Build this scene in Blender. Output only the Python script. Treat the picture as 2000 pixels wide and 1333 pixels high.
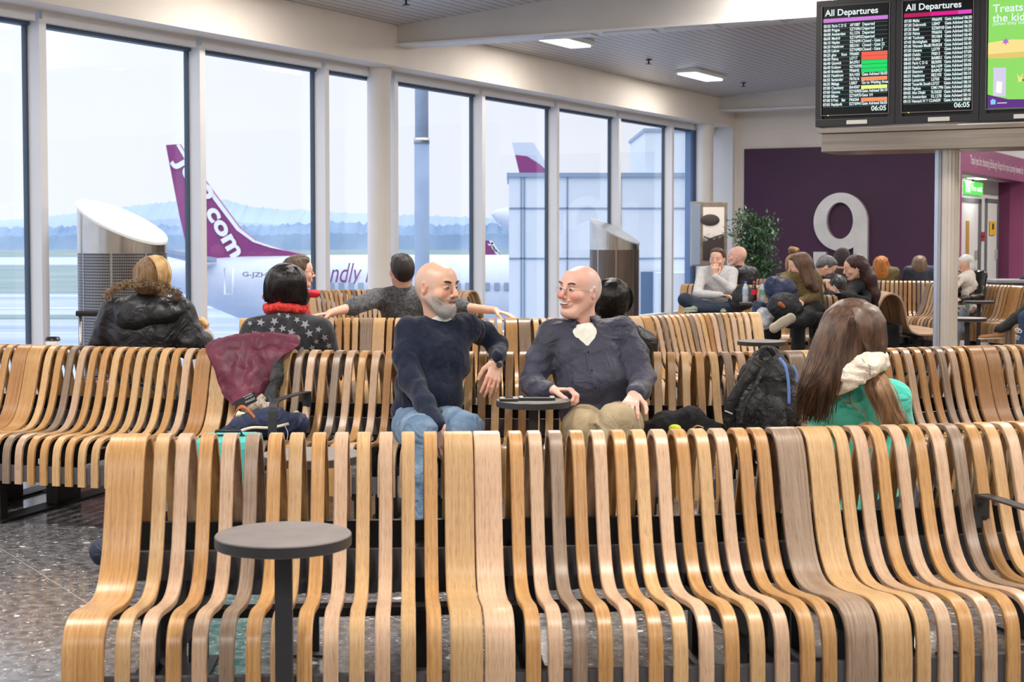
import bpy, bmesh, math, random
import numpy as np
from mathutils import Vector, Matrix

for _o in list(bpy.data.objects):
    bpy.data.objects.remove(_o, do_unlink=True)
SC = bpy.context.scene
COL = SC.collection

# ---------------------------------------------------------------- camera
FOC = 3000.0                      # focal length in pixels of the 2000 px wide frame
PITCH = math.radians(2.5)
CAMZ = 1.456
PPX, PPY = 1000.0, 591.0
cam_data = bpy.data.cameras.new('camera')
cam_data.sensor_width = 36.0
cam_data.lens = 36.0 * FOC / 2000.0
cam_data.shift_y = -(666.5 - PPY) / 2000.0
cam_data.clip_end = 5000
cam_data.dof.use_dof = True
cam_data.dof.focus_distance = 7.5
cam_data.dof.aperture_fstop = 9.0
cam = bpy.data.objects.new('camera', cam_data)
cam.location = (0, 0, CAMZ)
cam.rotation_euler = (math.radians(90) - PITCH, 0, 0)
COL.objects.link(cam)
SC.camera = cam

# ---------------------------------------------------------------- sky
world = bpy.data.worlds.new('sky')
SC.world = world
world.use_nodes = True
wn = world.node_tree
for n in list(wn.nodes):
    wn.nodes.remove(n)
w_out = wn.nodes.new('ShaderNodeOutputWorld')
w_bg = wn.nodes.new('ShaderNodeBackground')
w_tc = wn.nodes.new('ShaderNodeTexCoord')
w_sep = wn.nodes.new('ShaderNodeSeparateXYZ')
w_ramp = wn.nodes.new('ShaderNodeValToRGB')
w_ramp.color_ramp.elements[0].position = 0.0
w_ramp.color_ramp.elements[0].color = (0.80, 0.84, 0.95, 1)
w_ramp.color_ramp.elements[1].position = 0.35
w_ramp.color_ramp.elements[1].color = (0.82, 0.855, 0.97, 1)
wn.links.new(w_tc.outputs['Generated'], w_sep.inputs[0])
wn.links.new(w_sep.outputs['Z'], w_ramp.inputs[0])
wn.links.new(w_ramp.outputs[0], w_bg.inputs[0])
w_mr = wn.nodes.new('ShaderNodeMapRange')          # an overcast sky is brighter overhead than at the horizon
w_mr.interpolation_type = 'SMOOTHSTEP'
w_mr.inputs[1].default_value = 0.12; w_mr.inputs[2].default_value = 0.9
w_mr.inputs[3].default_value = 1.20; w_mr.inputs[4].default_value = 2.8
wn.links.new(w_sep.outputs['Z'], w_mr.inputs[0])
wn.links.new(w_mr.outputs[0], w_bg.inputs[1])
wn.links.new(w_bg.outputs[0], w_out.inputs[0])

# ---------------------------------------------------------------- exposure
SC.view_settings.view_transform = 'Standard'
SC.view_settings.look = 'None'
SC.view_settings.gamma = 1.0
SC.view_settings.use_curve_mapping = False
SC.view_settings.exposure = 0.14

# directions of the hall: WD runs along the glazed wall, ND points from it into the hall
WA = math.atan(1600.0 / FOC)
WD = Vector((math.sin(WA), math.cos(WA), 0))
ND = Vector((math.cos(WA), -math.sin(WA), 0))
WC = 12.0                          # glazing plane: U*Y - X = WC
UI = 1600.0 / FOC

def wall_pt(u, c=WC, off=0.0):
    """point of the plane parallel to the glazing, where the direction X/Y = u meets it"""
    Y = c / (UI - u)
    return Vector((u * Y, Y, 0)) + ND * off

CEIL0, CEIL_SLOPE, BULK_C = 4.02, 0.075, 11.47
def ceil_z(p):
    d = (Vector((p[0], p[1], 0)) - wall_pt(0, BULK_C)).dot(ND)
    return CEIL0 + CEIL_SLOPE * max(d, 0)

# ---------------------------------------------------------------- lamps of the hall
LAMP_SPOTS = []
def lamp_spot(along, depth, energy, length=1.25, width=0.3):
    p = wall_pt(0, BULK_C) + WD * along + ND * depth
    LAMP_SPOTS.append((p.x, p.y, ceil_z(p), energy, length, width, along, depth))
# row beside the bulkhead (two of them are in the picture)
for a in (-21.5, -16.5, -11.5, -6.5, -0.5, 4.64):
    lamp_spot(a, 1.0, 14)
for dpt in (5.0, 9.5, 14.0, 18.5):
    for a in (-27, -21, -15, -9, -3, 3):
        lamp_spot(a, dpt, 52)
for (a, dpt) in ((10, 7.5), (16, 7.5), (22, 7.5), (10, 13)):
    lamp_spot(a, dpt, 60)
for (x, y, z, e, L, W, a, dpt) in LAMP_SPOTS:
    ld = bpy.data.lights.new('ceiling_lamp_light', 'AREA')
    ld.shape = 'RECTANGLE'; ld.size = W; ld.size_y = L
    ld.energy = e * 3.1
    ld.color = (1.0, 0.93, 0.86)
    lo = bpy.data.objects.new('ceiling_lamp_light', ld)
    lo.location = (x, y, z - 0.09)
    lo.rotation_euler = (0, 0, -WA)
    COL.objects.link(lo)

# ================================================================ helpers
CW = Vector((0, math.cos(PITCH), -math.sin(PITCH)))
CU = Vector((0, math.sin(PITCH), math.cos(PITCH)))
def ray(px, py):
    return Vector(((px - PPX) / FOC, 0, 0)) + CW - CU * ((py - PPY) / FOC)
def at(px, py, Y):
    d = ray(px, py)
    return Vector((0, 0, CAMZ)) + d * (Y / d.y)
def atz(px, py, z):
    d = ray(px, py)
    return Vector((0, 0, CAMZ)) + d * ((z - CAMZ) / d.z)
def atx(px, z, Y):
    """point at pixel column px, distance Y, height z"""
    v = Y * CW.y + (z - CAMZ) * CW.z
    return Vector(((px - PPX) / FOC * v, Y, z))
def px_of(p):
    v = Vector(p) - Vector((0, 0, CAMZ))
    dz = v.dot(CW)
    return PPX + FOC * v.x / dz, PPY - FOC * v.dot(CU) / dz

def srgb(r, g=None, b=None):
    if g is None:
        r, g, b = r
    def f(c):
        c /= 255.0
        return c / 12.92 if c <= 0.04045 else ((c + 0.055) / 1.055) ** 2.4
    return (f(r), f(g), f(b), 1.0)

MATS = {}
def new_mat(name):
    m = bpy.data.materials.new(name)
    m.use_nodes = True
    MATS[name] = m
    return m, m.node_tree, m.node_tree.nodes['Principled BSDF']

def setp(b, **k):
    names = dict(color='Base Color', rough='Roughness', metal='Metallic', spec='Specular IOR Level',
                 sheen='Sheen Weight', sheenr='Sheen Roughness', coat='Coat Weight', coatr='Coat Roughness',
                 sss='Subsurface Weight', emit='Emission Color', emits='Emission Strength', alpha='Alpha', trans='Transmission Weight', ior='IOR')
    for a, v in k.items():
        b.inputs[names[a]].default_value = v

def noise_mat(name, c1, c2=None, scale=8.0, rough=0.6, bump=0.0, bscale=None, detail=4, metal=0.0, coord='Object',
              stretch=(1, 1, 1), p0=0.35, p1=0.65, sheen=0.0, spec=0.5, coat=0.0, vcol=False, bdist=0.01, wr=0.0, wrs=9.0):
    """principled material with a soft two-tone noise and an optional fine bump"""
    if name in MATS:
        return MATS[name]
    m, nt, b = new_mat(name)
    setp(b, rough=rough, metal=metal, sheen=sheen, spec=spec, coat=coat)
    tc = nt.nodes.new('ShaderNodeTexCoord')
    mp = nt.nodes.new('ShaderNodeMapping')
    mp.inputs['Scale'].default_value = stretch
    nt.links.new(tc.outputs[coord], mp.inputs[0])
    nz = nt.nodes.new('ShaderNodeTexNoise')
    nz.inputs['Scale'].default_value = scale
    nz.inputs['Detail'].default_value = detail
    nt.links.new(mp.outputs[0], nz.inputs['Vector'])
    rp = nt.nodes.new('ShaderNodeValToRGB')
    rp.color_ramp.elements[0].position = p0
    rp.color_ramp.elements[0].color = srgb(c1)
    rp.color_ramp.elements[1].position = p1
    rp.color_ramp.elements[1].color = srgb(c2 or c1)
    nt.links.new(nz.outputs[0], rp.inputs[0])
    col = rp.outputs[0]
    if vcol:
        at_ = nt.nodes.new('ShaderNodeVertexColor'); at_.layer_name = 'Col'
        mx = nt.nodes.new('ShaderNodeMix'); mx.data_type = 'RGBA'
        nt.links.new(at_.outputs['Alpha'], mx.inputs['Factor'])
        nt.links.new(col, mx.inputs['A']); nt.links.new(at_.outputs['Color'], mx.inputs['B'])
        col = mx.outputs['Result']
    nt.links.new(col, b.inputs['Base Color'])
    if bump:
        nb = nt.nodes.new('ShaderNodeTexNoise')
        nb.inputs['Scale'].default_value = bscale or scale * 6
        nb.inputs['Detail'].default_value = 3
        nt.links.new(mp.outputs[0], nb.inputs['Vector'])
        bp = nt.nodes.new('ShaderNodeBump')
        bp.inputs['Strength'].default_value = bump
        bp.inputs['Distance'].default_value = bdist
        nt.links.new(nb.outputs[0], bp.inputs['Height'])
        nt.links.new(bp.outputs[0], b.inputs['Normal'])
    if wr:
        nw = nt.nodes.new('ShaderNodeTexNoise'); nw.inputs['Scale'].default_value = wrs; nw.inputs['Detail'].default_value = 3.5
        nw.inputs['Distortion'].default_value = 1.2; nw.inputs['Roughness'].default_value = .5
        nt.links.new(mp.outputs[0], nw.inputs['Vector'])
        # creases: fold the noise so that it forms ridges
        s1 = nt.nodes.new('ShaderNodeMath'); s1.operation = 'SUBTRACT'; s1.inputs[1].default_value = .5; nt.links.new(nw.outputs[0], s1.inputs[0])
        s2 = nt.nodes.new('ShaderNodeMath'); s2.operation = 'ABSOLUTE'; nt.links.new(s1.outputs[0], s2.inputs[0])
        b2 = nt.nodes.new('ShaderNodeBump'); b2.inputs['Strength'].default_value = wr; b2.inputs['Distance'].default_value = .05
        nt.links.new(s2.outputs[0], b2.inputs['Height'])
        if bump: nt.links.new(bp.outputs[0], b2.inputs['Normal'])
        nt.links.new(b2.outputs[0], b.inputs['Normal'])
    return m

def plain(name, c, rough=0.5, metal=0.0, spec=0.5, **k):
    return noise_mat(name, c, tuple(min(255, x + 2) for x in c), scale=3, rough=rough, metal=metal, spec=spec, **k)

def emit_mat(name, c, strength=1.0):
    if name in MATS:
        return MATS[name]
    m, nt, b = new_mat(name)
    setp(b, color=(0, 0, 0, 1), rough=0.4, emit=srgb(c), emits=strength, spec=0.3)
    return m

# ---------------------------------------------------------------- mesh builder
class MB:
    def __init__(self):
        self.v = []; self.f = []; self.m = []; self.uv = None; self.smooth = []
    def add(self, vs, fs, mi=0, smooth=False):
        n = len(self.v)
        self.v += [tuple(v) for v in vs]
        for f in fs:
            self.f.append(tuple(i + n for i in f)); self.m.append(mi); self.smooth.append(smooth)
        return self
    def box(self, lo, hi, mi=0, M=None, bev=0.0):
        x0, y0, z0 = lo; x1, y1, z1 = hi
        if bev > 0:
            bm = bmesh.new()
            bmesh.ops.create_cube(bm, size=1)
            for v in bm.verts:
                v.co = Vector(((x0 + x1) / 2 + v.co.x * (x1 - x0), (y0 + y1) / 2 + v.co.y * (y1 - y0), (z0 + z1) / 2 + v.co.z * (z1 - z0)))
            bmesh.ops.bevel(bm, geom=list(bm.edges), offset=bev, segments=2, affect='EDGES', profile=0.7)
            vs = [v.co.copy() for v in bm.verts]
            bm.verts.index_update()
            fs = [[v.index for v in f.verts] for f in bm.faces]
            bm.free()
        else:
            vs = [Vector(p) for p in ((x0, y0, z0), (x1, y0, z0), (x1, y1, z0), (x0, y1, z0), (x0, y0, z1), (x1, y0, z1), (x1, y1, z1), (x0, y1, z1))]
            fs = [(0, 3, 2, 1), (4, 5, 6, 7), (0, 1, 5, 4), (1, 2, 6, 5), (2, 3, 7, 6), (3, 0, 4, 7)]
        if M is not None:
            vs = [M @ v for v in vs]
        return self.add(vs, fs, mi)
    def quad(self, a, b, c, d, mi=0):
        return self.add([a, b, c, d], [(0, 1, 2, 3)], mi)
    def prism(self, pts, z0, z1, mi=0, M=None):
        """pts: outline in xy, extruded z0..z1"""
        n = len(pts)
        vs = [Vector((p[0], p[1], z0)) for p in pts] + [Vector((p[0], p[1], z1)) for p in pts]
        fs = [tuple(range(n))[::-1], tuple(range(n, 2 * n))] + [(i, (i + 1) % n, n + (i + 1) % n, n + i) for i in range(n)]
        if M is not None:
            vs = [M @ v for v in vs]
        return self.add(vs, fs, mi)
    def cyl(self, p, q, r0, r1=None, seg=24, mi=0, caps=True, smooth=True):
        p, q = Vector(p), Vector(q); r1 = r0 if r1 is None else r1
        d = (q - p).normalized()
        a = d.orthogonal().normalized(); b = d.cross(a)
        vs = []
        for c, r in ((p, r0), (q, r1)):
            for i in range(seg):
                t = 2 * math.pi * i / seg
                vs.append(c + a * (r * math.cos(t)) + b * (r * math.sin(t)))
        fs = [(i, (i + 1) % seg, seg + (i + 1) % seg, seg + i) for i in range(seg)]
        self.add(vs, fs, mi, smooth)
        if caps:
            n = len(self.v) - 2 * seg
            self.f.append(tuple(n + i for i in range(seg))[::-1]); self.m.append(mi); self.smooth.append(False)
            self.f.append(tuple(n + seg + i for i in range(seg))); self.m.append(mi); self.smooth.append(False)
        return self
    def tube(self, pts, r, seg=8, mi=0, closed=False):
        """r: number or list; circular tube along pts"""
        pts = [Vector(p) for p in pts]; n = len(pts)
        rs = r if isinstance(r, (list, tuple)) else [r] * n
        vs = []; prev = None
        for i, p in enumerate(pts):
            d = (pts[min(i + 1, n - 1)] - pts[max(i - 1, 0)])
            if closed:
                d = pts[(i + 1) % n] - pts[(i - 1) % n]
            d = d.normalized() if d.length > 1e-9 else Vector((0, 0, 1))
            if prev is None:
                a = d.orthogonal().normalized()
            else:
                a = prev - d * prev.dot(d)
                a = a.normalized() if a.length > 1e-6 else d.orthogonal().normalized()
            prev = a
            b = d.cross(a)
            for k in range(seg):
                t = 2 * math.pi * k / seg
                vs.append(p + a * (rs[i] * math.cos(t)) + b * (rs[i] * math.sin(t)))
        fs = []
        for i in range(n if closed else n - 1):
            j = (i + 1) % n
            for k in range(seg):
                k2 = (k + 1) % seg
                fs.append((i * seg + k, i * seg + k2, j * seg + k2, j * seg + k))
        if not closed:
            fs.append(tuple(range(seg))[::-1]); fs.append(tuple((n - 1) * seg + k for k in range(seg)))
        return self.add(vs, fs, mi, True)
    def lathe(self, prof, c=(0, 0, 0), seg=28, mi=0, M=None):
        """prof: list of (r, z)"""
        vs = []; fs = []
        for r, z in prof:
            for k in range(seg):
                t = 2 * math.pi * k / seg
                vs.append(Vector((c[0] + r * math.cos(t), c[1] + r * math.sin(t), c[2] + z)))
        for i in range(len(prof) - 1):
            for k in range(seg):
                k2 = (k + 1) % seg
                fs.append((i * seg + k, i * seg + k2, (i + 1) * seg + k2, (i + 1) * seg + k))
        if M is not None:
            vs = [M @ v for v in vs]
        return self.add(vs, fs, mi, True)
    def sphere(self, c, r, seg=14, rings=9, mi=0, sc=(1, 1, 1), M=None):
        prof = []
        vs = []; fs = []
        for i in range(rings + 1):
            ph = math.pi * i / rings
            for k in range(seg):
                t = 2 * math.pi * k / seg
                v = Vector((sc[0] * r * math.sin(ph) * math.cos(t), sc[1] * r * math.sin(ph) * math.sin(t), sc[2] * r * math.cos(ph)))
                if M is not None:
                    v = M @ v
                vs.append(Vector(c) + v)
        for i in range(rings):
            for k in range(seg):
                k2 = (k + 1) % seg
                fs.append((i * seg + k, (i + 1) * seg + k, (i + 1) * seg + k2, i * seg + k2))
        return self.add(vs, fs, mi, True)
    def mesh(self, name, mats):
        me = bpy.data.meshes.new(name)
        me.from_pydata(self.v, [], self.f)
        if not isinstance(mats, (list, tuple)):
            mats = [mats]
        for m in mats:
            me.materials.append(m)
        me.polygons.foreach_set('material_index', self.m)
        me.polygons.foreach_set('use_smooth', self.smooth)
        me.validate(); me.update()
        return me
    def build(self, name, mats, parent=None, loc=None):
        return link(name, self.mesh(name, mats), parent, loc)

def link(name, data, parent=None, loc=None, M=None):
    o = bpy.data.objects.new(name, data)
    COL.objects.link(o)
    if parent is not None:
        o.parent = parent
    if M is not None:
        o.matrix_local = M
    elif loc is not None:
        o.location = loc
    return o

def tag(o, label=None, cat=None, group=None, kind=None):
    if label: o['label'] = label
    if cat: o['category'] = cat
    if group: o['group'] = group
    if kind: o['kind'] = kind
    return o
def empty(name, loc=(0, 0, 0), rz=0.0):
    o = bpy.data.objects.new(name, None)
    o.location = loc; o.rotation_euler = (0, 0, rz); o.empty_display_size = 0.1
    COL.objects.link(o)
    return o
def struct(o):
    o['kind'] = 'structure'
    return o
def rebase(o, base):
    """move a mesh object's origin to base, keeping its place"""
    base = Vector(base)
    o.data.transform(Matrix.Translation(-base))
    o.location = base
    return o

def catmull(pts, n=8, closed=False):
    pts = [Vector(p) for p in pts]
    out = []
    N = len(pts)
    rng = range(N if closed else N - 1)
    for i in rng:
        if closed:
            p0, p1, p2, p3 = pts[(i - 1) % N], pts[i], pts[(i + 1) % N], pts[(i + 2) % N]
        else:
            p0, p1, p2, p3 = pts[max(i - 1, 0)], pts[i], pts[i + 1], pts[min(i + 2, N - 1)]
        for k in range(n):
            t = k / n
            out.append(0.5 * ((2 * p1) + (p2 - p0) * t + (2 * p0 - 5 * p1 + 4 * p2 - p3) * t * t + (3 * p1 - p0 - 3 * p2 + p3) * t ** 3))
    if not closed:
        out.append(pts[-1])
    return out

_fontcache = {}
def text_mesh(name, body, size, mat, M, parent=None, extrude=0.0, align='LEFT', spacing=1.0, line=1.0, bold=0.0, shear=0.0):
    """lettering as a mesh object; M places it (text lies in local xy)"""
    cu = bpy.data.curves.new(name, 'FONT')
    cu.body = body; cu.size = size; cu.extrude = extrude; cu.align_x = align
    cu.space_character = spacing; cu.space_line = line; cu.offset = bold; cu.shear = shear
    cu.resolution_u = 4
    t = bpy.data.objects.new(name, cu)
    COL.objects.link(t)
    dg = bpy.context.evaluated_depsgraph_get()
    me = bpy.data.meshes.new_from_object(t.evaluated_get(dg))
    bpy.data.objects.remove(t, do_unlink=True)
    bpy.data.curves.remove(cu)
    me.name = name
    me.materials.clear(); me.materials.append(mat)
    o = bpy.data.objects.new(name, me)
    COL.objects.link(o)
    if parent is not None:
        o.parent = parent
    o.matrix_local = M
    return o
# ================================================================ setting materials
def floor_material():
    m, nt, b = new_mat('terrazzo_floor')
    setp(b, rough=0.16, spec=0.5)
    N, L = nt.nodes, nt.links
    tc = N.new('ShaderNodeTexCoord')
    mp = N.new('ShaderNodeMapping'); mp.inputs['Rotation'].default_value = (0, 0, 0.5)
    L.new(tc.outputs['Object'], mp.inputs[0])
    nz = N.new('ShaderNodeTexNoise'); nz.inputs['Scale'].default_value = 22; nz.inputs['Detail'].default_value = 8
    L.new(mp.outputs[0], nz.inputs['Vector'])
    r1 = N.new('ShaderNodeValToRGB')
    r1.color_ramp.elements[0].position = 0.35; r1.color_ramp.elements[0].color = srgb(66, 66, 70)
    r1.color_ramp.elements[1].position = 0.7; r1.color_ramp.elements[1].color = srgb(128, 127, 129)
    L.new(nz.outputs[0], r1.inputs[0])
    # pale chips
    dn = N.new('ShaderNodeTexNoise'); dn.inputs['Scale'].default_value = 30
    L.new(mp.outputs[0], dn.inputs['Vector'])
    mx0 = N.new('ShaderNodeMix'); mx0.data_type = 'RGBA'; mx0.inputs['Factor'].default_value = 0.03
    L.new(mp.outputs[0], mx0.inputs['A']); L.new(dn.outputs['Color'], mx0.inputs['B'])
    col = r1.outputs[0]
    for sc, th, c, wth in ((26, 0.20, (205, 203, 200), 0.75), (60, 0.25, (176, 174, 172), 0.6), (11, 0.20, (214, 211, 208), 0.80)):
        vo = N.new('ShaderNodeTexVoronoi'); vo.inputs['Scale'].default_value = sc; vo.inputs['Randomness'].default_value = 1
        L.new(mx0.outputs['Result'], vo.inputs['Vector'])
        lt = N.new('ShaderNodeMath'); lt.operation = 'LESS_THAN'; lt.inputs[1].default_value = th
        L.new(vo.outputs['Distance'], lt.inputs[0])
        sp = N.new('ShaderNodeSeparateColor'); L.new(vo.outputs['Color'], sp.inputs[0])
        gt = N.new('ShaderNodeMath'); gt.operation = 'GREATER_THAN'; gt.inputs[1].default_value = wth
        L.new(sp.outputs[0], gt.inputs[0])
        mu = N.new('ShaderNodeMath'); mu.operation = 'MULTIPLY'
        L.new(lt.outputs[0], mu.inputs[0]); L.new(gt.outputs[0], mu.inputs[1])
        mx = N.new('ShaderNodeMix'); mx.data_type = 'RGBA'
        L.new(mu.outputs[0], mx.inputs['Factor']); L.new(col, mx.inputs['A']); mx.inputs['B'].default_value = srgb(c)
        col = mx.outputs['Result']
    # joints between the slabs
    br = N.new('ShaderNodeTexBrick'); br.offset = 0.0
    br.inputs['Scale'].default_value = 1.0; br.inputs['Brick Width'].default_value = 0.9; br.inputs['Row Height'].default_value = 0.9
    br.inputs['Mortar Size'].default_value = 0.003; br.inputs['Mortar Smooth'].default_value = 0
    L.new(mp.outputs[0], br.inputs['Vector'])
    mx = N.new('ShaderNodeMix'); mx.data_type = 'RGBA'
    L.new(br.outputs['Fac'], mx.inputs['Factor']); L.new(col, mx.inputs['A']); mx.inputs['B'].default_value = srgb(150, 148, 146)
    L.new(mx.outputs['Result'], b.inputs['Base Color'])
    return m
M_FLOOR = floor_material()
M_WALL = noise_mat('warm_white_plaster', (236, 226, 214), (242, 233, 222), scale=1.2, rough=0.55, bump=0.04, bscale=60)
M_WHITE = plain('white_painted_metal', (226, 226, 226), rough=0.35)
M_FRAME = plain('pale_grey_window_frame', (228, 228, 230), rough=0.4)
M_GASKET = plain('dark_blue_grey_gasket', (60, 78, 98), rough=0.5)
M_PURPLE = noise_mat('plum_wall_paint', (64, 28, 62), (72, 32, 68), scale=0.8, rough=0.5)
M_PINK = noise_mat('mauve_wall_paint', (140, 62, 108), (150, 70, 116), scale=0.8, rough=0.5)
M_GLASS = bpy.data.materials.new('window_glass'); MATS['window_glass'] = M_GLASS
M_GLASS.use_nodes = True
_nt = M_GLASS.node_tree; _nt.nodes.clear()
_o = _nt.nodes.new('ShaderNodeOutputMaterial'); _t = _nt.nodes.new('ShaderNodeBsdfTransparent'); _g = _nt.nodes.new('ShaderNodeBsdfGlossy')
_t.inputs[0].default_value = (0.965, 0.97, 0.965, 1); _g.inputs['Roughness'].default_value = 0.0
_fr = _nt.nodes.new('ShaderNodeFresnel')
_ge = _nt.nodes.new('ShaderNodeNewGeometry'); _ma = _nt.nodes.new('ShaderNodeMath'); _ma.operation = 'MULTIPLY_ADD'
_ma.inputs[1].default_value = 1 / 1.45 - 1.45; _ma.inputs[2].default_value = 1.45
_nt.links.new(_ge.outputs['Backfacing'], _ma.inputs[0]); _nt.links.new(_ma.outputs[0], _fr.inputs[0])
_mx = _nt.nodes.new('ShaderNodeMixShader')
_nt.links.new(_fr.outputs[0], _mx.inputs[0]); _nt.links.new(_t.outputs[0], _mx.inputs[1]); _nt.links.new(_g.outputs[0], _mx.inputs[2])
_nt.links.new(_mx.outputs[0], _o.inputs[0])

def ceiling_material():
    m, nt, b = new_mat('ceiling_strip_panels')
    setp(b, rough=0.35, spec=0.4)
    N, L = nt.nodes, nt.links
    tc = N.new('ShaderNodeTexCoord')
    sp = N.new('ShaderNodeSeparateXYZ'); L.new(tc.outputs['Object'], sp.inputs[0])
    md = N.new('ShaderNodeMath'); md.operation = 'FRACT'
    dv = N.new('ShaderNodeMath'); dv.operation = 'DIVIDE'; dv.inputs[1].default_value = 0.115
    L.new(sp.outputs['X'], dv.inputs[0]); L.new(dv.outputs[0], md.inputs[0])
    lt = N.new('ShaderNodeMath'); lt.operation = 'LESS_THAN'; lt.inputs[1].default_value = 0.13
    L.new(md.outputs[0], lt.inputs[0])
    mx = N.new('ShaderNodeMix'); mx.data_type = 'RGBA'
    mx.inputs['A'].default_value = srgb(205, 203, 203); mx.inputs['B'].default_value = srgb(92, 92, 98)
    L.new(lt.outputs[0], mx.inputs['Factor'])
    L.new(mx.outputs['Result'], b.inputs['Base Color'])
    return m
M_CEIL = ceiling_material()
M_STEEL = noise_mat('brushed_steel', (178, 176, 172), (205, 202, 198), scale=3, rough=0.28, metal=1.0, stretch=(1, 1, 30))
M_DARKSTEEL = plain('charcoal_steel', (52, 53, 57), rough=0.45, metal=0.3)
M_BLACK = plain('black_coated_steel', (20, 20, 22), rough=0.5)

# hall frame: local x = ND (into the hall), local y = WD (along the glazing), origin on the bulkhead line under the view axis
HO = wall_pt(0, BULK_C)
HM = Matrix(((ND.x, WD.x, 0, HO.x), (ND.y, WD.y, 0, HO.y), (0, 0, 1, 0), (0, 0, 0, 1)))
HMI = HM.inverted()
def hl(p):
    return HMI @ Vector(p)
GX = -(WC - BULK_C) * math.cos(WA)       # glazing plane in hall x
def along_px(px, c=BULK_C):
    """hall y of the point on the plane parallel to the glazing seen at pixel column px"""
    return hl(wall_pt((px - 1000) / FOC, c)).y
END = along_px(1434)                      # hall y of the far end of the window wall
NEAR = -34.0

# floor
mb = MB(); mb.box((-0.9, NEAR, -0.2), (24, END + 24, 0))
o = struct(mb.build('floor', M_FLOOR)); o.matrix_world = HM
# ceiling (rises gently from the bulkhead)
mb = MB()
pts = [(0.0, CEIL0), (24, CEIL0 + 24 * CEIL_SLOPE)]
mb.add([(0, NEAR, CEIL0), (24, NEAR, pts[1][1]), (24, END + 24, pts[1][1]), (0, END + 24, CEIL0),
        (0, NEAR, CEIL0 + .2), (24, NEAR, pts[1][1] + .2), (24, END + 24, pts[1][1] + .2), (0, END + 24, CEIL0 + .2)],
       [(0, 1, 2, 3), (7, 6, 5, 4), (0, 4, 5, 1), (1, 5, 6, 2), (2, 6, 7, 3), (3, 7, 4, 0)])
o = struct(mb.build('ceiling', M_CEIL)); o.matrix_world = HM
# bulkhead above the glazing
SOF = 3.52
mb = MB(); mb.box((GX - 0.25, NEAR, SOF), (0, END, CEIL0 + 0.25))
o = struct(mb.build('wall_left', M_WALL)); o.matrix_world = HM
mb = MB(); mb.box((-0.02, NEAR, SOF + 0.145), (0.004, END, SOF + 0.15))
# rest of the shell, out of the picture: right and rear walls
mb = MB(); mb.box((0, END + 23.8, 0), (24, END + 24, 6.4))
o = struct(mb.build('wall_end', M_WALL)); o.matrix_world = HM
mb = MB(); mb.box((24, NEAR, 0), (24.2, END + 24, 6.4))
o = struct(mb.build('wall_right', M_WALL)); o.matrix_world = HM
mb = MB(); mb.box((-0.9, NEAR - .2, -.2), (24.2, NEAR, 6.4))
o = struct(mb.build('wall_back', M_WALL)); o.matrix_world = HM

# glazing: mullion columns seen at these pixel columns (right-hand inner edge)
WTOP = 3.41
mull_px = [-330, -200, 100, 408, 648, 782, 951, 1095, 1215, 1318]
MW, MD = 0.088, 0.19
def pl_y(px, x):
    return hl(wall_pt((px - 1000) / FOC, BULK_C - x / math.cos(WA))).y
ys = [pl_y(p, GX + MD) for p in mull_px[2:]]
step = (ys[5] - ys[4])
near_ys = [ys[0] - step * k for k in range(6, 0, -1)]
ys = near_ys + ys
MW, MD = 0.088, 0.165                     # mullion width along the wall and depth
wend = END - 0.12
M_ = HM
cnt = 0
for i, y in enumerate(ys):
    m1 = MB()
    m1.box((GX - 0.02, y - MW, 0.0), (GX + MD, y, WTOP + 0.02))
    m1.box((GX - 0.03, y - MW - .024, 0.0), (GX + 0.02, y - MW, WTOP), mi=1)
    o = struct(m1.build('trim_%d' % (i + 1), [M_FRAME, M_GASKET])); o.matrix_world = HM
    y2 = ys[i + 1] - MW if i + 1 < len(ys) else wend
    if y2 - y < 0.05:
        continue
    cnt += 1
    w = empty('window_%d' % cnt); w.matrix_world = HM; struct(w)
    g = MB(); g.box((GX - 0.012, y, 0.06), (GX, y2 - .03, WTOP))
    go = g.build('pane', M_GLASS, w)
    f = MB()
    f.box((GX - 0.05, y, WTOP - 0.035), (GX + 0.05, y2, WTOP + 0.0), mi=1)
    f.box((GX - 0.03, y, WTOP), (GX + 0.12, y2, SOF))
    f.box((GX - 0.05, y, 0.0), (GX + 0.10, y2, 0.07))
    f.build('frame', [M_FRAME, M_GASKET], w)
# end reveal of the glazed wall: white boxed panel and round pipe column
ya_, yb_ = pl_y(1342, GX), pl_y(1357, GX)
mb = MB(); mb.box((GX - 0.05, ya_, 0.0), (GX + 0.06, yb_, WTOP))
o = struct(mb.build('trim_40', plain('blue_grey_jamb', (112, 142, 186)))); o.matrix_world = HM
mb = MB(); mb.box((GX - 0.25, wend, 0.0), (0, END, SOF))
o = struct(mb.build('wall_front', M_WHITE)); o.matrix_world = HM
# the round structural columns standing in the glazing
def wall_column(px, r, name, depth):
    y = pl_y(px, GX + depth)
    m = MB(); m.lathe([(r, 0), (r, SOF - .1), (r * 1.12, SOF - .06), (r * 1.12, SOF)], c=(GX + depth, y, 0), seg=32)
    o = m.build(name, noise_mat('cream_column_paint', (232, 226, 218), (238, 232, 225), scale=2, rough=0.35))
    o.matrix_world = HM
    return struct(o)
wall_column(741, 0.145, 'trim_50', 0.16)
wall_column(1375, 0.16, 'trim_51', 0.26)

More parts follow.
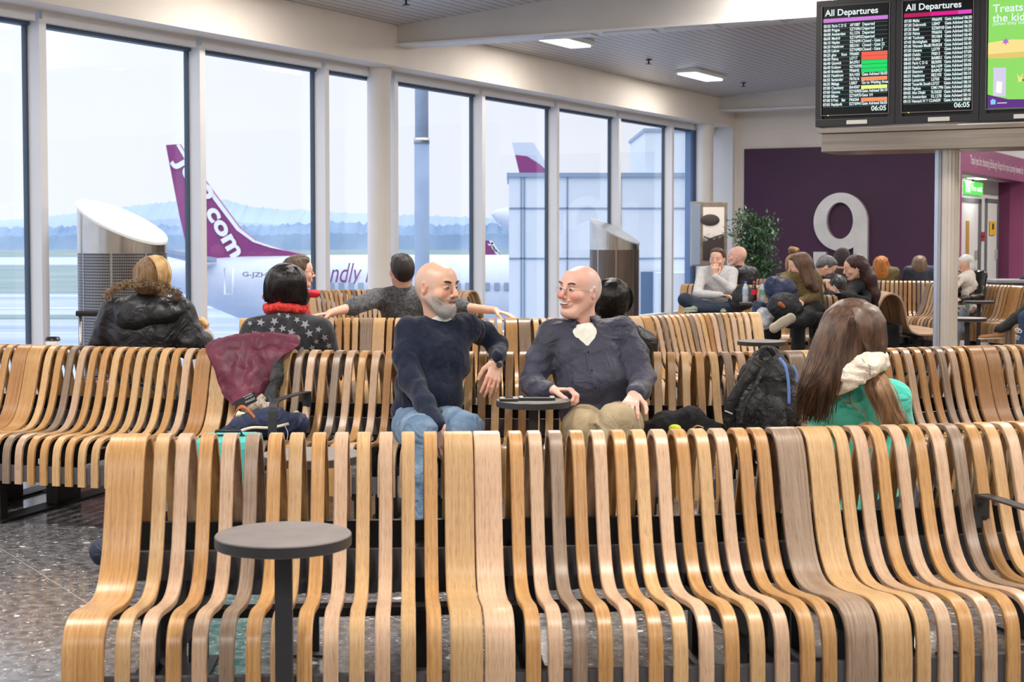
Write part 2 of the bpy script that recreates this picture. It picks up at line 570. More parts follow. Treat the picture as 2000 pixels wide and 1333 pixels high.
# beams crossing under the ceiling, perpendicular to the glazing
def beam(px_start, idx):
    y = along_px(px_start)
    m = MB()
    m.box((0, y, 3.79), (24, y + 0.26, 6.0))
    m.box((0, y - 0.06, 3.765), (24, y + 0.32, 3.79), mi=1)
    for k in range(28):
        m.box((2.0 + k * 0.75, y + 0.02, 3.752), (2.0 + k * 0.75 + 0.6, y + 0.24, 3.768), mi=1)
    o = struct(m.build('trim_%d' % idx, [noise_mat('beam_paint', (206, 202, 196), (214, 210, 204), scale=1, rough=0.35), M_WHITE]))
    o.matrix_world = HM
beam(777, 60); beam(1404, 61)
y1 = along_px(777)
for k in range(1, 3):
    m = MB(); m.box((0, y1 - 11.2 * k, 3.79), (24, y1 - 11.2 * k + .26, 6.0))
    o = struct(m.build('trim_%d' % (61 + k), MATS['beam_paint'])); o.matrix_world = HM

def hx(px, y):
    u = (px - 1000) / FOC
    p0 = HO + WD * y
    return (u * p0.y - p0.x) / (ND.x - u * ND.y)
# far wall: beige plaster with the plum panel, then the mauve side wall with the lift lobby opening
SX = hx(1866, END)
mb = MB(); mb.box((-1.0, END, 0), (SX, END + 0.3, 6.0))
o = struct(mb.build('wall_far', M_WALL)); o.matrix_world = HM
PURL = hx(1452, END - .05)
mb = MB(); mb.box((PURL, END - 0.05, 0), (SX, END, 3.10))
o = struct(mb.build('wall_feature', M_PURPLE)); o.matrix_world = HM
# mauve wall running away from the corner, parallel to the glazing
OPZ = 2.62
def hy0(px, x):
    c = BULK_C - x / math.cos(WA)
    return hl(wall_pt((px - 1000) / FOC, c)).y
OY0, OY1 = hy0(1877, SX), hy0(1998, SX)
DX = hx(1948, OY1)
mb = MB()
mb.box((SX - .3, END, OPZ), (SX, OY1 + 12, 3.12))
mb.box((SX - .3, END, 0), (SX, OY0, OPZ))
mb.box((SX - .3, OY1, 0), (SX, OY1 + 12, OPZ))
o = struct(mb.build('wall_side', M_PINK)); o.matrix_world = HM
mb = MB(); mb.box((SX - .3, END + .3, 3.12), (SX, OY1 + 12, 6))
o = struct(mb.build('wall_upper', M_WHITE)); o.matrix_world = HM
# ================================================================ fittings of the hall
def hy(px, x):
    """hall y seen at pixel column px on the plane hall-x = x"""
    c = BULK_C - x / math.cos(WA)
    return hl(wall_pt((px - 1000) / FOC, c)).y
def hx(px, y):
    """hall x seen at pixel column px on the plane hall-y = y"""
    u = (px - 1000) / FOC
    p0 = HO + WD * y
    s = (u * p0.y - p0.x) / (ND.x - u * ND.y)
    return s
def hw(x, y, z=0):
    return HM @ Vector((x, y, z))
def hz(px, py, x, y):
    """height seen at row py above the hall point x, y"""
    p = hw(x, y)
    return at(px, py, p.y).z

M_DOORW = plain('off_white_door_paint', (222, 222, 220), rough=0.4)
M_GREYF = plain('mid_grey_frame_paint', (96, 98, 104), rough=0.45)
M_WOODV = plain('oak_vision_panel', (190, 140, 70), rough=0.4)
# lift lobby behind the opening in the mauve wall
mb = MB(); mb.box((DX - .15, END + .3, 0), (DX, OY1 + .3, 3.0)); mb.box((DX, END + .3, OPZ), (SX - .3, OY1, OPZ + .2))
o = struct(mb.build('wall_lobby', M_DOORW)); o.matrix_world = HM
mb = MB(); mb.box((DX, OY1, 0), (SX - .3, OY1 + .3, OPZ))
o = struct(mb.build('wall_lobby_right', noise_mat('plum_lobby_paint', (104, 36, 78), (112, 42, 84), scale=1, rough=.5))); o.matrix_world = HM
def lobby_door(px0, px1, py_top, idx, vision):
    y0, y1 = hy(px0, DX), hy(px1, DX)
    zt = hz((px0 + px1) / 2, py_top, DX, (y0 + y1) / 2)
    d = empty('door_%d' % idx); d.matrix_world = HM @ Matrix.Translation((DX, y0, 0)); struct(d)
    w = y1 - y0
    f = MB(); fw = .14 * w
    f.box((0, 0, 0), (.04, fw * .5, zt)); f.box((0, w - fw, 0), (.04, w, zt)); f.box((0, 0, zt - .09), (.04, w, zt))
    f.build('door_frame', M_GREYF, d)
    l = MB(); l.box((0, fw * .5, 0.01), (.03, w - fw, zt - .09)); l.build('door_leaf', M_DOORW, d)
    if vision:
        v = MB(); v.box((.03, w * .34, .75), (.045, w * .46, 1.75)); v.build('vision_panel', M_WOODV, d)
    h = MB(); h.box((.03, w * .72, .95), (.09, w * .76, 1.15)); h.build('door_handle', M_STEEL, d)
lobby_door(1866, 1912, 387, 1, True)
lobby_door(1922, 1946, 389, 2, False)
for (px, py, w, h, mc, lab) in ((1914, 459, .14, .12, (170, 26, 60), 'small dark red sign on the white wall between the lobby doors, upper of two'),
                                (1914, 466, .14, .12, (176, 30, 62), 'small dark red sign on the white wall between the lobby doors, lower of two'),
                                (1933, 446, .30, .30, (232, 180, 40), 'yellow notice stuck on the right lobby door')):
    y = hy(px, DX); z = hz(px, py, DX, y)
    m = MB(); m.box((DX + .045, y - w, z - h / 2), (DX + .06, y + w, z + h / 2))
    if mc[1] > 100:
        m.box((DX + .06, y - .10, z - .03), (DX + .065, y + .06, z + .1), mi=1)
    o = m.build('wall_sign', [plain('sign_%d_%d' % (mc[0], mc[1]), mc), M_BLACK]); o.matrix_world = HM
    tag(o, lab, 'sign')
EXX = SX - .5
y0, y1 = hy(1883, EXX), hy(1918, EXX)
zc = hz(1900, 368, EXX, (y0 + y1) / 2)
ex = empty('exit_sign'); ex.matrix_world = HM @ Matrix.Translation((EXX, y0, zc))
tag(ex, 'green illuminated exit sign hanging above the white lobby doors', 'exit sign')
m = MB(); m.box((-.06, 0, -.13), (0, y1 - y0, .13), bev=.01); m.build('sign_face', emit_mat('exit_green', (96, 226, 96), 1.0), ex)
m = MB(); m.box((-.04, (y1 - y0) / 2 - .03, .13), (-.02, (y1 - y0) / 2 + .03, OPZ - zc)); m.build('hanger', M_DARKSTEEL, ex)
ML = Matrix(((0, 0, 1, .004), (1, 0, 0, (y1 - y0) * .32), (0, 1, 0, -.055), (0, 0, 0, 1)))
M_LIT = emit_mat('sign_white', (250, 255, 250), 1.1)
tt = text_mesh('lettering', 'Fire exit', .17, M_LIT, ML, ex, bold=.004)
wd = max(v.co.x for v in tt.data.vertices); tt.matrix_local = ML @ Matrix.Scale((y1 - y0) * .62 / wd, 4, (1, 0, 0))
m = MB()
for (a, b, c_, d_) in ((.05, .10, -.09, .07), (.15, .20, -.09, .09)):
    m.box((.001, a * (y1 - y0), c_), (.006, b * (y1 - y0), d_))
m.box((.001, .24 * (y1 - y0), -.10), (.006, .26 * (y1 - y0), .10))
m.build('pictogram', M_LIT, ex)
# white sentence along the mauve wall
yt = hy(1891, SX)
zt = hz(1891, 320, SX, yt)
L = hy(1995, SX) - yt
tm = text_mesh('wall_lettering', 'Thank you for choosing Edinburgh Airport for your journey however far', .24, M_LIT, Matrix.Identity(4))
tm.data.materials.clear(); tm.data.materials.append(plain('white_vinyl_film', (240, 230, 236)))
wd = max(v.co.x for v in tm.data.vertices)
tm.matrix_world = HM @ Matrix(((0, 0, 1, SX + .01), (L / wd, 0, 0, yt), (0, 1, 0, zt), (0, 0, 0, 1)))
tag(tm, 'line of white vinyl lettering high on the mauve wall', 'lettering')
# grey cabinet below the purple lobby wall
p = at(1990, 560, 21.0)
m = MB(); m.box((-.42, -.3, 0), (.6, .3, .66), bev=.01); m.box((-.50, -.36, .66), (.7, .36, .70), mi=1)
cb = empty('counter'); cb.location = (atx(1985, .7, 21.5).x + .1, 21.5, 0)
tag(cb, 'low grey counter at the right edge in front of the purple wall', 'counter')
m = MB(); m.box((-.42, -.3, 0), (.6, .3, .80), bev=.01); m.build('body', M_GREYF, cb)
m = MB(); m.box((-.50, -.36, .80), (.7, .36, .84), bev=.005); m.build('worktop', plain('pale_grey_laminate', (150, 150, 152)), cb)
m = MB(); m.lathe([(0, .84), (.2, .84), (.2, .88), (.08, .9), (0, .9)], c=(.15, 0, 0)); m.build('tray', M_DARKSTEEL, cb)

# unseen lamp added to brighten the lift lobby recess
ly_ = (OY0 + OY1) / 2
lm = empty('ceiling_light'); lm.matrix_world = HM @ Matrix.Translation(((DX + SX) / 2 - .1, ly_, OPZ))
tag(lm, 'small added light brightening the lift lobby recess, unseen above the opening', 'ceiling light')
m = MB(); m.box((-.12, -.5, -.02), (.12, .5, 0)); m.build('frame', M_WHITE, lm)
m = MB(); m.box((-.1, -.48, -.03), (.1, .48, -.02)); m.build('diffuser', emit_mat('lobby_fill_glow', (255, 250, 240), 2.5), lm)
ld = bpy.data.lights.new('lobby_fill_light', 'AREA'); ld.shape = 'RECTANGLE'; ld.size = .2; ld.size_y = .96; ld.energy = 20; ld.color = (1, .95, .9)
lo = bpy.data.objects.new('lobby_fill_light', ld); lo.matrix_world = HM @ Matrix.Translation(((DX + SX) / 2 - .1, ly_, OPZ - .06)); COL.objects.link(lo)
# ---------------------------------------------------------------- numeral 9 on the plum panel
gx0, gx1 = hx(1592, END - .05), hx(1697, END - .05)
zt_, zb_ = hz(1645, 377, (gx0 + gx1) / 2, END), hz(1645, 377 + 178, (gx0 + gx1) / 2, END)
def numeral9():
    W = gx1 - gx0; H = zt_ - zb_
    # outer ellipse bowl with tail; drawn in a unit box 1 wide, 1.62 high, y up
    def arc(cx, cy, rx, ry, a0, a1, n=36):
        return [(cx + rx * math.cos(math.radians(a0 + (a1 - a0) * i / n)), cy + ry * math.sin(math.radians(a0 + (a1 - a0) * i / n))) for i in range(n + 1)]
    HH = 1.70
    cx, cy, rx, ry = .5, HH - .54, .5, .54
    bm_v = []; bm_f = []
    # ring (bowl) as quads between outer and inner ellipse
    def ring(o_, i_, closed=True):
        n = len(o_)
        b = len(bm_v)
        bm_v.extend(o_); bm_v.extend(i_)
        for k in range(n - (0 if closed else 1)):
            k2 = (k + 1) % n
            bm_f.append((b + k, b + k2, b + n + k2, b + n + k))
    # counter-form and outside of the bowl
    N = 64
    outer = [(cx + rx * math.cos(t), cy + ry * math.sin(t)) for t in [2 * math.pi * k / N for k in range(N)]]
    inner = [(cx - .012 + (rx - .255) * math.cos(t), cy + .02 + (ry - .2) * math.sin(t)) for t in [2 * math.pi * k / N for k in range(N)]]
    ring(outer, inner)
    # stem and tail on the right, curling to the lower left
    o_ = [(1.0, cy)] + [(1.0, cy - .15 * k) for k in (1, 2, 3)] + arc(.5, .5, .5, .5, 0, -180, 36) + [(0.0, .6)]
    i_ = [(.745, cy)] + [(.745, cy - .15 * k) for k in (1, 2, 3)] + arc(.49, .5, .255, .28, 0, -180, 36) + [(.235, .6)]
    nb = len(bm_v); ring(o_, i_, False)
    sx, sz = W, H / HH
    d0, d1 = 0.0, -.12
    vs = [Vector((p[0] * sx, d1 + (.004 if k_ >= nb else 0), p[1] * sz)) for k_, p in enumerate(bm_v)] + [Vector((p[0] * sx, d0, p[1] * sz)) for p in bm_v]
    n = len(bm_v)
    fs = list(bm_f) + [tuple(n + k for k in f[::-1]) for f in bm_f]
    edges = {}
    for f in bm_f:
        for k in range(4):
            e = (f[k], f[(k + 1) % 4]); edges[e] = edges.get(e, 0) + 1
    for (a, b_) in list(edges):
        if (b_, a) not in edges:
            fs.append((a, n + a, n + b_, b_))
    m = MB(); m.add(vs, fs)
    return m
o = numeral9().build('numeral_nine', noise_mat('satin_aluminium', (222, 220, 218), (234, 232, 230), scale=4, rough=.4, metal=.35))
o.matrix_world = HM @ Matrix.Translation((gx0, END - .055, zb_))
tag(o, 'huge silver figure 9 mounted on the dark plum wall', 'wall numeral')

# ---------------------------------------------------------------- advertising light box on the pipe column
lx, ly = GX + .5, wend + .0
c = at(1384, 457, 27.3)
lb = empty('light_box', (c.x, c.y, 0), rz=0.05)
hh = at(1384, 394, 27.3).z; hb = at(1384, 520, 27.3).z
ww = (at(1419, 457, 27.3) - at(1350, 457, 27.3)).x
m = MB(); m.box((-ww / 2, -.12, hb), (ww / 2, .12, hh), bev=.015)
m.build('case', noise_mat('light_box_bronze', (150, 138, 128), (170, 158, 146), rough=.35, metal=.6), lb)
m = MB(); m.box((-ww / 2, -.125, hb + .03), (-ww / 2 + .14, -.119, hh - .03)); m.build('side_panel', noise_mat('pale_blue_grey_panel', (150, 168, 190)), lb)
art, nt_, b_ = new_mat('poster_photo')
N, Lk = nt_.nodes, nt_.links
tcn = N.new('ShaderNodeTexCoord'); spn = N.new('ShaderNodeSeparateXYZ'); Lk.new(tcn.outputs['Object'], spn.inputs[0])
nzn = N.new('ShaderNodeTexNoise'); nzn.inputs['Scale'].default_value = 5; nzn.inputs['Detail'].default_value = 6; Lk.new(tcn.outputs['Object'], nzn.inputs['Vector'])
ad = N.new('ShaderNodeMath'); ad.operation = 'MULTIPLY_ADD'; ad.inputs[1].default_value = .35; Lk.new(nzn.outputs[0], ad.inputs[0]); Lk.new(spn.outputs['Z'], ad.inputs[2])
rpn = N.new('ShaderNodeValToRGB'); rpn.color_ramp.interpolation = 'EASE'
zb0, zt0 = hb + .1, hh - .1
for i, (pos, cc) in enumerate(((0.0, (60, 50, 48)), (.40, (70, 62, 60)), (.47, (226, 216, 206)), (.70, (236, 226, 214)))):
    if i < 2: e = rpn.color_ramp.elements[i]; e.position = pos
    else: e = rpn.color_ramp.elements.new(pos)
    e.color = srgb(cc)
mrn = N.new('ShaderNodeMapRange'); mrn.inputs[1].default_value = zb0 + .17; mrn.inputs[2].default_value = zt0 + .17
Lk.new(ad.outputs[0], mrn.inputs[0]); Lk.new(mrn.outputs[0], rpn.inputs[0])
Lk.new(rpn.outputs[0], b_.inputs['Base Color']); setp(b_, rough=.2, spec=.6)
Lk.new(rpn.outputs[0], b_.inputs['Emission Color']); setp(b_, emits=.25)
m = MB(); m.box((-ww / 2 + .19, -.13, hb + .1), (ww / 2 - .06, -.122, hh - .1)); m.build('poster', art, lb)
m = MB(); m.sphere((0, -.15, hh - .33), .13, sc=(1.3, .2, .8)); m.build('lamp_motif', plain('dark_lamp_print', (70, 62, 60)), lb)
m = MB(); m.tube([(-ww / 2 + .2, -.134, hh - .62), (0, -.134, hh - .66), (ww / 2 - .07, -.134, hh - .58)], .012); m.build('line_motif', MATS['dark_lamp_print'], lb)
m = MB(); m.box((-.05, -.02, 0), (.05, .1, hb)); m.build('post', M_STEEL, lb)
tag(lb, 'framed poster light box in front of the white pipe column by the windows', 'light box')

# ---------------------------------------------------------------- ceiling lamps, sprinklers
M_TUBE = emit_mat('lamp_diffuser', (255, 252, 246), 3.4)
proto = None
for i, (x, y, z, e, L_, W_, a, dpt) in enumerate(LAMP_SPOTS):
    if proto is None:
        proto = empty('ceiling_light')
        m = MB(); m.box((-W_ / 2 - .04, -L_ / 2 - .04, 0), (W_ / 2 + .04, L_ / 2 + .04, .06)); fr = m.build('frame', M_WHITE, proto)
        m = MB(); m.box((-W_ / 2, -L_ / 2, -.025), (W_ / 2, L_ / 2, 0), bev=.01); df = m.build('diffuser', M_TUBE, proto)
        r = proto
    else:
        r = proto.copy(); COL.objects.link(r)
        for ch in (fr, df):
            q = ch.copy(); COL.objects.link(q); q.parent = r
    r.location = (x, y, z - .05); r.rotation_euler = (0, 0, -WA)
    r['category'] = 'ceiling light'
    if i == 4: r['label'] = 'rectangular ceiling light nearest the upper left beam, between the two beams'
    elif i == 5: r['label'] = 'rectangular ceiling light further down the hall, nearer the departure screens'
    else:
        r['label'] = 'rectangular ceiling light of the hall behind and above the picture'; r['group'] = 'ceiling lights above the hall'
def sprinkler(px, py, lab):
    d = ray(px, py); o_ = Vector((0, 0, CAMZ))
    t = 5.0
    for _ in range(4000):
        q = o_ + d * t
        if q.z >= ceil_z(q) - .06: break
        t += .01
    s = empty('sprinkler_head', (q.x, q.y, ceil_z(q)))
    m = MB(); m.lathe([(.0, .0), (.05, .0), (.045, -.012), (.012, -.016), (.012, -.06), (0, -.06)], seg=16); m.build('body', M_DARKSTEEL, s)
    m = MB()
    for k in range(8):
        t_ = k * math.pi / 4
        m.box((.012, -.006, -.072), (.042, .006, -.066), M=Matrix.Rotation(t_, 4, 'Z'))
    m.cyl((0, 0, -.05), (0, 0, -.072), .014, seg=10); m.build('deflector', M_DARKSTEEL, s)
    tag(s, lab, 'sprinkler')
sprinkler(1267, 124, 'small sprinkler head on the ceiling between the two ceiling lights')
sprinkler(793, 8, 'small sprinkler head on the ceiling at the top edge, before the beam')
sprinkler(1452, 168, 'tiny sprinkler head on the ceiling beside the far light and far beam')

# ---------------------------------------------------------------- departure screens on their steel gantry
SY0 = 12.5
g0 = at(1597, 120, SY0)
gan = Matrix(((ND.x, -WD.x * -1, 0, g0.x), (ND.y, -WD.y * -1, 0, g0.y), (0, 0, 1, 0), (0, 0, 0, 1)))
def gpx(x, px_only=True):
    return px_of(gan @ Vector((x, 0, 2.5)))
zbm0, zbm1 = at(1610, 299, SY0).z, at(1610, 262, SY0).z
zs0, zs1 = at(1605, 249, SY0).z, at(1600, 4, SY0).z
gr = empty('screen_gantry'); gr.matrix_world = gan
tag(gr, 'brushed steel beam on a fluted post carrying the departure screens', 'gantry')
m = MB(); m.box((.05, -.05, zbm0), (5.2, .45, zbm1), bev=.008); m.box((.03, -.08, zbm1), (5.2, .48, zbm1 + .03)); m.build('beam', noise_mat('brushed_steel_beam', (150, 141, 131), (176, 166, 154), scale=2, rough=.27, metal=1.0, stretch=(.5, 1, 14)), gr)
PXc, PXd = None, None
def gx_at(px, y=0.0):
    # gantry x seen at pixel column px (gantry line offset y)
    u = (px - 1000) / FOC
    p0 = gan @ Vector((0, y, 0))
    return (u * p0.y - p0.x) / (ND.x - u * ND.y)
xa, xb = gx_at(1824, .2), gx_at(1870, .2)
xm = xa + (xb - xa) * .33
m = MB()
def fluted(cx, r, n=14, seg=84):
    vs = []
    for zz in (0, zbm0 + .02):
        for k in range(seg):
            t = 2 * math.pi * k / seg
            rr = r * (1 + .05 * math.cos(n * t) ** 3)
            vs.append((cx + rr * math.cos(t), .2 + rr * math.sin(t), zz))
    return vs, [(i, (i + 1) % seg, seg + (i + 1) % seg, seg + i) for i in range(seg)] + [tuple(range(seg))[::-1], tuple(range(seg, 2 * seg))]
rA = (xm - xa) * .52; rB = (xb - xm) * .52
vs, fs = fluted(xm + rB * .96, rB); m.add(vs, fs, 0)
pole1 = m.build('post', noise_mat('fluted_post_warm_lit', (214, 204, 192), (232, 224, 212), scale=1, rough=.32, metal=.55), gr)  # right side of the column, warm interior light put into its colour
m = MB(); vs, fs = fluted(xa + rA, rA, 8, 48); m.add(vs, fs, 0)
m.build('post_daylit_side', noise_mat('post_daylight_blue', (188, 198, 214), (202, 210, 222), scale=1, rough=.25, metal=.7), gr)  # left side of the same column, daylight put into its bluish colour
m = MB(); m.box((xa - .05, -.02, 0), (xb + .1, .42, .02)); m.build('foot_plate', M_STEEL, gr)

M_SCR = emit_mat('screen_black', (3, 4, 6), 0.6)
M_TXT = emit_mat('screen_text', (226, 240, 240), 1.0)
M_BEZ = plain('screen_bezel', (34, 34, 38), rough=.35)
def tmat(x, z, y=-.062):
    return Matrix(((1, 0, 0, x), (0, 0, -1, y), (0, 1, 0, z), (0, 0, 0, 1)))
PIT = .645
S0 = ['0555|Paris C D G|AF1087|Departed', '0600|Prague|EZY6961|Departed', '0600|Amsterdam|KL1276|Departed', '0605|Madrid|EZY6993|Departed',
      '0610|Naples|EZY6991|Closed - Gate 3', '0620|Heathrow|BE2101|Closed - Gate 22', '0620|Lisbon|EZY6983|Closed - Gate 7', '0625|gino      Rom|FR6681|R',
      '0630|Palma|LS717|R', '0640|Gatwick|BA2931|G', '0640|Krakow|EZY6939|G', '0640|Bratislava|FR6642|G', '0655|Heathrow|BA1435|Gate Advised 06:05',
      '0655|Santander|FR7616|O', '0655|Malaga|LS857|Go to Waiting Area', '0700|Chambery|BA4507|Y', '0700|Geneva|EZY6905|Gate Advised 06:10',
      '0700|Bilbao|EZY6975|Gate 1H', '0700|Il Prat    Bar|FR6266|O', '0705|Reykjavik|EZY6941|Gate Advised 06:05']
S1 = ['0730|Malta|FR6695|Gate Advised 06:30', '0730|Dubrovnik|LS847|Gate Advised 06:30', '0735|Basel|EZS6918|Gate Advised 06:35', '0735|Palma|FR6656|Gate Advised 06:35',
      '0740|Toulouse|FR1064|Gate Advised 06:40', '0745|Birmingham|BE843|Gate Advised 07:00', '0745|Warsaw Modli|FR4524|Gate Advised 06:45', '0750|Geneva|LS779|Gate Advised 06:50',
      '0800|Dublin|FR813|Gate Advised 07:00', '0820|Dublin|BA8851|Gate Advised 07:20', '0845|Paris C D G|BE3095|Gate Advised 07:45', '0850|Heathrow|BA1439|Gate Advised 08:00',
      '0850|Shannon|BA8927|Gate Advised 07:50', '0855|Heathrow|BE2103|Gate Advised 08:10', '0900|Lanzarote|LS705|Gate Advised 08:00', '0900|Tenerife South|LS727|Gate Advised 08:10',
      '0900|Paphos|OM1796|Gate Advised 08:00', '0905|Abu Dhabi|SU2620|Gate Advised 07:45', '0910|Amsterdam|KL1278|Gate Advised 08:10', '0915|Newark N Y C|UA039|Gate Advised 08:05']
labs = ['departures screen at the left end, listing flights from 05:55 to 07:05', 'middle departures screen, listing flights from 07:30 to 09:15',
        'green advertising screen cut off by the right edge of the picture']
for si in range(3):
    x0 = PIT * si
    s = empty('departures_screen' if si < 2 else 'advertising_screen')
    s.matrix_world = gan @ Matrix.Translation((x0, 0, zs0))
    H = zs1 - zs0; W = PIT - .004
    tag(s, labs[si], 'screen')
    m = MB()
    m.box((0, -.05, 0), (W, .14, .06), bev=.004); m.box((0, -.05, H - .045), (W, .14, H + (0 if si < 2 else .1)), bev=.004)
    m.box((0, -.05, .06), (.055, .14, H - .045)); m.box((W - .055, -.05, .06), (W, .14, H - .045)); m.box((0, -.02, .02), (W, .14, H - .02))
    m.build('casing', M_BEZ, s)
    m = MB(); a, b_ = .045, W - .045
    m.box((a, -.058, .085), (b_, -.05, .092)); m.box((a, -.058, H - .05), (b_, -.05, H - .045)); m.box((a, -.058, .085), (a + .006, -.05, H - .045)); m.box((b_ - .006, -.058, .085), (b_, -.05, H - .045))
    m.build('trim_line', plain('bezel_line', (90, 90, 92), rough=.3), s)
    m = MB(); m.box((W * .40, -.056, .012), (W * .66, -.05, .045), bev=.003); m.build('label_plate', plain('label_grey', (190, 188, 182)), s)
    X0, X1, Z0, Z1 = .062, W - .06, .095, H - .052
    SW, SH = X1 - X0, Z1 - Z0
    m = MB(); m.box((X0, -.054, Z0), (X1, -.045, Z1))
    if si < 2:
        disp = m.build('display', M_SCR, s)
        text_mesh('heading', 'All Departures', SW * .137, M_TXT, tmat(X0 + .015, Z1 - SH * .088), disp, bold=.0012)
        bar = MB(); bar.box((X0, -.058, Z1 - SH * .148), (X1, -.055, Z1 - SH * .113), mi=0)
        if si == 1:
            for k in range(10):
                bar.box((X0 + SW * k / 10, -.0585, Z1 - SH * .148), (X0 + SW * (k + 1) / 10, -.0555, Z1 - SH * .113), mi=min(2, k // 4))
        bar.build('heading_bar', [emit_mat('bar_lilac', (196, 118, 206), 1), emit_mat('bar_magenta', (214, 20, 140), 1), emit_mat('bar_pink', (214, 70, 190), 1)] if si == 0 else
                  [emit_mat('bar_crimson', (180, 14, 86), 1), MATS['bar_magenta'], MATS['bar_pink']], disp)
        rows = S0 if si == 0 else S1
        rh = SH * .0382
        zt0 = Z1 - SH * .175
        cols = ['', '', '', '']
        blk = {'R': [], 'G': [], 'O': [], 'Y': []}
        for k, r_ in enumerate(rows):
            p4 = r_.split('|')
            p4[0] = p4[0][:2] + ':' + p4[0][2:]
            if len(p4[3]) == 1:
                blk[p4[3]].append(k); p4[3] = ''
            for c4 in range(4):
                cols[c4] += p4[c4] + '\n'
        ts = rh * .98
        for nm, c4, xo in (('time_column', 0, .004), ('destination_column', 1, SW * .135), ('flight_column', 2, SW * .42), ('status_column', 3, SW * .61)):
            text_mesh(nm, cols[c4], ts, M_TXT, tmat(X0 + xo, zt0 - ts * .72 + .006) @ Matrix.Scale(.80 if c4 != 1 else .74, 4, (1, 0, 0)), disp, line=rh / ts / 1.0, bold=.0009)
        lines = MB()
        for k in range(len(rows) + 1):
            lines.box((X0, -.0565, zt0 - rh * k + .005), (X1, -.0545, zt0 - rh * k + .0075))
        lines.build('row_line', emit_mat('row_line_teal', (70, 130, 130), .8), disp)
        for key, cc in (('R', (248, 92, 70)), ('G', (10, 214, 96)), ('O', (248, 142, 96)), ('Y', (232, 240, 130))):
            for k in blk[key]:
                bb = MB(); bb.box((X0 + SW * .6, -.0585, zt0 - rh * (k + 1) + .0085), (X1, -.0555, zt0 - rh * k + .004))
                bb.build('status_bar', emit_mat('status_' + key, cc, 1), disp)
        text_mesh('clock', '06:05', SW * .105, M_TXT, tmat(X1 - SW * .24, Z0 + SH * .022), disp, bold=.001)
        m = MB(); m.box((X0 + .04 + .0 * si, -.064, Z0 - .012), (X0 + .05, -.056, Z0 - .004)); m.build('status_light', emit_mat('yellow_led', (230, 230, 60), 1), s)
    else:
        disp = m.build('display', emit_mat('ad_green', (140, 214, 100), 1.0), s)
        z = lambda f: Z1 - SH * f
        xx = lambda f: X0 + SW * f
        def panel(name, pts, mat, dy=-.0565):
            q = MB(); q.prism(pts, 0, .002, M=Matrix(((1, 0, 0, 0), (0, 0, -1, dy), (0, 1, 0, 0), (0, 0, 0, 1))))
            return q.build(name, mat, disp)
        panel('purple_band', [(X0, Z0), (X1, Z0), (X1, z(.90)), (xx(.55), z(.93)), (xx(.3), z(.925)), (X0, z(.875))], emit_mat('ad_purple', (92, 44, 130), 1))
        panel('yellow_banner', [(xx(.06), z(.045)), (X1, z(.045)), (X1, z(-.02) if False else z(.0)), (xx(.06), z(.0))], emit_mat('ad_cream', (246, 216, 130), 1))
        text_mesh('banner_lettering', 'KNOWNSTRIP\nYOUR CROWN', SW * .085, emit_mat('ad_orange', (226, 120, 50), 1), tmat(xx(.12), z(.018), -.060), disp, line=.7)
        text_mesh('ad_lettering', 'Treats for\nthe kids', SW * .165, M_TXT, tmat(xx(.06), z(.155), -.060), disp, line=.85, bold=.001)
        text_mesh('small_print', '(when they stay)\n', SW * .075, M_TXT, tmat(xx(.06), z(.27), -.060), disp)
        arm = [(X0, z(.42)), (xx(.3), z(.40)), (xx(.6), z(.41)), (X1, z(.44)), (X1, z(.50)), (xx(.7), z(.51)), (xx(.4), z(.515)), (X0, z(.52))]
        panel('arm_drawing', arm, emit_mat('ad_peach', (240, 218, 140), 1), -.0568)
        panel('arm_shade', [(X0, z(.522)), (xx(.7), z(.515)), (X1, z(.50)), (xx(.8), z(.55)), (xx(.3), z(.565)), (X0, z(.555))], emit_mat('ad_tan', (226, 192, 110), 1), -.0566)
        panel('flower_drawing', [(xx(.25) + .03 * math.cos(t) * (1 if i % 2 else .45), z(.415) + .03 * math.sin(t) * (1 if i % 2 else .45)) for i, t in enumerate([k * math.pi / 6 for k in range(12)])], emit_mat('ad_violet', (170, 110, 200), 1), -.059)
        panel('box_drawing', [(xx(.08), z(.89)), (xx(.26), z(.90)), (xx(.26), z(.645)), (xx(.08), z(.64))], emit_mat('ad_lilac', (206, 200, 226), 1))
        panel('toy_drawing', [(xx(.12), z(.86)), (xx(.2), z(.87)), (xx(.21), z(.77)), (xx(.13), z(.76))], emit_mat('ad_white', (244, 242, 238), 1), -.059)
        panel('butterfly_drawing', [(xx(.42), z(.70)), (xx(.46), z(.74)), (xx(.50), z(.70)), (xx(.485), z(.77)), (xx(.44), z(.78))], MATS['ad_cream'], -.059)
        panel('tube_drawing', [(xx(.52), z(.66)), (X1, z(.67)), (X1, z(.58)), (xx(.52), z(.585))], MATS['ad_white'], -.0568)
        panel('shoe_drawing', [(xx(.48), z(.76)), (xx(.6), z(.745)), (X1, z(.74)), (X1, z(.80)), (xx(.62), z(.80))], emit_mat('ad_dark', (40, 60, 60), 1), -.059)
        panel('crest_mark', [(xx(.05), z(.965)), (xx(.115), z(.965)), (xx(.12), z(.93)), (xx(.08), z(.915)), (xx(.045), z(.93))], emit_mat('ad_blue', (130, 200, 236), 1), -.059)
        panel('crest_line', [(xx(.14), z(.958)), (xx(.28), z(.958)), (xx(.28), z(.952)), (xx(.14), z(.952))], MATS['ad_white'], -.059)

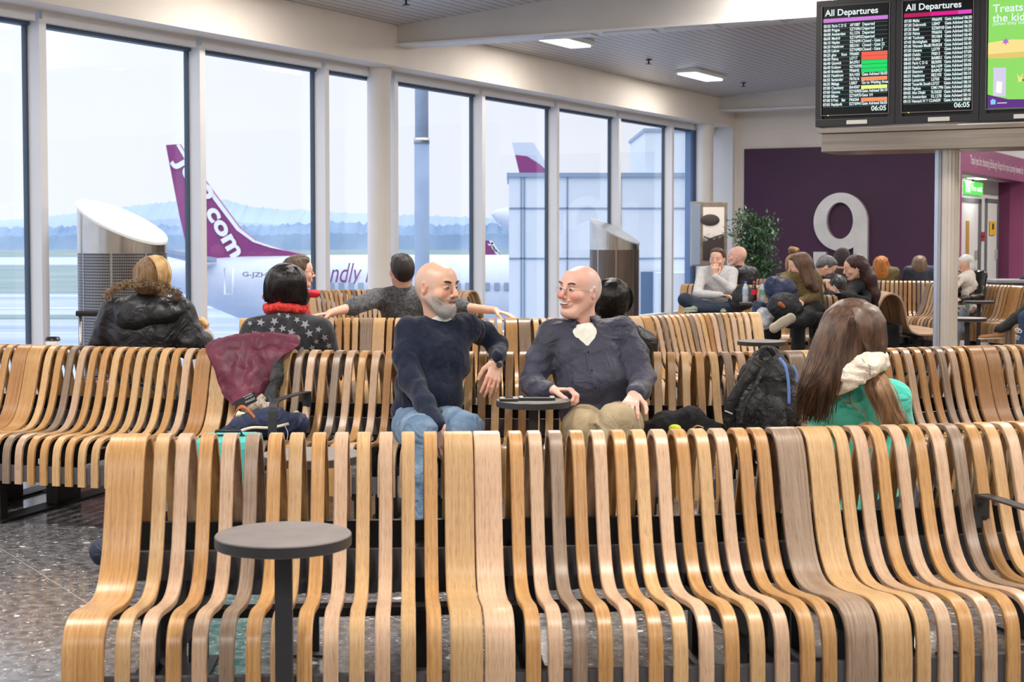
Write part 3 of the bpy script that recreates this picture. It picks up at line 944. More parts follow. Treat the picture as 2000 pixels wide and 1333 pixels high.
# ---------------------------------------------------------------- steel air vents by the glazing
def vent_material(name, c_):
    m, nt, b = new_mat(name)
    setp(b, metal=.9, rough=.38)
    N, L = nt.nodes, nt.links
    tc = N.new('ShaderNodeTexCoord'); sp = N.new('ShaderNodeSeparateXYZ'); L.new(tc.outputs['Object'], sp.inputs[0])
    an = N.new('ShaderNodeMath'); an.operation = 'ARCTAN2'; L.new(sp.outputs['Y'], an.inputs[0]); L.new(sp.outputs['X'], an.inputs[1])
    outs = []
    for src, s_ in ((an.outputs[0], 26.0), (sp.outputs['Z'], 38.0)):
        mu = N.new('ShaderNodeMath'); mu.operation = 'MULTIPLY'; mu.inputs[1].default_value = s_; L.new(src, mu.inputs[0])
        fr = N.new('ShaderNodeMath'); fr.operation = 'FRACT'; L.new(mu.outputs[0], fr.inputs[0])
        gt = N.new('ShaderNodeMath'); gt.operation = 'GREATER_THAN'; gt.inputs[1].default_value = .42; L.new(fr.outputs[0], gt.inputs[0])
        outs.append(gt.outputs[0])
    an2 = N.new('ShaderNodeMath'); an2.operation = 'MULTIPLY'; L.new(outs[0], an2.inputs[0]); L.new(outs[1], an2.inputs[1])
    mx = N.new('ShaderNodeMix'); mx.data_type = 'RGBA'; L.new(an2.outputs[0], mx.inputs['Factor'])
    mx.inputs['A'].default_value = srgb(c_); mx.inputs['B'].default_value = srgb(26, 26, 30)
    L.new(mx.outputs['Result'], b.inputs['Base Color'])
    return m
def vent(px, Y, r, zmesh, zlow, zhigh, lab, rot, mats):
    c = atx(px, 1.0, Y)
    v = empty('air_vent', (c.x, c.y, 0)); tag(v, lab, 'air vent')
    m = MB(); m.cyl((0, 0, .04), (0, 0, zmesh), r, seg=56, caps=False); m.cyl((0, 0, 0), (0, 0, .06), r * 1.02, seg=56); m.build('grille', mats[0], v)
    m = MB()
    for k in range(8):
        t = k * math.pi / 4; m.box((r * .98, -.008, .05), (r * 1.006, .008, zmesh), M=Matrix.Rotation(t, 4, 'Z'))
    m.build('seam', M_STEEL, v)
    # cut-off hood
    seg = 56; vs = []; fs = []
    dx = Vector((math.cos(rot), math.sin(rot), 0))
    def zt(p):
        return (zlow + zhigh) / 2 + (zlow - zhigh) / 2 * (p.dot(dx) / r)
    lo = []; hi = []
    for k in range(seg):
        t = 2 * math.pi * k / seg
        p = Vector((r * math.cos(t), r * math.sin(t), 0))
        lo.append(Vector((p.x, p.y, zmesh))); hi.append(Vector((p.x, p.y, zt(p))))
    m = MB(); m.add(lo + hi, [(i, (i + 1) % seg, seg + (i + 1) % seg, seg + i) for i in range(seg)], smooth=True); m.build('hood', mats[1], v)
    m = MB()
    top = [h * 1 for h in hi]; rim = [Vector((h.x * 1.02, h.y * 1.02, h.z + (zlow - zhigh) / 2 * .02 * (Vector((h.x, h.y, 0)).dot(dx) / r))) for h in hi]
    up = [h + Vector((0, 0, .022)) for h in rim]
    n = seg
    m.add(rim + up, [(i, (i + 1) % n, n + (i + 1) % n, n + i) for i in range(n)] + [tuple(range(n))[::-1], tuple(range(n, 2 * n))]); m.build('slanted_cap', mats[2], v)
c1 = atx(240, 1.5, 14.2)
M_VENT = vent_material('perforated_steel', (150, 148, 148))
M_HOOD = noise_mat('mirror_steel_hood', (188, 186, 184), (206, 204, 200), scale=3, rough=.16, metal=1)
vent(240, 14.2, (325 - 155) / 2 * 14.2 / FOC, at(240, 494, 14.2).z, at(325, 478, 14.2).z, at(155, 394, 14.2).z,
     'steel cylinder vent with a big white slanted cap, behind the hooded woman', math.radians(-22), (M_VENT, M_HOOD, plain('white_vent_cap', (244, 244, 244), rough=.3)))
vent(1200, 25.0, 48 * 25.0 / FOC, at(1200, 488, 25).z, at(1248, 478, 25).z, at(1152, 428, 25).z,
     'brown steel cylinder vent with a silver slanted cap by the windows right of centre', math.radians(-22),
     (noise_mat('bronze_steel', (104, 92, 84), (126, 112, 102), rough=.3, metal=.8, stretch=(1, 1, .1)), M_HOOD, noise_mat('satin_cap', (196, 198, 200), (210, 210, 212), rough=.3, metal=.7)))

# ---------------------------------------------------------------- ficus beside the plum wall
def ficus():
    c = atx(1474, .8, 25.5)
    r = empty('ficus_tree', (c.x, c.y, 0))
    tag(r, 'bushy green ficus tree in front of the plum wall', 'plant')
    rnd = random.Random(5)
    m = MB()
    m.tube([(0, 0, .3), (.03, .02, .8), (-.02, 0, 1.3), (.02, 0, 1.7)], [.028, .024, .02, .012], mi=0)
    m.tube([(-.02, 0, .4), (-.07, .02, .9), (.03, 0, 1.4)], [.02, .018, .012], mi=0)
    leaves = MB()
    for bidx in range(84):
        t = rnd.uniform(.75, 1.75)
        a = rnd.uniform(0, 2 * math.pi); ln = rnd.uniform(.18, .42) * (1.0 if t > 1.0 else .8)
        if t < .95: a = rnd.uniform(-.6, .8)
        p0 = Vector((0, 0, t)); p1 = p0 + Vector((math.cos(a) * ln, math.sin(a) * ln, rnd.uniform(-.12, .16)))
        m.tube([p0, (p0 + p1) / 2 + Vector((0, 0, .03)), p1], [.008, .006, .003], seg=5)
        for k in range(30):
            q = p0.lerp(p1, rnd.uniform(.25, 1.1)) + Vector((rnd.gauss(0, .055), rnd.gauss(0, .055), rnd.gauss(0, .055)))
            L = rnd.uniform(.06, .11); w = L * .42
            R = Matrix.Rotation(rnd.uniform(0, 6.28), 3, 'Z') @ Matrix.Rotation(rnd.uniform(-1.0, 1.2), 3, 'X')
            pts = [Vector((0, 0, 0)), Vector((-w / 2, L * .45, .006)), Vector((0, L, -.008)), Vector((w / 2, L * .45, .006)), Vector((0, L * .5, -.006))]
            vs = [q + R @ x for x in pts]
            leaves.add(vs, [(0, 4, 1), (0, 3, 4), (1, 4, 2), (4, 3, 2)], mi=0 if rnd.random() < .6 else 1)
    m.build('trunk', plain('ficus_bark', (104, 78, 62), rough=.8), r)
    leaves.build('foliage', [plain('ficus_leaf', (58, 96, 64), rough=.35), plain('ficus_leaf_pale', (122, 156, 122), rough=.35)], r)
    m = MB(); m.lathe([(0, .3), (.17, .3), (.2, .38), (.18, .38), (.15, 0), (0, 0)]); m.build('pot', M_DARKSTEEL, r)
ficus()

# ================================================================ outside
GZ = -5.1
def apron_mat():
    m, nt, b = new_mat('wet_apron')
    setp(b, rough=.45)
    N, L = nt.nodes, nt.links
    tc = N.new('ShaderNodeTexCoord')
    mp = N.new('ShaderNodeMapping'); mp.inputs['Scale'].default_value = (.01, .06, 1)
    L.new(tc.outputs['Object'], mp.inputs[0])
    nz = N.new('ShaderNodeTexNoise'); nz.inputs['Scale'].default_value = 1.6; nz.inputs['Detail'].default_value = 6
    L.new(mp.outputs[0], nz.inputs['Vector'])
    r1 = N.new('ShaderNodeValToRGB')
    r1.color_ramp.elements[0].position = .35; r1.color_ramp.elements[0].color = srgb(116, 138, 168)
    r1.color_ramp.elements[1].position = .62; r1.color_ramp.elements[1].color = srgb(160, 178, 204)
    L.new(nz.outputs[0], r1.inputs[0]); L.new(r1.outputs[0], b.inputs['Base Color'])
    return m
o = MB(); o.box((-900, 3, GZ - .5), (900, 900, GZ)); o = struct(o.build('ground', apron_mat()))
# grass strips and painted lines
def strip(name, y0, y1, mat, x0=-500, x1=500, z=.02, ang=0):
    m = MB(); m.box((x0, y0, GZ), (x1, y1, GZ + z)); q = m.build(name, mat); q.rotation_euler = (0, 0, ang)
    return struct(q)
M_GRASS = noise_mat('hazy_grass', (108, 132, 136), (132, 150, 150), scale=.05, rough=.9)  # haze tint is part of the grass colour
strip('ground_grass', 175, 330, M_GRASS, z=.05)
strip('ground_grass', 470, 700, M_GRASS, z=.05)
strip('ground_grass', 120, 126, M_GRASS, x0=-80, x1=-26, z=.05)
M_LINE = plain('apron_line_paint', (216, 224, 234), rough=.7)
for y0, w in ((50, .3), (62, .3), (82, .4), (104, .4), (140, 1.2), (168, 1.0)):
    q = strip('ground_line', y0, y0 + w, M_LINE, x0=-150, x1=150, z=.03, ang=.06)
strip('ground_taxiway', 340, 450, plain('taxiway', (168, 184, 206)), z=.06)
# hills and tree line, distance haze mixed into their colours
def ridge(name, Y, pts, mat, depth=60, jag=0, seed=1):
    rnd = random.Random(seed)
    top = []
    for (px, py) in pts:
        top.append(at(px, py, Y))
    dense = []
    for a, b in zip(top[:-1], top[1:]):
        n = max(2, int((b.x - a.x) / (Y * .0018))) if jag else 4
        for k in range(n):
            p = a.lerp(b, k / n); p.z += rnd.uniform(-jag, jag)
            dense.append(p)
    dense.append(top[-1])
    vs = []; n = len(dense)
    for p in dense: vs.append((p.x, Y, GZ - 1))
    for p in dense: vs.append((p.x, Y + (depth * .2), p.z * .6 + GZ * .4))
    for p in dense: vs.append((p.x, Y + depth * .6, p.z))
    for p in dense: vs.append((p.x, Y + depth * 1.4, GZ - 1))
    fs = []
    for r_ in range(3):
        for i in range(n - 1):
            fs.append((r_ * n + i, r_ * n + i + 1, (r_ + 1) * n + i + 1, (r_ + 1) * n + i))
    m = MB(); m.add(vs, fs)
    return struct(m.build(name, mat))
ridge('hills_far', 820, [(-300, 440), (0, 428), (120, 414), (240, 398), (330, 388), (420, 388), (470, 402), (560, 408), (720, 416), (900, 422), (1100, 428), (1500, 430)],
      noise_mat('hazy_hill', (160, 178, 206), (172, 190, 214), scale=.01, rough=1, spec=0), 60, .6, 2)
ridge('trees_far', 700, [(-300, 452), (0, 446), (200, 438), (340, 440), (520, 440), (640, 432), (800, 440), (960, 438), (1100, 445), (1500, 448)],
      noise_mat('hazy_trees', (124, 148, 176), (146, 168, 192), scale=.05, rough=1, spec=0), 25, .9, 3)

# aircraft: fuselage, tail fin, tailplane, lettering
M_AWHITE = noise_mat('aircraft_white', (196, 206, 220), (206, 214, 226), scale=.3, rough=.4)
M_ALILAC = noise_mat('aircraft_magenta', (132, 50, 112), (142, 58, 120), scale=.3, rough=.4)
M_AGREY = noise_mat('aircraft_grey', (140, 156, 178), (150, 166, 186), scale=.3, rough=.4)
def plane(name, Y, lab, fin, fus0, fus1, ztop, R, with_text, yaw=0.0, tail_white=False):
    """built facing right; fin: list of pixel outline points at distance Y"""
    root = empty(name, (at(fus0, 500, Y).x, Y, GZ)); tag(root, lab, 'aircraft')
    o0 = root.location
    P = [at(px, py, Y) - o0 for (px, py) in fin]
    m = MB()
    n = len(P)
    th = .22
    vs = [p + Vector((0, -th, 0)) for p in P] + [p + Vector((0, th, 0)) for p in P]
    m.add(vs, [tuple(range(n)), tuple(range(n, 2 * n))[::-1]] + [(i, n + i, n + (i + 1) % n, (i + 1) % n) for i in range(n)])
    m.build('tail_fin', M_AWHITE if tail_white else M_ALILAC, root)
    # fuselage: lofted rings along x, tapering to the tail cone
    zc = ztop - R
    x0 = at(fus0, 500, Y).x - o0.x; x1 = at(fus1, 500, Y).x - o0.x
    rings = []
    L = x1 - x0
    for f, rr, dz in ((0, .05, .62), (.02, .25, .55), (.07, .5, .40), (.14, .75, .22), (.24, .93, .06), (.34, 1, 0), (.7, 1, 0), (1, 1, 0)):
        rings.append((x0 + L * f, R * rr, zc + R * dz))
    seg = 40; vs = []
    for (x, rr, z) in rings:
        for k in range(seg):
            t = 2 * math.pi * k / seg
            vs.append((x, rr * math.sin(t), z - o0.z + rr * math.cos(t)))
    fs = []
    for i in range(len(rings) - 1):
        for k in range(seg):
            k2 = (k + 1) % seg
            fs.append((i * seg + k, i * seg + k2, (i + 1) * seg + k2, (i + 1) * seg + k))
    m = MB()
    m.add(vs, fs, 0, True)
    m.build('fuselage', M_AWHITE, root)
    return root, o0, zc
fin = [(326, 284), (352, 282), (372, 312), (430, 392), (470, 446), (500, 470), (560, 490), (606, 500), (606, 506), (372, 506), (352, 420)]
Y1 = 68.0
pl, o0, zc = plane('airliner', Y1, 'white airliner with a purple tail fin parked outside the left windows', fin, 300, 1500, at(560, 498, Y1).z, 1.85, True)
me_ = [c_ for c_ in pl.children if c_.name.startswith('tail_fin')][0]
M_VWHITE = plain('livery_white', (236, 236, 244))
M_VPURP = plain('livery_purple', (122, 50, 120))
def outside_text(body, pxa, pya, pxb, pyb, Y, size_px, mat, root, bold=.0, shear=0, dy=-.3):
    a, b = at(pxa, pya, Y), at(pxb, pyb, Y)
    d = (b - a); L = d.length; d.normalize()
    up = Vector((-d.z, 0, d.x))
    t = text_mesh('lettering', body, 1.0, mat, Matrix.Identity(4), root, bold=bold, shear=shear)
    xs = [v.co.x for v in t.data.vertices]; ysz = [v.co.y for v in t.data.vertices]
    s = L / (max(xs) - min(xs)); sy = size_px * Y / FOC / (max(ysz) - min(ysz))
    M = Matrix(((d.x * s, up.x * sy, 0, 0), (0, 0, -1, 0), (d.z * s, up.z * sy, 0, 0), (0, 0, 0, 1)))
    loc = a + Vector((0, dy, 0)) - root.location - M.to_3x3() @ Vector((min(xs), min(ysz), 0))
    t.matrix_local = Matrix.Translation(loc) @ M
    return t
outside_text('Jet2.com', 334, 318, 446, 512, Y1, 46, M_VWHITE, pl, bold=.035)
P = [at(px, py, Y1) - o0 for (px, py) in [(352, 282), (372, 312), (430, 392), (470, 446), (500, 470), (560, 490), (530, 484), (496, 473), (464, 450), (424, 397), (366, 317), (347, 284)]]
m = MB(); m.add([p + Vector((0, -.26, 0)) for p in P] + [p + Vector((0, -.2, 0)) for p in P], [tuple(range(12)), tuple(range(12, 24))[::-1]]); m.build('fin_edge', M_VWHITE, pl)
t1 = outside_text('Friendly low fares', 600, 562, 850, 562, Y1, 50, M_VPURP, pl, shear=.35, dy=-1.75)
outside_text('G-JZHA', 488, 541, 548, 543, Y1, 12, plain('livery_grey', (96, 110, 136)), pl, dy=-1.9, bold=.02)
# cheat: none - a row of cabin windows, doors
m = MB()
for k in range(22):
    a = at(620 + k * 18.5, 557, Y1) - o0
    m.box((a.x - .12, -1.90, a.z - .17), (a.x + .12, -1.80, a.z + .17), bev=.04)
for k in range(20):
    pass
m.build('cabin_window', M_AGREY, pl)
def door_outline(px0, px1, py0, py1, root, o0, Y, r=1.87):
    a, b = at(px0, py0, Y) - o0, at(px1, py1, Y) - o0
    m = MB()
    pts = [(a.x, -r, a.z), (b.x, -r, a.z), (b.x, -r * .97, b.z), (a.x, -r * .97, b.z)]
    m.tube(pts, .05, seg=6, closed=True)
    m.build('cabin_door', M_VWHITE, root)
door_outline(453, 470, 522, 572, pl, o0, Y1)
# tailplane
a = at(330, 512, Y1) - o0; b = at(560, 585, Y1 - 9) - o0
m = MB(); m.add([(at(380, 512, Y1).x - o0.x, -.8, a.z), (at(430, 512, Y1).x - o0.x, -.8, a.z), (at(330, 512, Y1).x - o0.x + .3, -6.5, a.z + .7), (at(312, 512, Y1).x - o0.x + .3, -6.5, a.z + .7),
                (at(380, 512, Y1).x - o0.x, -.8, a.z + .2), (at(430, 512, Y1).x - o0.x, -.8, a.z + .2), (at(330, 512, Y1).x - o0.x + .3, -6.5, a.z + .8), (at(312, 512, Y1).x - o0.x + .3, -6.5, a.z + .8)],
               [(0, 1, 2, 3), (7, 6, 5, 4), (0, 4, 5, 1), (1, 5, 6, 2), (2, 6, 7, 3), (3, 7, 4, 0)]); m.build('tailplane', M_AGREY, pl)
# main gear legs so that it stands on the apron
m = MB()
for px in (900, 1300):
    x = at(px, 500, Y1).x - o0.x
    m.cyl((x, -.3, zc - o0.z), (x, -.3, .45), .14, seg=12); m.cyl((x, -.6, .5), (x, .0, .5), .5, seg=20)
m.build('landing_gear', M_DARKSTEEL, pl)
# second aircraft tail above the pale building
Y2 = 110.0
fin2 = [(1000, 279), (1042, 279), (1066, 318), (1110, 352), (1160, 372), (1160, 400), (1030, 400), (1016, 345)]
pl2, o2, _z = plane('airliner', Y2, 'airliner whose white and purple tail fin shows above the pale building', fin2, 960, 1500, at(1050, 372, Y2).z - 1, 1.85, False, tail_white=True)
P = [at(px, py, Y2) - o2 for (px, py) in [(1006, 303), (1030, 306), (1055, 322), (1080, 345), (1090, 400), (1030, 400), (1016, 345)]]
m = MB(); m.add([p + Vector((0, -.26, 0)) for p in P] + [p + Vector((0, -.2, 0)) for p in P], [tuple(range(7)), tuple(range(7, 14))[::-1]]); m.build('fin_swoosh', M_ALILAC, pl2)
# small distant tail
Y3 = 240.0
fin3 = [(940, 470), (960, 470), (972, 490), (982, 506), (990, 512), (945, 512)]
pl3, o3, _z = plane('airliner', Y3, 'distant airliner with a small purple tail fin seen beyond the nearer one', fin3, 930, 1100, at(970, 508, Y3).z, 1.85, False)
outside_text('Jet2', 952, 476, 972, 506, Y3, 10, M_VWHITE, pl3, bold=.03)
P = [at(px, py, Y3) - o3 for (px, py) in [(955, 470), (961, 470), (988, 510), (978, 510)]]
m = MB(); m.add([p + Vector((0, -.3, 0)) for p in P], [(0, 1, 2, 3)]); m.build('fin_edge', M_VWHITE, pl3)

# pale clad terminal building seen through the right-hand panes
M_CLAD = noise_mat('pale_blue_cladding', (226, 238, 248), (234, 242, 250), scale=.4, rough=.5)
M_CLADL = plain('cladding_joint', (132, 156, 182))
YB = 44.0
x0 = at(994, 400, YB).x; zt = at(1100, 346, YB).z
bl = empty('terminal_building', (x0, YB, GZ)); tag(bl, 'pale blue panelled terminal building outside the right windows', 'building')
H = zt - GZ
m = MB(); m.box((0, 0, 0), (8.0, 6, H)); m.build('wall', M_CLAD, bl)
m = MB(); m.box((-.06, -.08, H), (8.1, 6.1, H + .12)); m.build('parapet', plain('parapet_metal', (150, 172, 196)), bl)
m = MB()
for py in (407, 505):
    z = at(1100, py, YB).z - GZ; m.box((0, -.03, z - .02), (8.0, 0, z + .02))
for px in (1018, 1024, 1108, 1212):
    x = at(px, 400, YB).x - x0; m.box((x - .02, -.03, 0), (x + .02, 0, H))
m.build('panel_joint', M_CLADL, bl)
x1 = at(1262, 400, YB).x - x0; zt2 = at(1300, 256, YB).z - GZ
m = MB(); m.box((x1, .4, H), (x1 + 4.5, 6, zt2)); m.box((x1 - .05, .35, zt2), (x1 + 4.6, 6.1, zt2 + .1), mi=1); m.build('upper_storey', [M_CLAD, MATS['parapet_metal']], bl)
m = MB(); xa_ = at(1252, 400, YB).x - x0; xb_ = at(1300, 400, YB).x - x0
m.box((xa_, -.06, at(1270, 612, YB).z - GZ - 2), (xb_, 0, at(1270, 531, YB).z - GZ)); m.build('window_band', plain('dark_blue_glazing', (98, 124, 152), rough=.2), bl)
m = MB(); m.box((x1 + .2, -1.5, H * .0), (x1 + 4.5, .4, at(1300, 531, YB).z - GZ)); m.build('canopy', M_CLAD, bl)
# lighting mast
c = at(824, 400, 34.0); w = 28 * 34 / FOC
mst = empty('lighting_mast', (c.x, 34.0, GZ)); tag(mst, 'tall blue grey mast standing on the apron just outside the glazing', 'mast')
M_MAST = noise_mat('mast_grey_blue', (136, 158, 188), (152, 172, 198), scale=1.5, rough=.6)
m = MB(); m.cyl((0, 0, 0), (0, 0, at(824, 275, 34).z - GZ), w * .52, seg=28); m.build('lower_shaft', M_MAST, mst)
m = MB(); m.cyl((0, 0, at(824, 275, 34).z - GZ), (0, 0, 16), w * .47, seg=28); m.build('upper_shaft', noise_mat('mast_pale', (176, 192, 212), (186, 200, 218), rough=.6), mst)
m = MB(); z_ = at(824, 275, 34).z - GZ; m.cyl((0, 0, z_ - .06), (0, 0, z_ + .06), w * .56, seg=28); m.build('collar', M_STEEL, mst)
# ================================================================ slatted benches
def wood_mat(name, c1, c2, c3):
    m, nt, b = new_mat(name)
    setp(b, rough=.36, spec=.4, coat=.18, coatr=.3)
    N, L = nt.nodes, nt.links
    uv = N.new('ShaderNodeUVMap'); uv.uv_map = 'UVMap'
    oi = N.new('ShaderNodeObjectInfo')
    add = N.new('ShaderNodeVectorMath'); add.operation = 'ADD'
    cx = N.new('ShaderNodeCombineXYZ')
    mu = N.new('ShaderNodeMath'); mu.operation = 'MULTIPLY'; mu.inputs[1].default_value = 37.0
    L.new(oi.outputs['Random'], mu.inputs[0]); L.new(mu.outputs[0], cx.inputs[0]); L.new(mu.outputs[0], cx.inputs[1])
    L.new(uv.outputs[0], add.inputs[0]); L.new(cx.outputs[0], add.inputs[1])
    mp = N.new('ShaderNodeMapping'); mp.inputs['Scale'].default_value = (160, 3.0, 1); L.new(add.outputs[0], mp.inputs[0])
    nz = N.new('ShaderNodeTexNoise'); nz.inputs['Scale'].default_value = 1.0; nz.inputs['Detail'].default_value = 5; L.new(mp.outputs[0], nz.inputs['Vector'])
    mp2 = N.new('ShaderNodeMapping'); mp2.inputs['Scale'].default_value = (700, 22, 1); L.new(add.outputs[0], mp2.inputs[0])
    nz2 = N.new('ShaderNodeTexNoise'); nz2.inputs['Scale'].default_value = 1.0; nz2.inputs['Detail'].default_value = 2; L.new(mp2.outputs[0], nz2.inputs['Vector'])
    rp = N.new('ShaderNodeValToRGB')
    rp.color_ramp.elements[0].position = .30; rp.color_ramp.elements[0].color = srgb(c1)
    rp.color_ramp.elements[1].position = .72; rp.color_ramp.elements[1].color = srgb(c3)
    e = rp.color_ramp.elements.new(.5); e.color = srgb(c2)
    L.new(nz.outputs[0], rp.inputs[0])
    r2 = N.new('ShaderNodeValToRGB')
    r2.color_ramp.elements[0].position = .36; r2.color_ramp.elements[0].color = (.62, .54, .46, 1)
    r2.color_ramp.elements[1].position = .46; r2.color_ramp.elements[1].color = (1, 1, 1, 1)
    L.new(nz2.outputs[0], r2.inputs[0])
    mx = N.new('ShaderNodeMix'); mx.data_type = 'RGBA'; mx.blend_type = 'MULTIPLY'; mx.inputs['Factor'].default_value = .75
    L.new(rp.outputs[0], mx.inputs['A']); L.new(r2.outputs[0], mx.inputs['B'])
    # small value change from slat to slat
    hs = N.new('ShaderNodeHueSaturation'); hs.inputs['Saturation'].default_value = .94
    mr = N.new('ShaderNodeMapRange'); mr.inputs[3].default_value = .80; mr.inputs[4].default_value = 1.02
    L.new(oi.outputs['Random'], mr.inputs[0]); L.new(mr.outputs[0], hs.inputs['Value'])
    L.new(mx.outputs['Result'], hs.inputs['Color'])
    L.new(hs.outputs[0], b.inputs['Base Color'])
    return m
WOOD = {
    'o': wood_mat('golden_oak', (170, 120, 62), (189, 141, 80), (202, 158, 97)),
    'l': wood_mat('light_ash', (196, 151, 94), (205, 165, 112), (215, 180, 127)),
    'b': wood_mat('pale_beech', (193, 156, 124), (204, 169, 136), (211, 180, 149)),
    'g': wood_mat('grey_walnut', (128, 103, 83), (150, 127, 106), (166, 145, 124)),
    'd': wood_mat('deep_oak', (154, 102, 46), (174, 123, 66), (189, 139, 80)),
}
HALF = [(0, .851), (.030, .847), (.058, .828), (.080, .790), (.100, .735), (.122, .660), (.145, .590), (.170, .530), (.205, .478), (.250, .444), (.310, .428),
        (.400, .430), (.480, .440), (.550, .446), (.605, .438), (.640, .412), (.656, .370), (.662, .310), (.664, .215)]
def prof_pts(double=True, n=3):
    if double == 'arch':     # wide open arch with a seat on one side only
        fr = [(0, .851), (.040, .842), (.080, .812), (.115, .750), (.140, .660), (.156, .570), (.175, .505), (.21, .460), (.26, .437)] + HALF[10:]
        re_ = [(.040, .842), (.080, .812), (.118, .750), (.150, .650), (.170, .52), (.178, .38), (.180, .22)]
        return catmull(list(reversed([Vector((-q, z, 0)) for q, z in fr])) + [Vector((q, z, 0)) for q, z in re_], n)
    front = [Vector((-q, z, 0)) for q, z in HALF]
    rear = [Vector((q, z, 0)) for q, z in HALF[1:]]
    if not double:   # rear of the loop drops straight down behind the rail
        rear = [Vector((q, z, 0)) for q, z in [(.030, .847), (.058, .828), (.085, .780), (.115, .700), (.14, .6), (.155, .48), (.16, .34), (.16, .215)]]
    pts = list(reversed(front)) + rear
    return catmull(pts, n)
_slatmesh = {}
def slat_mesh(w, double=True, n=3):
    key = (round(w, 3), double, n)
    if key in _slatmesh:
        return _slatmesh[key]
    P = prof_pts(double, n)
    T = .019; c = .0028
    sec = [(-w / 2 + c, T / 2), (w / 2 - c, T / 2), (w / 2, T / 2 - c), (w / 2, -T / 2 + c), (w / 2 - c, -T / 2), (-w / 2 + c, -T / 2), (-w / 2, -T / 2 + c), (-w / 2, T / 2 - c)]
    vs = []; uvs = []; s = 0
    for i, p in enumerate(P):
        d = (P[min(i + 1, len(P) - 1)] - P[max(i - 1, 0)]).normalized()
        nn = Vector((-d.y, d.x, 0))          # towards the outside/top
        if i: s += (p - P[i - 1]).length
        for (x, t) in sec:
            q = p + nn * t
            vs.append((x, q.x, q.y)); uvs.append((x if abs(t) > T / 2 - .004 else x + t, s))
    K = 8; fs = []
    for i in range(len(P) - 1):
        for k in range(K):
            k2 = (k + 1) % K
            fs.append((i * K + k, (i + 1) * K + k, (i + 1) * K + k2, i * K + k2))
    fs.append(tuple(range(K))); fs.append(tuple((len(P) - 1) * K + k for k in range(K))[::-1])
    me = bpy.data.meshes.new('slat')
    me.from_pydata(vs, [], fs)
    uvl = me.uv_layers.new(name='UVMap')
    li = [l.vertex_index for l in me.loops]
    uvl.data.foreach_set('uv', [c_ for i in li for c_ in uvs[i]])
    me.polygons.foreach_set('use_smooth', [True] * len(me.polygons))
    me.materials.append(WOOD['o'])
    me.update()
    _slatmesh[key] = me
    try:
        me.set_sharp_from_angle(angle=math.radians(40))
    except Exception:
        pass
    return me

class Path:
    """bench crest line in plan, through points given in order"""
    def __init__(self, pts, ext0=0.0, ext1=0.0, sm=1):
        P = [Vector((p[0], p[1], 0)) for p in pts]
        if ext0: P.insert(0, P[0] + (P[0] - P[1]).normalized() * ext0)
        if ext1: P.append(P[-1] + (P[-1] - P[-2]).normalized() * ext1)
        Q = catmull(P, 24)
        for _ in range(60 * sm):            # relax
            Q = [Q[0]] + [(Q[i - 1] + Q[i] * 2 + Q[i + 1]) / 4 for i in range(1, len(Q) - 1)] + [Q[-1]]
        self.Q = Q; self.S = [0]
        for i in range(1, len(Q)):
            self.S.append(self.S[-1] + (Q[i] - Q[i - 1]).length)
        self.L = self.S[-1]
    def pos(self, s):
        s = min(max(s, 0), self.L)
        import bisect
        i = min(max(bisect.bisect_left(self.S, s), 1), len(self.S) - 1)
        f = (s - self.S[i - 1]) / max(self.S[i] - self.S[i - 1], 1e-9)
        return self.Q[i - 1].lerp(self.Q[i], f)
    def ang(self, s, e=.12):
        d = self.pos(s + e) - self.pos(s - e)
        return math.atan2(d.y, d.x)
    def s_px(self, px, z=.86):
        best = None
        lo = None
        for i, q in enumerate(self.Q):
            x = px_of((q.x, q.y, z))[0]
            if lo is not None and (lo[1] - px) * (x - px) <= 0 and x != lo[1]:
                f = (px - lo[1]) / (x - lo[1])
                return self.S[i - 1] + f * (self.S[i] - self.S[i - 1])
            lo = (i, x)
        x0 = px_of((self.Q[0].x, self.Q[0].y, z))[0]
        return 0 if abs(px - x0) < abs(px - lo[1]) else self.L
    def frame(self, s, q=0, z=0):
        a = self.ang(s); p = self.pos(s)
        return Matrix.Translation(p) @ Matrix.Rotation(a, 4, 'Z') @ Matrix.Translation((0, q, z))

def rail(mb, path, s0, s1, q0, q1, z0, z1, n=None, mi=0):
    n = n or max(2, int((s1 - s0) / .15))
    vs = []
    for i in range(n + 1):
        M = path.frame(s0 + (s1 - s0) * i / n)
        for (q, z) in ((q0, z0), (q1, z0), (q1, z1), (q0, z1)):
            vs.append(M @ Vector((0, q, z)))
    fs = [(0, 1, 2, 3), tuple(4 * n + k for k in (3, 2, 1, 0))]
    for i in range(n):
        for k in range(4):
            k2 = (k + 1) % 4
            fs.append((i * 4 + k, (i + 1) * 4 + k, (i + 1) * 4 + k2, i * 4 + k2))
    mb.add(vs, fs, mi)

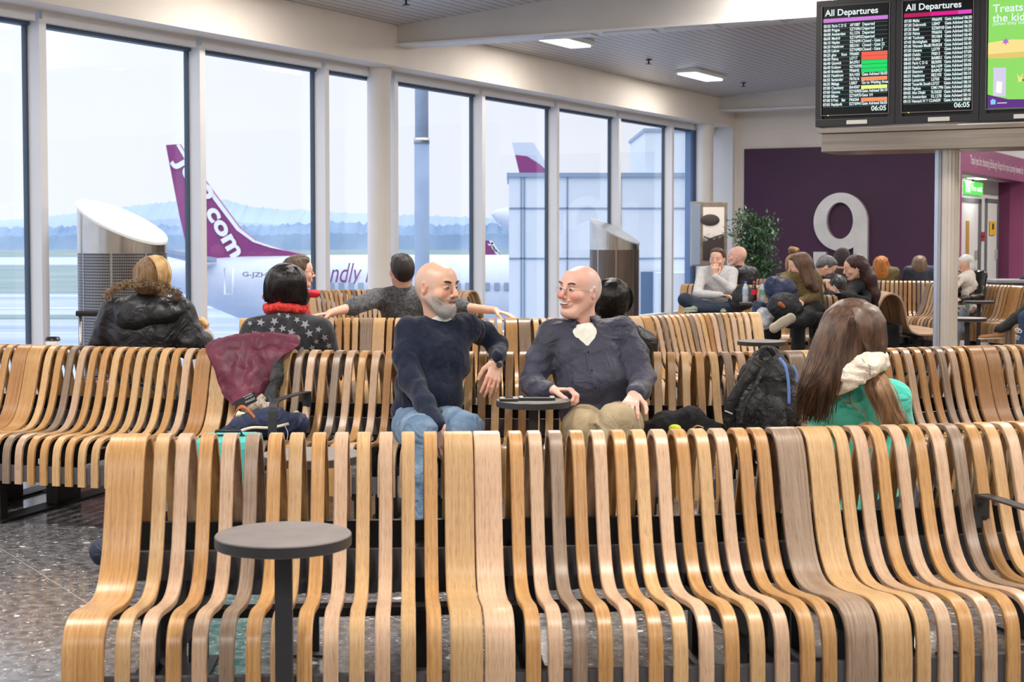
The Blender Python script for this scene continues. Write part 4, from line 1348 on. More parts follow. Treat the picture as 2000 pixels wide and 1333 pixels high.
M_RAILB = plain('black_bench_rail', (16, 16, 18), rough=.5)
M_RAILG = plain('graphite_bench_rail', (84, 84, 90), rough=.42)
def bench_module(path, slats, label, group, double=True, n=3, legs=True, rails=True, name='slatted_bench'):
    """slats: list of (s, width, tone)"""
    s0 = slats[0][0] - slats[0][1] / 2; s1 = slats[-1][0] + slats[-1][1] / 2
    pm = path.pos((s0 + s1) / 2)
    root = empty(name, (pm.x, pm.y, 0))
    tag(root, label, 'bench', group)
    inv = Matrix.Translation(-Vector((pm.x, pm.y, 0)))
    first = {}
    for (s, w, tone) in slats:
        me = slat_mesh(w, double, n)
        o = bpy.data.objects.new('slat', me)
        COL.objects.link(o); o.parent = root
        o.matrix_local = inv @ path.frame(s)
        o.material_slots[0].link = 'OBJECT'; o.material_slots[0].material = WOOD[tone]
    e = .015
    def R(nm, q0, q1, z0, z1, mat):
        m = MB(); rail(m, path, s0 + e, s1 - e, q0, q1, z0, z1)
        m.v = [tuple(Vector(v) - Vector((pm.x, pm.y, 0))) for v in m.v]
        m.build(nm, mat, root)
    if rails:
        R('front_rail', -.112, -.085, .44, .525, M_RAILG)
        R('back_rail', .085, .112, .485, .575, M_RAILB)
        R('seat_rail', -.652, -.625, .225, .305, M_RAILG)
        if double is True:
            R('rear_seat_rail', .625, .652, .225, .305, M_RAILG)
        m = MB()
        for (q, z) in ((-.30, .405), (.30, .405)):
            if q > 0 and double is not True: continue
            rail(m, path, s0 + e, s1 - e, q - .03, q + .03, z - .025, z)
        m.v = [tuple(Vector(v) - Vector((pm.x, pm.y, 0))) for v in m.v]
        m.build('under_rail', M_RAILB, root)
    if legs:
        L = s1 - s0
        for f in ((.15, .85) if L > .8 else (.5,)):
            s = s0 + L * f
            m = MB(); F = inv @ path.frame(s)
            qr = .63 if double is True else .16
            m.box((-.035, -.63, .19), (.035, qr, .235), M=F)
            m.box((-.03, -.60, 0.012), (.03, -.54, .2), M=F)
            if double is True: m.box((-.03, .54, 0.012), (.03, .60, .2), M=F)
            m.box((-.035, -.11, .012), (.035, .11, .52), M=F)
            m.box((-.06, -.63, 0), (.06, qr, .014), M=F)
            m.box((-.03, -.63, .235), (.03, -.58, .30), M=F); m.box((-.02, -.34, .235), (.02, -.26, .385), M=F)
            if double is True: m.box((-.03, .58, .235), (.03, .63, .30), M=F); m.box((-.02, .26, .235), (.02, .34, .385), M=F)
            m.build('leg_frame', M_RAILB, root)
    return root

def tones(n, seed):
    rnd = random.Random(seed); out = []; last = ''
    for _ in range(n):
        t = rnd.choice('ooolllbbbgd')
        while t == last and rnd.random() < .7: t = rnd.choice('oollbbbgd')
        out.append(t); last = t
    return out

# ---------------------------------------------------------------- front row: every slat where the photo has it
r1 = [(-1.19, 4.585), (-.70, 4.61), (-.154, 4.645), (.42, 4.69), (.79, 4.74), (1.118, 4.795), (1.455, 4.86), (1.72, 4.93), (2.4, 5.18), (3.0, 5.45)]
P1 = Path(r1, ext0=.25)
W, WW = .0395, .088
row1 = [[(256, .108, 'o'), (323, W, 'l'), (364, W, 'b'), (408, W, 'o'), (451, W, 'b'), (496, W, 'g'), (540, W, 'o'), (581, W, 'l'), (624.5, W, 'o'), (668, W, 'b'),
         (711, W, 'l'), (754, W, 'b'), (797, W, 'l'), (840, W, 'o'), (894, .086, 'l')],
        [(949.5, .080, 'b'), (1005, W, 'o'), (1042, W, 'b'), (1082, W, 'g'), (1124, W, 'o'), (1165, W, 'b'), (1205, W, 'o'), (1244, W, 'l'), (1284, W, 'b'), (1323, W, 'o'),
         (1362, W, 'l'), (1400, W, 'b'), (1440, W, 'o'), (1475, W, 'o'), (1528, .088, 'g')],
        [(1585, .084, 'l'), (1628, W, 'l'), (1664, W, 'b'), (1700, W, 'o'), (1738, W, 'b'), (1776, W, 'o'), (1812, W, 'b'), (1848, W, 'g'), (1884, W, 'o'), (1919, W, 'l'), (1953, W, 'b'), (1987, W, 'o')]]
BACK = 'front row bench modules seen from their seat side'
labs1 = ['front left slatted bench with an extra wide oak slat at its open end',
         'middle slatted bench of the front row, ending in a wide grey slat',
         'slatted bench at the front right with a thin steel armrest on its backrest']
benches1 = []
for i, row in enumerate(row1):
    sl = [(P1.s_px(px), w, t) for (px, w, t) in row]
    if i == 2:
        s = sl[-1][0]
        for t in 'lbogblob':
            s += .069; sl.append((s, W, t))
        sl.append((s + .085, WW, 'l'))
    benches1.append(bench_module(P1, sl, labs1[i], 'front row of slatted benches'))

# ---------------------------------------------------------------- second row
r2 = [(atz(px, py, .86).x, atz(px, py, .86).y) for (px, py) in ((-160, 669), (0, 672), (120, 675), (250, 678), (400, 681), (560, 683), (760, 686), (1000, 687), (1280, 688), (1400, 688), (1560, 685), (1700, 681), (1850, 677), (2000, 673), (2200, 668))]
P2 = Path(r2, ext0=.6, ext1=1.0, sm=1)
labs2 = {0: 'slatted bench at the left edge of the second row, sweeping out of the picture',
         1: 'slatted bench left in the second row, in front of the hooded woman',
         2: 'second row slatted bench with a bent steel armrest, right of the hung burgundy coat',
         3: 'slatted bench of the second row on which the two talking men sit',
         4: 'slatted bench of the second row behind the black backpack',
         5: 'slatted bench of the second row directly behind the turquoise hoodie',
         6: 'slatted bench at the right edge of the second row'}
def fill(path, cuts, labels, group, seed, pitch=.066, double=True, n=3, **kw):
    """cuts: arc lengths of module joints; each module runs wide slat, narrow slats, wide slat"""
    out = []
    for i in range(len(cuts) - 1):
        a, b = cuts[i], cuts[i + 1]
        tn = tones(80, seed + i)
        sl = [(a + WW / 2 + .001, WW - .002, tn[0])]
        lo, hi = a + WW + (pitch - W), b - WW - (pitch - W)
        k = max(1, int(round((hi - lo + (pitch - W)) / pitch)))
        pp = (hi - lo - W) / max(k - 1, 1)
        for j in range(k):
            sl.append((lo + W / 2 + pp * j, W, tn[j + 1]))
        sl.append((b - WW / 2 - .001, WW - .002, tn[k + 1]))
        out.append(bench_module(path, sl, labels[i], group, double, n, **kw))
    return out
cuts2 = [0.0] + [P2.s_px(px) for px in (70, 425, 815, 1205, 1560, 1908)] + [P2.L - .05]
benches2 = fill(P2, cuts2, labs2, 'second row of slatted benches', 21, pitch=.0665)

# ---------------------------------------------------------------- third row (behind the seated men)
r3 = [(atz(px, py, .86).x, atz(px, py, .86).y) for (px, py) in ((468, 622), (700, 621), (950, 622), (1100, 621), (1260, 617), (1370, 612), (1480, 610))]
P3 = Path(r3, sm=1)
labs3 = {0: 'slatted bench at the left end of the third row, behind the star-print top',
         1: 'slatted bench of the third row that the man in the grey sweater leans on',
         2: 'slatted bench of the third row seen between the two talking men',
         3: 'slatted bench at the right end of the third row with a rounded wide end slat'}
cuts3 = [0.0] + [P3.s_px(px) for px in (730, 1010, 1245)] + [P3.L]
benches3 = fill(P3, cuts3, labs3, 'third row of slatted benches', 51, pitch=.058)

# ---------------------------------------------------------------- bench by the windows, behind the man in grey
def crest(lst, z=.86):
    return [(atz(px, py, z).x, atz(px, py, z).y) for (px, py) in lst]
P4 = Path([(at(600, 568, 16.9).x, 16.6), (at(700, 566, 17).x, 17.0), (at(850, 566, 17).x, 17.0), (at(925, 568, 16.8).x, 16.6)], sm=1)
fill(P4, [0, P4.L], ['curved slatted bench by the windows behind the man in grey'], None, 71, pitch=.060, double=False)
# bench with the cut loop end, running away from the viewer
e0 = atx(1742, .86, 15.85); 
P5 = Path([(e0.x, e0.y), (e0.x + .04, e0.y + .55), (e0.x + .0, e0.y + 1.1), (e0.x - .12, e0.y + 1.7), (e0.x - .35, e0.y + 2.25)], sm=1)
fill(P5, [0, P5.L * .55, P5.L], ['slatted bench whose open loop end faces the viewer, beside the fluted post', 'slatted bench behind the loop-ended one, running on towards the plum wall'], None, 81, pitch=.050, double='arch')
# far row along the plum wall, seats towards us
P6 = Path(crest([(1462, 545), (1560, 546), (1690, 548), (1830, 549)]), sm=1)
fill(P6, [0, P6.L * .34, P6.L * .66, P6.L], ['slatted bench at the left end of the back row, beside the ficus', 'slatted bench in the back row before the big figure 9', 'slatted bench in the back row in front of the bobbed head'],
     'back row of slatted benches', 91, pitch=.056, double=True)
# right-hand bench behind the white-haired woman
P7 = Path(crest([(1815, 552), (1900, 555), (1960, 557), (2040, 560), (2140, 566)]), sm=1)
fill(P7, [0, P7.L * .5, P7.L], ['slatted bench the white-haired woman sits on, right of the fluted post', 'slatted bench cut off by the right edge, behind the tan shoe'], None, 101, pitch=.056)
# bench under the cross-legged man and under the olive sweater
P8 = Path([(at(1330, 560, 19).x, 18.9), (at(1400, 560, 19).x, 18.7), (at(1480, 560, 18.6).x, 18.3), (at(1535, 560, 18.).x, 17.9)], sm=1)
fill(P8, [0, P8.L], ['slatted bench by the far windows under the man sitting cross-legged'], None, 111, pitch=.058)
P9 = Path([(at(1528, 560, 15.4).x, 15.4), (at(1575, 560, 15.4).x, 15.35), (at(1618, 560, 15.4).x, 15.35), (at(1672, 560, 15.4).x, 15.38)], sm=1)
fill(P9, [0, P9.L], ['slatted bench shared by the olive sweater woman and the long-haired phone user'], None, 121, pitch=.054, double=False)

# ---------------------------------------------------------------- round side tables
M_TABLE = noise_mat('dark_laminate_table', (102, 95, 93), (116, 108, 106), scale=14, rough=.42)
M_TEDGE = plain('table_edge', (44, 43, 45), rough=.5)
def side_table(p, label, footdir=(0, 0), ztop=.70, r=.172, dirv=None, pale=False, group=None):
    t = empty('side_table', (p[0], p[1], 0)); tag(t, label, 'side table', group)
    m = MB(); m.lathe([(0, ztop), (r - .002, ztop), (r, ztop - .003), (r, ztop - .028), (r - .002, ztop - .03), (0, ztop - .03)], seg=64)
    fcs = m
    m.m = [1 if 2 * 64 <= i < 3 * 64 else 0 for i in range(len(m.f))]
    m.smooth = [False] * len(m.f)
    m.build('table_top', [M_TABLE if not pale else noise_mat('pale_laminate_table', (170, 168, 168), (186, 184, 184), scale=14, rough=.3), M_TEDGE], t)
    m = MB(); m.box((-.022, -.008, 0.0), (.022, .008, ztop - .03)); m.box((-.10, -.05, ztop - .036), (.10, .05, ztop - .03))
    m.build('leg', M_DARKSTEEL, t)
    m = MB()
    for z in (.14, .26): m.cyl((0, -.016, z), (0, -.008, z), .006, seg=10)
    m.build('bolt', M_BLACK, t)
    m = MB(); m.box((-.08, -.06, 0), (.08, .06, .008)); m.build('foot', M_DARKSTEEL, t)
    return t
def tpos(px, py, z=.70):
    q = atz(px, py, z); return (q.x, q.y)
side_table(tpos(553.5, 1043), 'large dark round side table in the foreground, in front of the left bench')
side_table(tpos(609, 886), 'round side table behind the front row backrests, below the navy bag', pale=False)
T_MEN = tpos(1042, 781)
side_table(T_MEN, 'round side table between the two talking men, with two phones on it')
side_table(tpos(1487, 666), 'round side table behind the backpack, at the end of the third row')
side_table(tpos(1474, 591), 'round side table with three bottles on it')
side_table(tpos(1592, 613), 'round side table at the knees of the woman in the olive sweater')
side_table(tpos(1889, 621), 'pale round side table below the knees of the white-haired woman', pale=True)
side_table(tpos(1912, 588), 'thin dark round side table beside the lap of the white-haired woman')

# ---------------------------------------------------------------- armrests and edge plates of the benches (parts of their benches)
def armrest_flat(bench, path, s, label=None):
    inv = bench.matrix_world.inverted() if False else Matrix.Translation(-bench.location)
    F = inv @ path.frame(s)
    m = MB()
    # plate on the slat, a thin bar swinging forward over the seat, then down to the seat rail
    m.box((-.024, -.158, .555), (.024, -.152, .66), M=F)
    pts = [Vector((0, -.155, .655)), Vector((.0, -.25, .66)), Vector((.0, -.55, .66)), Vector((.0, -.62, .65)), Vector((.0, -.645, .61)), Vector((0, -.655, .45)), Vector((0, -.66, .26))]
    pts = catmull(pts, 4)
    vs = []
    for i, p in enumerate(pts):
        d = (pts[min(i + 1, len(pts) - 1)] - pts[max(i - 1, 0)]).normalized(); nn = Vector((0, -d.z, d.y))
        for (x, t) in ((-.022, .003), (.022, .003), (.022, -.003), (-.022, -.003)):
            vs.append(F @ (p + Vector((x, 0, 0)) + nn * t))
    n = len(pts); fs = [(0, 1, 2, 3), tuple(4 * (n - 1) + k for k in (3, 2, 1, 0))]
    for i in range(n - 1):
        for k in range(4):
            fs.append((i * 4 + k, (i + 1) * 4 + k, (i + 1) * 4 + (k + 1) % 4, i * 4 + (k + 1) % 4))
    m.add(vs, fs)
    a = m.build('armrest', M_DARKSTEEL, bench)
    b = MB()
    for (x, z) in ((-.008, .625), (.008, .585)):
        b.cyl(F @ Vector((x, -.164, z)), F @ Vector((x, -.156, z)), .006, seg=10)
    b.build('bolt', M_BLACK, a)
armrest_flat(benches1[2], P1, P1.s_px(1872))
armrest_flat(benches2[2], P2, P2.s_px(618))
# ================================================================ soft-body modelling: smooth unions of tapered capsules, meshed on a grid
def _v(p): return np.array((p[0], p[1], p[2]), dtype=np.float64)
_rs = np.random.RandomState(7)
_NG = _rs.rand(32, 32, 32).astype(np.float32) * 2 - 1
def vnoise(P):
    """smooth value noise, P: (...,3)"""
    F = np.floor(P).astype(int); f = (P - F).astype(np.float32); f = f * f * (3 - 2 * f)
    i = F & 31; j = (F + 1) & 31
    x0, y0, z0 = i[..., 0], i[..., 1], i[..., 2]; x1, y1, z1 = j[..., 0], j[..., 1], j[..., 2]
    fx, fy, fz = f[..., 0], f[..., 1], f[..., 2]
    c00 = _NG[x0, y0, z0] * (1 - fx) + _NG[x1, y0, z0] * fx
    c10 = _NG[x0, y1, z0] * (1 - fx) + _NG[x1, y1, z0] * fx
    c01 = _NG[x0, y0, z1] * (1 - fx) + _NG[x1, y0, z1] * fx
    c11 = _NG[x0, y1, z1] * (1 - fx) + _NG[x1, y1, z1] * fx
    a = c00 * (1 - fy) + c10 * fy; b = c01 * (1 - fy) + c11 * fy
    return a * (1 - fz) + b * fz

class Soft:
    def __init__(self, h=.01):
        self.h = h; self.prims = []; self.disp = None; self.paint = []
    # tapered capsule, optionally flattened along a direction
    def cap(self, a, b, ra, rb=None, k=.02, op='+', flat=None, ff=1.0):
        self.prims.append(('c', _v(a), _v(b), ra, ra if rb is None else rb, k, op, None if flat is None else _v(flat), ff)); return self
    def ell(self, c, r, R=None, k=.02, op='+'):
        """R: 3x3 Matrix with the axes of the ellipsoid as columns"""
        A = np.eye(3) if R is None else np.array([[R[i][j] for j in range(3)] for i in range(3)])
        self.prims.append(('e', _v(c), np.array(r, float), A, k, op)); return self
    def chain(self, pts, rs, k=.02, flat=None, ff=1.0):
        for i in range(len(pts) - 1):
            self.cap(pts[i], pts[i + 1], rs[i], rs[i + 1], k, '+', flat, ff)
        return self
    def cut(self, p, n, k=.002):
        """remove everything on the side of p the normal points to"""
        self.prims.append(('p', _v(p), _v(n) / np.linalg.norm(_v(n)), k)); return self
    def _bounds(self):
        lo = np.full(3, 1e9); hi = np.full(3, -1e9)
        for q in self.prims:
            if q[0] == 'c' and q[6] == '+':
                r = max(q[3], q[4])
                lo = np.minimum(lo, np.minimum(q[1], q[2]) - r); hi = np.maximum(hi, np.maximum(q[1], q[2]) + r)
            elif q[0] == 'e' and q[5] == '+':
                e = np.sqrt(((q[3] * q[2]) ** 2).sum(1)); lo = np.minimum(lo, q[1] - e); hi = np.maximum(hi, q[1] + e)
        m = .02 + 2 * self.h
        return lo - m, hi + m
    def field(self):
        lo, hi = self._bounds(); h = self.h
        n = np.ceil((hi - lo) / h).astype(int) + 1
        V = np.full(n, .25, dtype=np.float32)
        ax = [lo[i] + h * np.arange(n[i]) for i in range(3)]
        for q in self.prims:
            if q[0] == 'c':
                _, a, b, ra, rb, k, op, fl, ff = q
                r = max(ra, rb) + 3 * k + .03
                l, u = np.minimum(a, b) - r, np.maximum(a, b) + r
            elif q[0] == 'e':
                _, c, rr, A, k, op = q
                e = np.sqrt(((A * rr) ** 2).sum(1)) + 3 * k + .03
                l, u = c - e, c + e
            else:
                l, u = lo, hi
            i0 = np.clip(np.floor((l - lo) / h).astype(int), 0, n); i1 = np.clip(np.ceil((u - lo) / h).astype(int) + 1, 0, n)
            if np.any(i1 <= i0): continue
            sl = tuple(slice(i0[i], i1[i]) for i in range(3))
            X = ax[0][sl[0]][:, None, None]; Y = ax[1][sl[1]][None, :, None]; Z = ax[2][sl[2]][None, None, :]
            if q[0] == 'c':
                px, py, pz = X - a[0], Y - a[1], Z - a[2]
                ba = b - a; L2 = float(ba @ ba) + 1e-12
                t = np.clip((px * ba[0] + py * ba[1] + pz * ba[2]) / L2, 0, 1)
                dx, dy, dz = px - ba[0] * t, py - ba[1] * t, pz - ba[2] * t
                if fl is not None:
                    fn = fl / np.linalg.norm(fl); s = (dx * fn[0] + dy * fn[1] + dz * fn[2])
                    g = (1 / ff - 1)
                    d2 = dx * dx + dy * dy + dz * dz + (g * g + 2 * g) * s * s
                    d = (np.sqrt(d2) - (ra + (rb - ra) * t)) * (ff if ff < 1 else 1)
                    d = np.where(np.sqrt(d2) > 0, d, d)
                else:
                    d = np.sqrt(dx * dx + dy * dy + dz * dz) - (ra + (rb - ra) * t)
            elif q[0] == 'e':
                px, py, pz = X - c[0], Y - c[1], Z - c[2]
                q0 = (px * A[0, 0] + py * A[1, 0] + pz * A[2, 0]); q1 = (px * A[0, 1] + py * A[1, 1] + pz * A[2, 1]); q2 = (px * A[0, 2] + py * A[1, 2] + pz * A[2, 2])
                k0 = np.sqrt((q0 / rr[0]) ** 2 + (q1 / rr[1]) ** 2 + (q2 / rr[2]) ** 2)
                k1 = np.sqrt((q0 / rr[0] ** 2) ** 2 + (q1 / rr[1] ** 2) ** 2 + (q2 / rr[2] ** 2) ** 2) + 1e-9
                d = k0 * (k0 - 1) / k1
            else:
                _, c, nn, k = q; op = 'x'
                d = (X - c[0]) * nn[0] + (Y - c[1]) * nn[1] + (Z - c[2]) * nn[2]
            W = V[sl]
            if op == '+':
                hh = np.clip(.5 + .5 * (W - d) / k, 0, 1); V[sl] = (W + (d - W) * hh - k * hh * (1 - hh)).astype(np.float32)
            elif op == '-':
                hh = np.clip(.5 - .5 * (W + d) / k, 0, 1); V[sl] = (W + (-d - W) * hh + k * hh * (1 - hh)).astype(np.float32)
            else:
                V[sl] = np.maximum(W, d)
        return V, lo
    def arrays(self):
        V, lo = self.field(); h = self.h
        if self.disp is not None:
            m = np.abs(V) < .05
            idx = np.argwhere(m)
            P = lo + idx * h
            V[m] = V[m] + self.disp(P).astype(np.float32)
        n = np.array(V.shape) - 1
        S = V < 0
        cnt = np.zeros(n, np.int16); acc = np.zeros(tuple(n) + (3,), np.float32)
        corners = [(i, j, k) for i in (0, 1) for j in (0, 1) for k in (0, 1)]
        def sub(A, c): return A[c[0]:c[0] + n[0], c[1]:c[1] + n[1], c[2]:c[2] + n[2]]
        for a in corners:
            for ax_ in range(3):
                if a[ax_]: continue
                b = list(a); b[ax_] = 1
                Va, Vb = sub(V, a), sub(V, b)
                cr = sub(S, a) != sub(S, b)
                ii = np.nonzero(cr)
                va = Va[ii]; vb = Vb[ii]
                t = va / (va - vb)
                p = np.empty((len(t), 3), np.float32); p[:] = a; p[:, ax_] += t
                cnt[ii] += 1; acc[ii] += p
        act = cnt > 0
        idx = np.argwhere(act)
        num = np.full(tuple(n), -1, np.int64); num[act] = np.arange(len(idx))
        verts = lo + (idx + acc[act] / cnt[act][:, None]) * h
        quads = []
        for ax_ in range(3):
            o1, o2 = [(1, 2), (2, 0), (0, 1)][ax_]
            a = [slice(0, n[i] + 1) for i in range(3)]; b = list(a)
            a[ax_] = slice(0, n[ax_]); b[ax_] = slice(1, n[ax_] + 1)
            for o_ in (o1, o2):
                a[o_] = slice(1, n[o_]); b[o_] = slice(1, n[o_])
            Sa, Sb = S[tuple(a)], S[tuple(b)]
            E = np.argwhere(Sa != Sb)
            if len(E) == 0: continue
            sgn = Sa[tuple(E.T)]
            E = E.copy(); E[:, o1] += 1; E[:, o2] += 1
            def cell(d1, d2):
                C = E.copy(); C[:, o1] -= d1; C[:, o2] -= d2
                return num[tuple(C.T)]
            q = np.stack([cell(1, 1), cell(0, 1), cell(0, 0), cell(1, 0)], 1)
            q[~sgn] = q[~sgn][:, ::-1]
            quads.append(q)
        F = np.concatenate(quads) if quads else np.zeros((0, 4), int)
        F = F[(F >= 0).all(1)]
        return verts, F
def join_arrays(lst):
    vs = []; fs = []; o = 0
    for v, f in lst:
        vs.append(v); fs.append(f + o); o += len(v)
    return np.concatenate(vs), np.concatenate(fs)
def soft_obj(name, softs, mat, parent=None, paint=None, origin=(0, 0, 0), matidx=None):
    """paint: list of (center, radii(3), colour(rgb 0-255), strength, R or None) blended over the surface colour"""
    if not isinstance(softs, (list, tuple)): softs = [softs]
    v, f = join_arrays([s.arrays() for s in softs])
    o0 = _v(origin)
    me = bpy.data.meshes.new(name)
    me.vertices.add(len(v)); me.vertices.foreach_set('co', (v - o0).astype(np.float32).ravel())
    me.loops.add(len(f) * 4); me.loops.foreach_set('vertex_index', f.astype(np.int32).ravel())
    me.polygons.add(len(f)); me.polygons.foreach_set('loop_start', np.arange(0, len(f) * 4, 4, dtype=np.int32))
    me.polygons.foreach_set('use_smooth', np.ones(len(f), bool))
    for m in (mat if isinstance(mat, (list, tuple)) else [mat]): me.materials.append(m)
    me.update(calc_edges=True); me.validate()
    if paint is not None:
        C = np.zeros((len(v), 4)); C[:, 3] = 0
        for (c, r, col, s, R) in paint:
            d = v - _v(c)
            if R is not None:
                d = d @ np.array([[R[i][j] for j in range(3)] for i in range(3)])
            q = np.sqrt(((d / np.array(r)) ** 2).sum(1))
            w = np.clip((1.25 - q) / .5, 0, 1) * s
            lin = np.array(srgb(col)[:3])
            a0 = C[:, 3]; a1 = a0 + w - a0 * w
            C[:, :3] = np.where(a1[:, None] > 1e-6, (C[:, :3] * (a0 * (1 - w))[:, None] + lin * w[:, None]) / np.maximum(a1, 1e-6)[:, None], 0)
            C[:, 3] = a1
        ca = me.color_attributes.new('Col', 'FLOAT_COLOR', 'POINT')
        ca.data.foreach_set('color', C.astype(np.float32).ravel())
    o = bpy.data.objects.new(name, me); COL.objects.link(o)
    o.location = Vector(origin)
    if parent is not None:
        o.parent = parent
        o.location = Vector(origin) - parent.location if True else o.location
    return o

def axes(fwd, up=(0, 0, 1)):
    """rotation matrix with columns (left, forward, up) for a given forward direction"""
    f = Vector(fwd).normalized(); l = Vector(up).cross(f) * -1
    l = f.cross(Vector(up)).normalized()          # right-hand side of the person
    u = l.cross(f).normalized()
    return Matrix((( -l.x, f.x, u.x), (-l.y, f.y, u.y), (-l.z, f.z, u.z)))   # x = person's left

def skin_mat(name, base, rough=.42):
    c2 = tuple(min(255, int(c * 1.03)) for c in base)
    m = noise_mat(name, base, c2, scale=14, rough=rough, bump=.05, bscale=160, vcol=True, bdist=.002)
    b = m.node_tree.nodes['Principled BSDF']
    b.inputs['Subsurface Weight'].default_value = .12
    b.inputs['Subsurface Radius'].default_value = (.012, .005, .003)
    return m

class Head:
    """head built in its own frame; origin between the ears, x left, y forward, z up"""
    def __init__(self, c, R, s=1.0, h=.0038):
        self.c = Vector(c); self.R = R; self.s = s
        self.S = Soft(h * max(1, 1)); self.paint = []
        self.RM = R
    def P(self, x, y, z): return self.c + self.R @ (Vector((x, y, z)) * self.s)
    def e(self, x, y, z, rx, ry, rz, k=.012, op='+', rot=None):
        R = self.R if rot is None else self.R @ rot
        self.S.ell(self.P(x, y, z), (rx * self.s, ry * self.s, rz * self.s), R, k * self.s, op)
    def c_(self, a, b, ra, rb=None, k=.01, op='+'):
        s = self.s
        self.S.cap(self.P(*a), self.P(*b), ra * s, (ra if rb is None else rb) * s, k * s, op)
    def col(self, x, y, z, rx, ry, rz, color, st=1.0, rot=None):
        R = self.R if rot is None else self.R @ rot
        self.paint.append((self.P(x, y, z), (rx * self.s, ry * self.s, rz * self.s), color, st, R))
    def base(self, jaw=1.0, smile=0.0, mouth_open=0.0, nose=1.0, brow=1.0, fat=0.0, eyes='open', face=True):
        e, c = self.e, self.c_
        e(0, -.014, .030, .077, .098, .086)                                   # cranium
        e(0, -.045, .000, .066, .062, .066, k=.03)
        e(0, .022, -.020, .064 + fat * .5, .070, .088, k=.03)                  # face block
        e(0, .060, .045, .050, .034, .045, k=.03)                             # forehead
        for s_ in (-1, 1):
            c((s_ * (.054 + fat * .5), .000, -.045), (s_ * (.030 + fat * .3), .055, -.098), .020 * jaw, .018 * jaw, k=.03)   # jaw line
            e(s_ * (.040 + fat * .3), .060 + smile * .004, -.030 + smile * .006, .026 + smile * .004 + fat * .2, .026, .024, k=.02)   # cheek
        e(0, .070, -.100, .026 * jaw, .022, .018, k=.022)                     # chin
        if not face: return
        c((-.032, .084, .026), (.032, .084, .026), .011 * brow, k=.016)       # brow ridge
        for s_ in (-1, 1):
            e(s_ * .031, .100, .006, .017, .014, .0105, k=.012, op='-')        # socket
            e(s_ * .031, .081, .004, .0155, .0145, .0125, k=.003)             # lids over the eye
        c((0, .094, .018), (0, .114 * (1 + .0 * nose), -.020), .0075 * nose, .0105 * nose, k=.012)   # nose bridge
        e(0, .112 + .006 * nose, -.030, .0115 * nose, .0130 * nose, .0100 * nose, k=.008)
        for s_ in (-1, 1):
            e(s_ * .0125 * nose, .104, -.034, .0075, .0095, .0075, k=.006)
            e(s_ * .0065, .113, -.0405, .0035, .005, .003, k=.003, op='-')
        e(0, .088, -.062, .030, .014 - .003 * smile, .020, k=.016)           # muzzle
        for s_ in (-1, 1):                                                    # nose-to-mouth fold
            c((s_ * .020, .103, -.032), (s_ * (.034 + smile * .006), .086, -.060), .0016 + .0008 * smile, k=.008, op='-')
        zc = -.064
        if smile > .5:
            arc = [(-.029, .084, -.0525), (-.020, .094, -.0575), (-.008, .100, -.0615), (.008, .100, -.0615), (.020, .094, -.0575), (.029, .084, -.0525)]
            for a, b in zip(arc[:-1], arc[1:]):
                c((a[0], a[1] - .001, a[2] + .0055), (b[0], b[1] - .001, b[2] + .0055), .0038, k=.005)
                c((a[0] * .9, a[1] - .001, a[2] - .0115), (b[0] * .9, b[1] - .001, b[2] - .0115), .0050, k=.006)
            for a, b in zip(arc[:-1], arc[1:]):
                c((a[0] * .92, a[1] + .004, a[2] - .0025), (b[0] * .92, b[1] + .004, b[2] - .0025), .0062, k=.002, op='-')
            self.col(0, .094, -.0635, .024, .016, .006, (112, 48, 44), .75)
            self.col(0, .100, -.0735, .022, .012, .004, (206, 122, 114), .7)
        else:
            mw = .023
            for t0, t1 in ((-1, 0), (0, 1)):
                a = (t0 * mw, .101 - abs(t0) * .015, zc); b = (t1 * mw, .101 - abs(t1) * .015, zc)
                c((a[0], a[1] - .001, a[2] + .004 + mouth_open * .004), (b[0], b[1] - .001, b[2] + .004 + mouth_open * .004), .0042 if t0 else .0050, .0050 if t0 else .0042, k=.006)
                c((a[0] * .85, a[1] - .001, a[2] - .006 - mouth_open * .010), (b[0] * .85, b[1] - .001, b[2] - .006 - mouth_open * .010), .0052, k=.006)
                c((a[0], a[1] + .004, a[2] - .001 - mouth_open * .002), (b[0], b[1] + .004, b[2] - .001 - mouth_open * .002), .0018 + mouth_open * .005, k=.002, op='-')
            e(0, .088, -.083, .016, .006, .004, k=.010, op='-')
            self.col(0, .100, zc - .001, mw * 1.0, .018, .0085 + mouth_open * .006, (176, 98, 92), .7)
    def ears(self):
        for s_ in (-1, 1):
            rot = Matrix.Rotation(s_ * -.35, 3, 'Z') @ Matrix.Rotation(.15, 3, 'X')
            self.e(s_ * .082, -.010, -.004, .0085, .019, .031, k=.006, rot=rot)
            self.e(s_ * .088, -.006, .000, .006, .010, .018, k=.005, op='-', rot=rot)
            self.c_((s_ * .080, .006, .004), (s_ * .080, .004, -.016), .006, k=.006)
    def neck(self, base, r0=.054, r1=.060):
        b = Vector(base)
        self.S.cap(self.P(0, -.022, -.045), b, r0 * self.s, r1 * self.s, .03)
    def build_eyes(self, parent, closed=False, iris=(70, 90, 110), r=.0118):
        for s_ in (-1, 1):
            m = MB(); m.sphere((0, 0, 0), r * self.s, 16, 12)
            o = m.build('eye', plain('eye_white', (236, 232, 228), rough=.15), parent)
            p = self.P(s_ * .031, .0845, .004); o.location = p - (Vector(parent.location) + Vector(parent.parent.location))
            m = MB()
            f = self.R @ Vector((-s_ * .05, 1, 0)).normalized()
            q = f * (r * .80 * self.s)
            m.sphere(q, .0062 * self.s, 12, 8)
            i = m.build('iris', plain('iris_%d' % iris[0], iris, rough=.1), o)

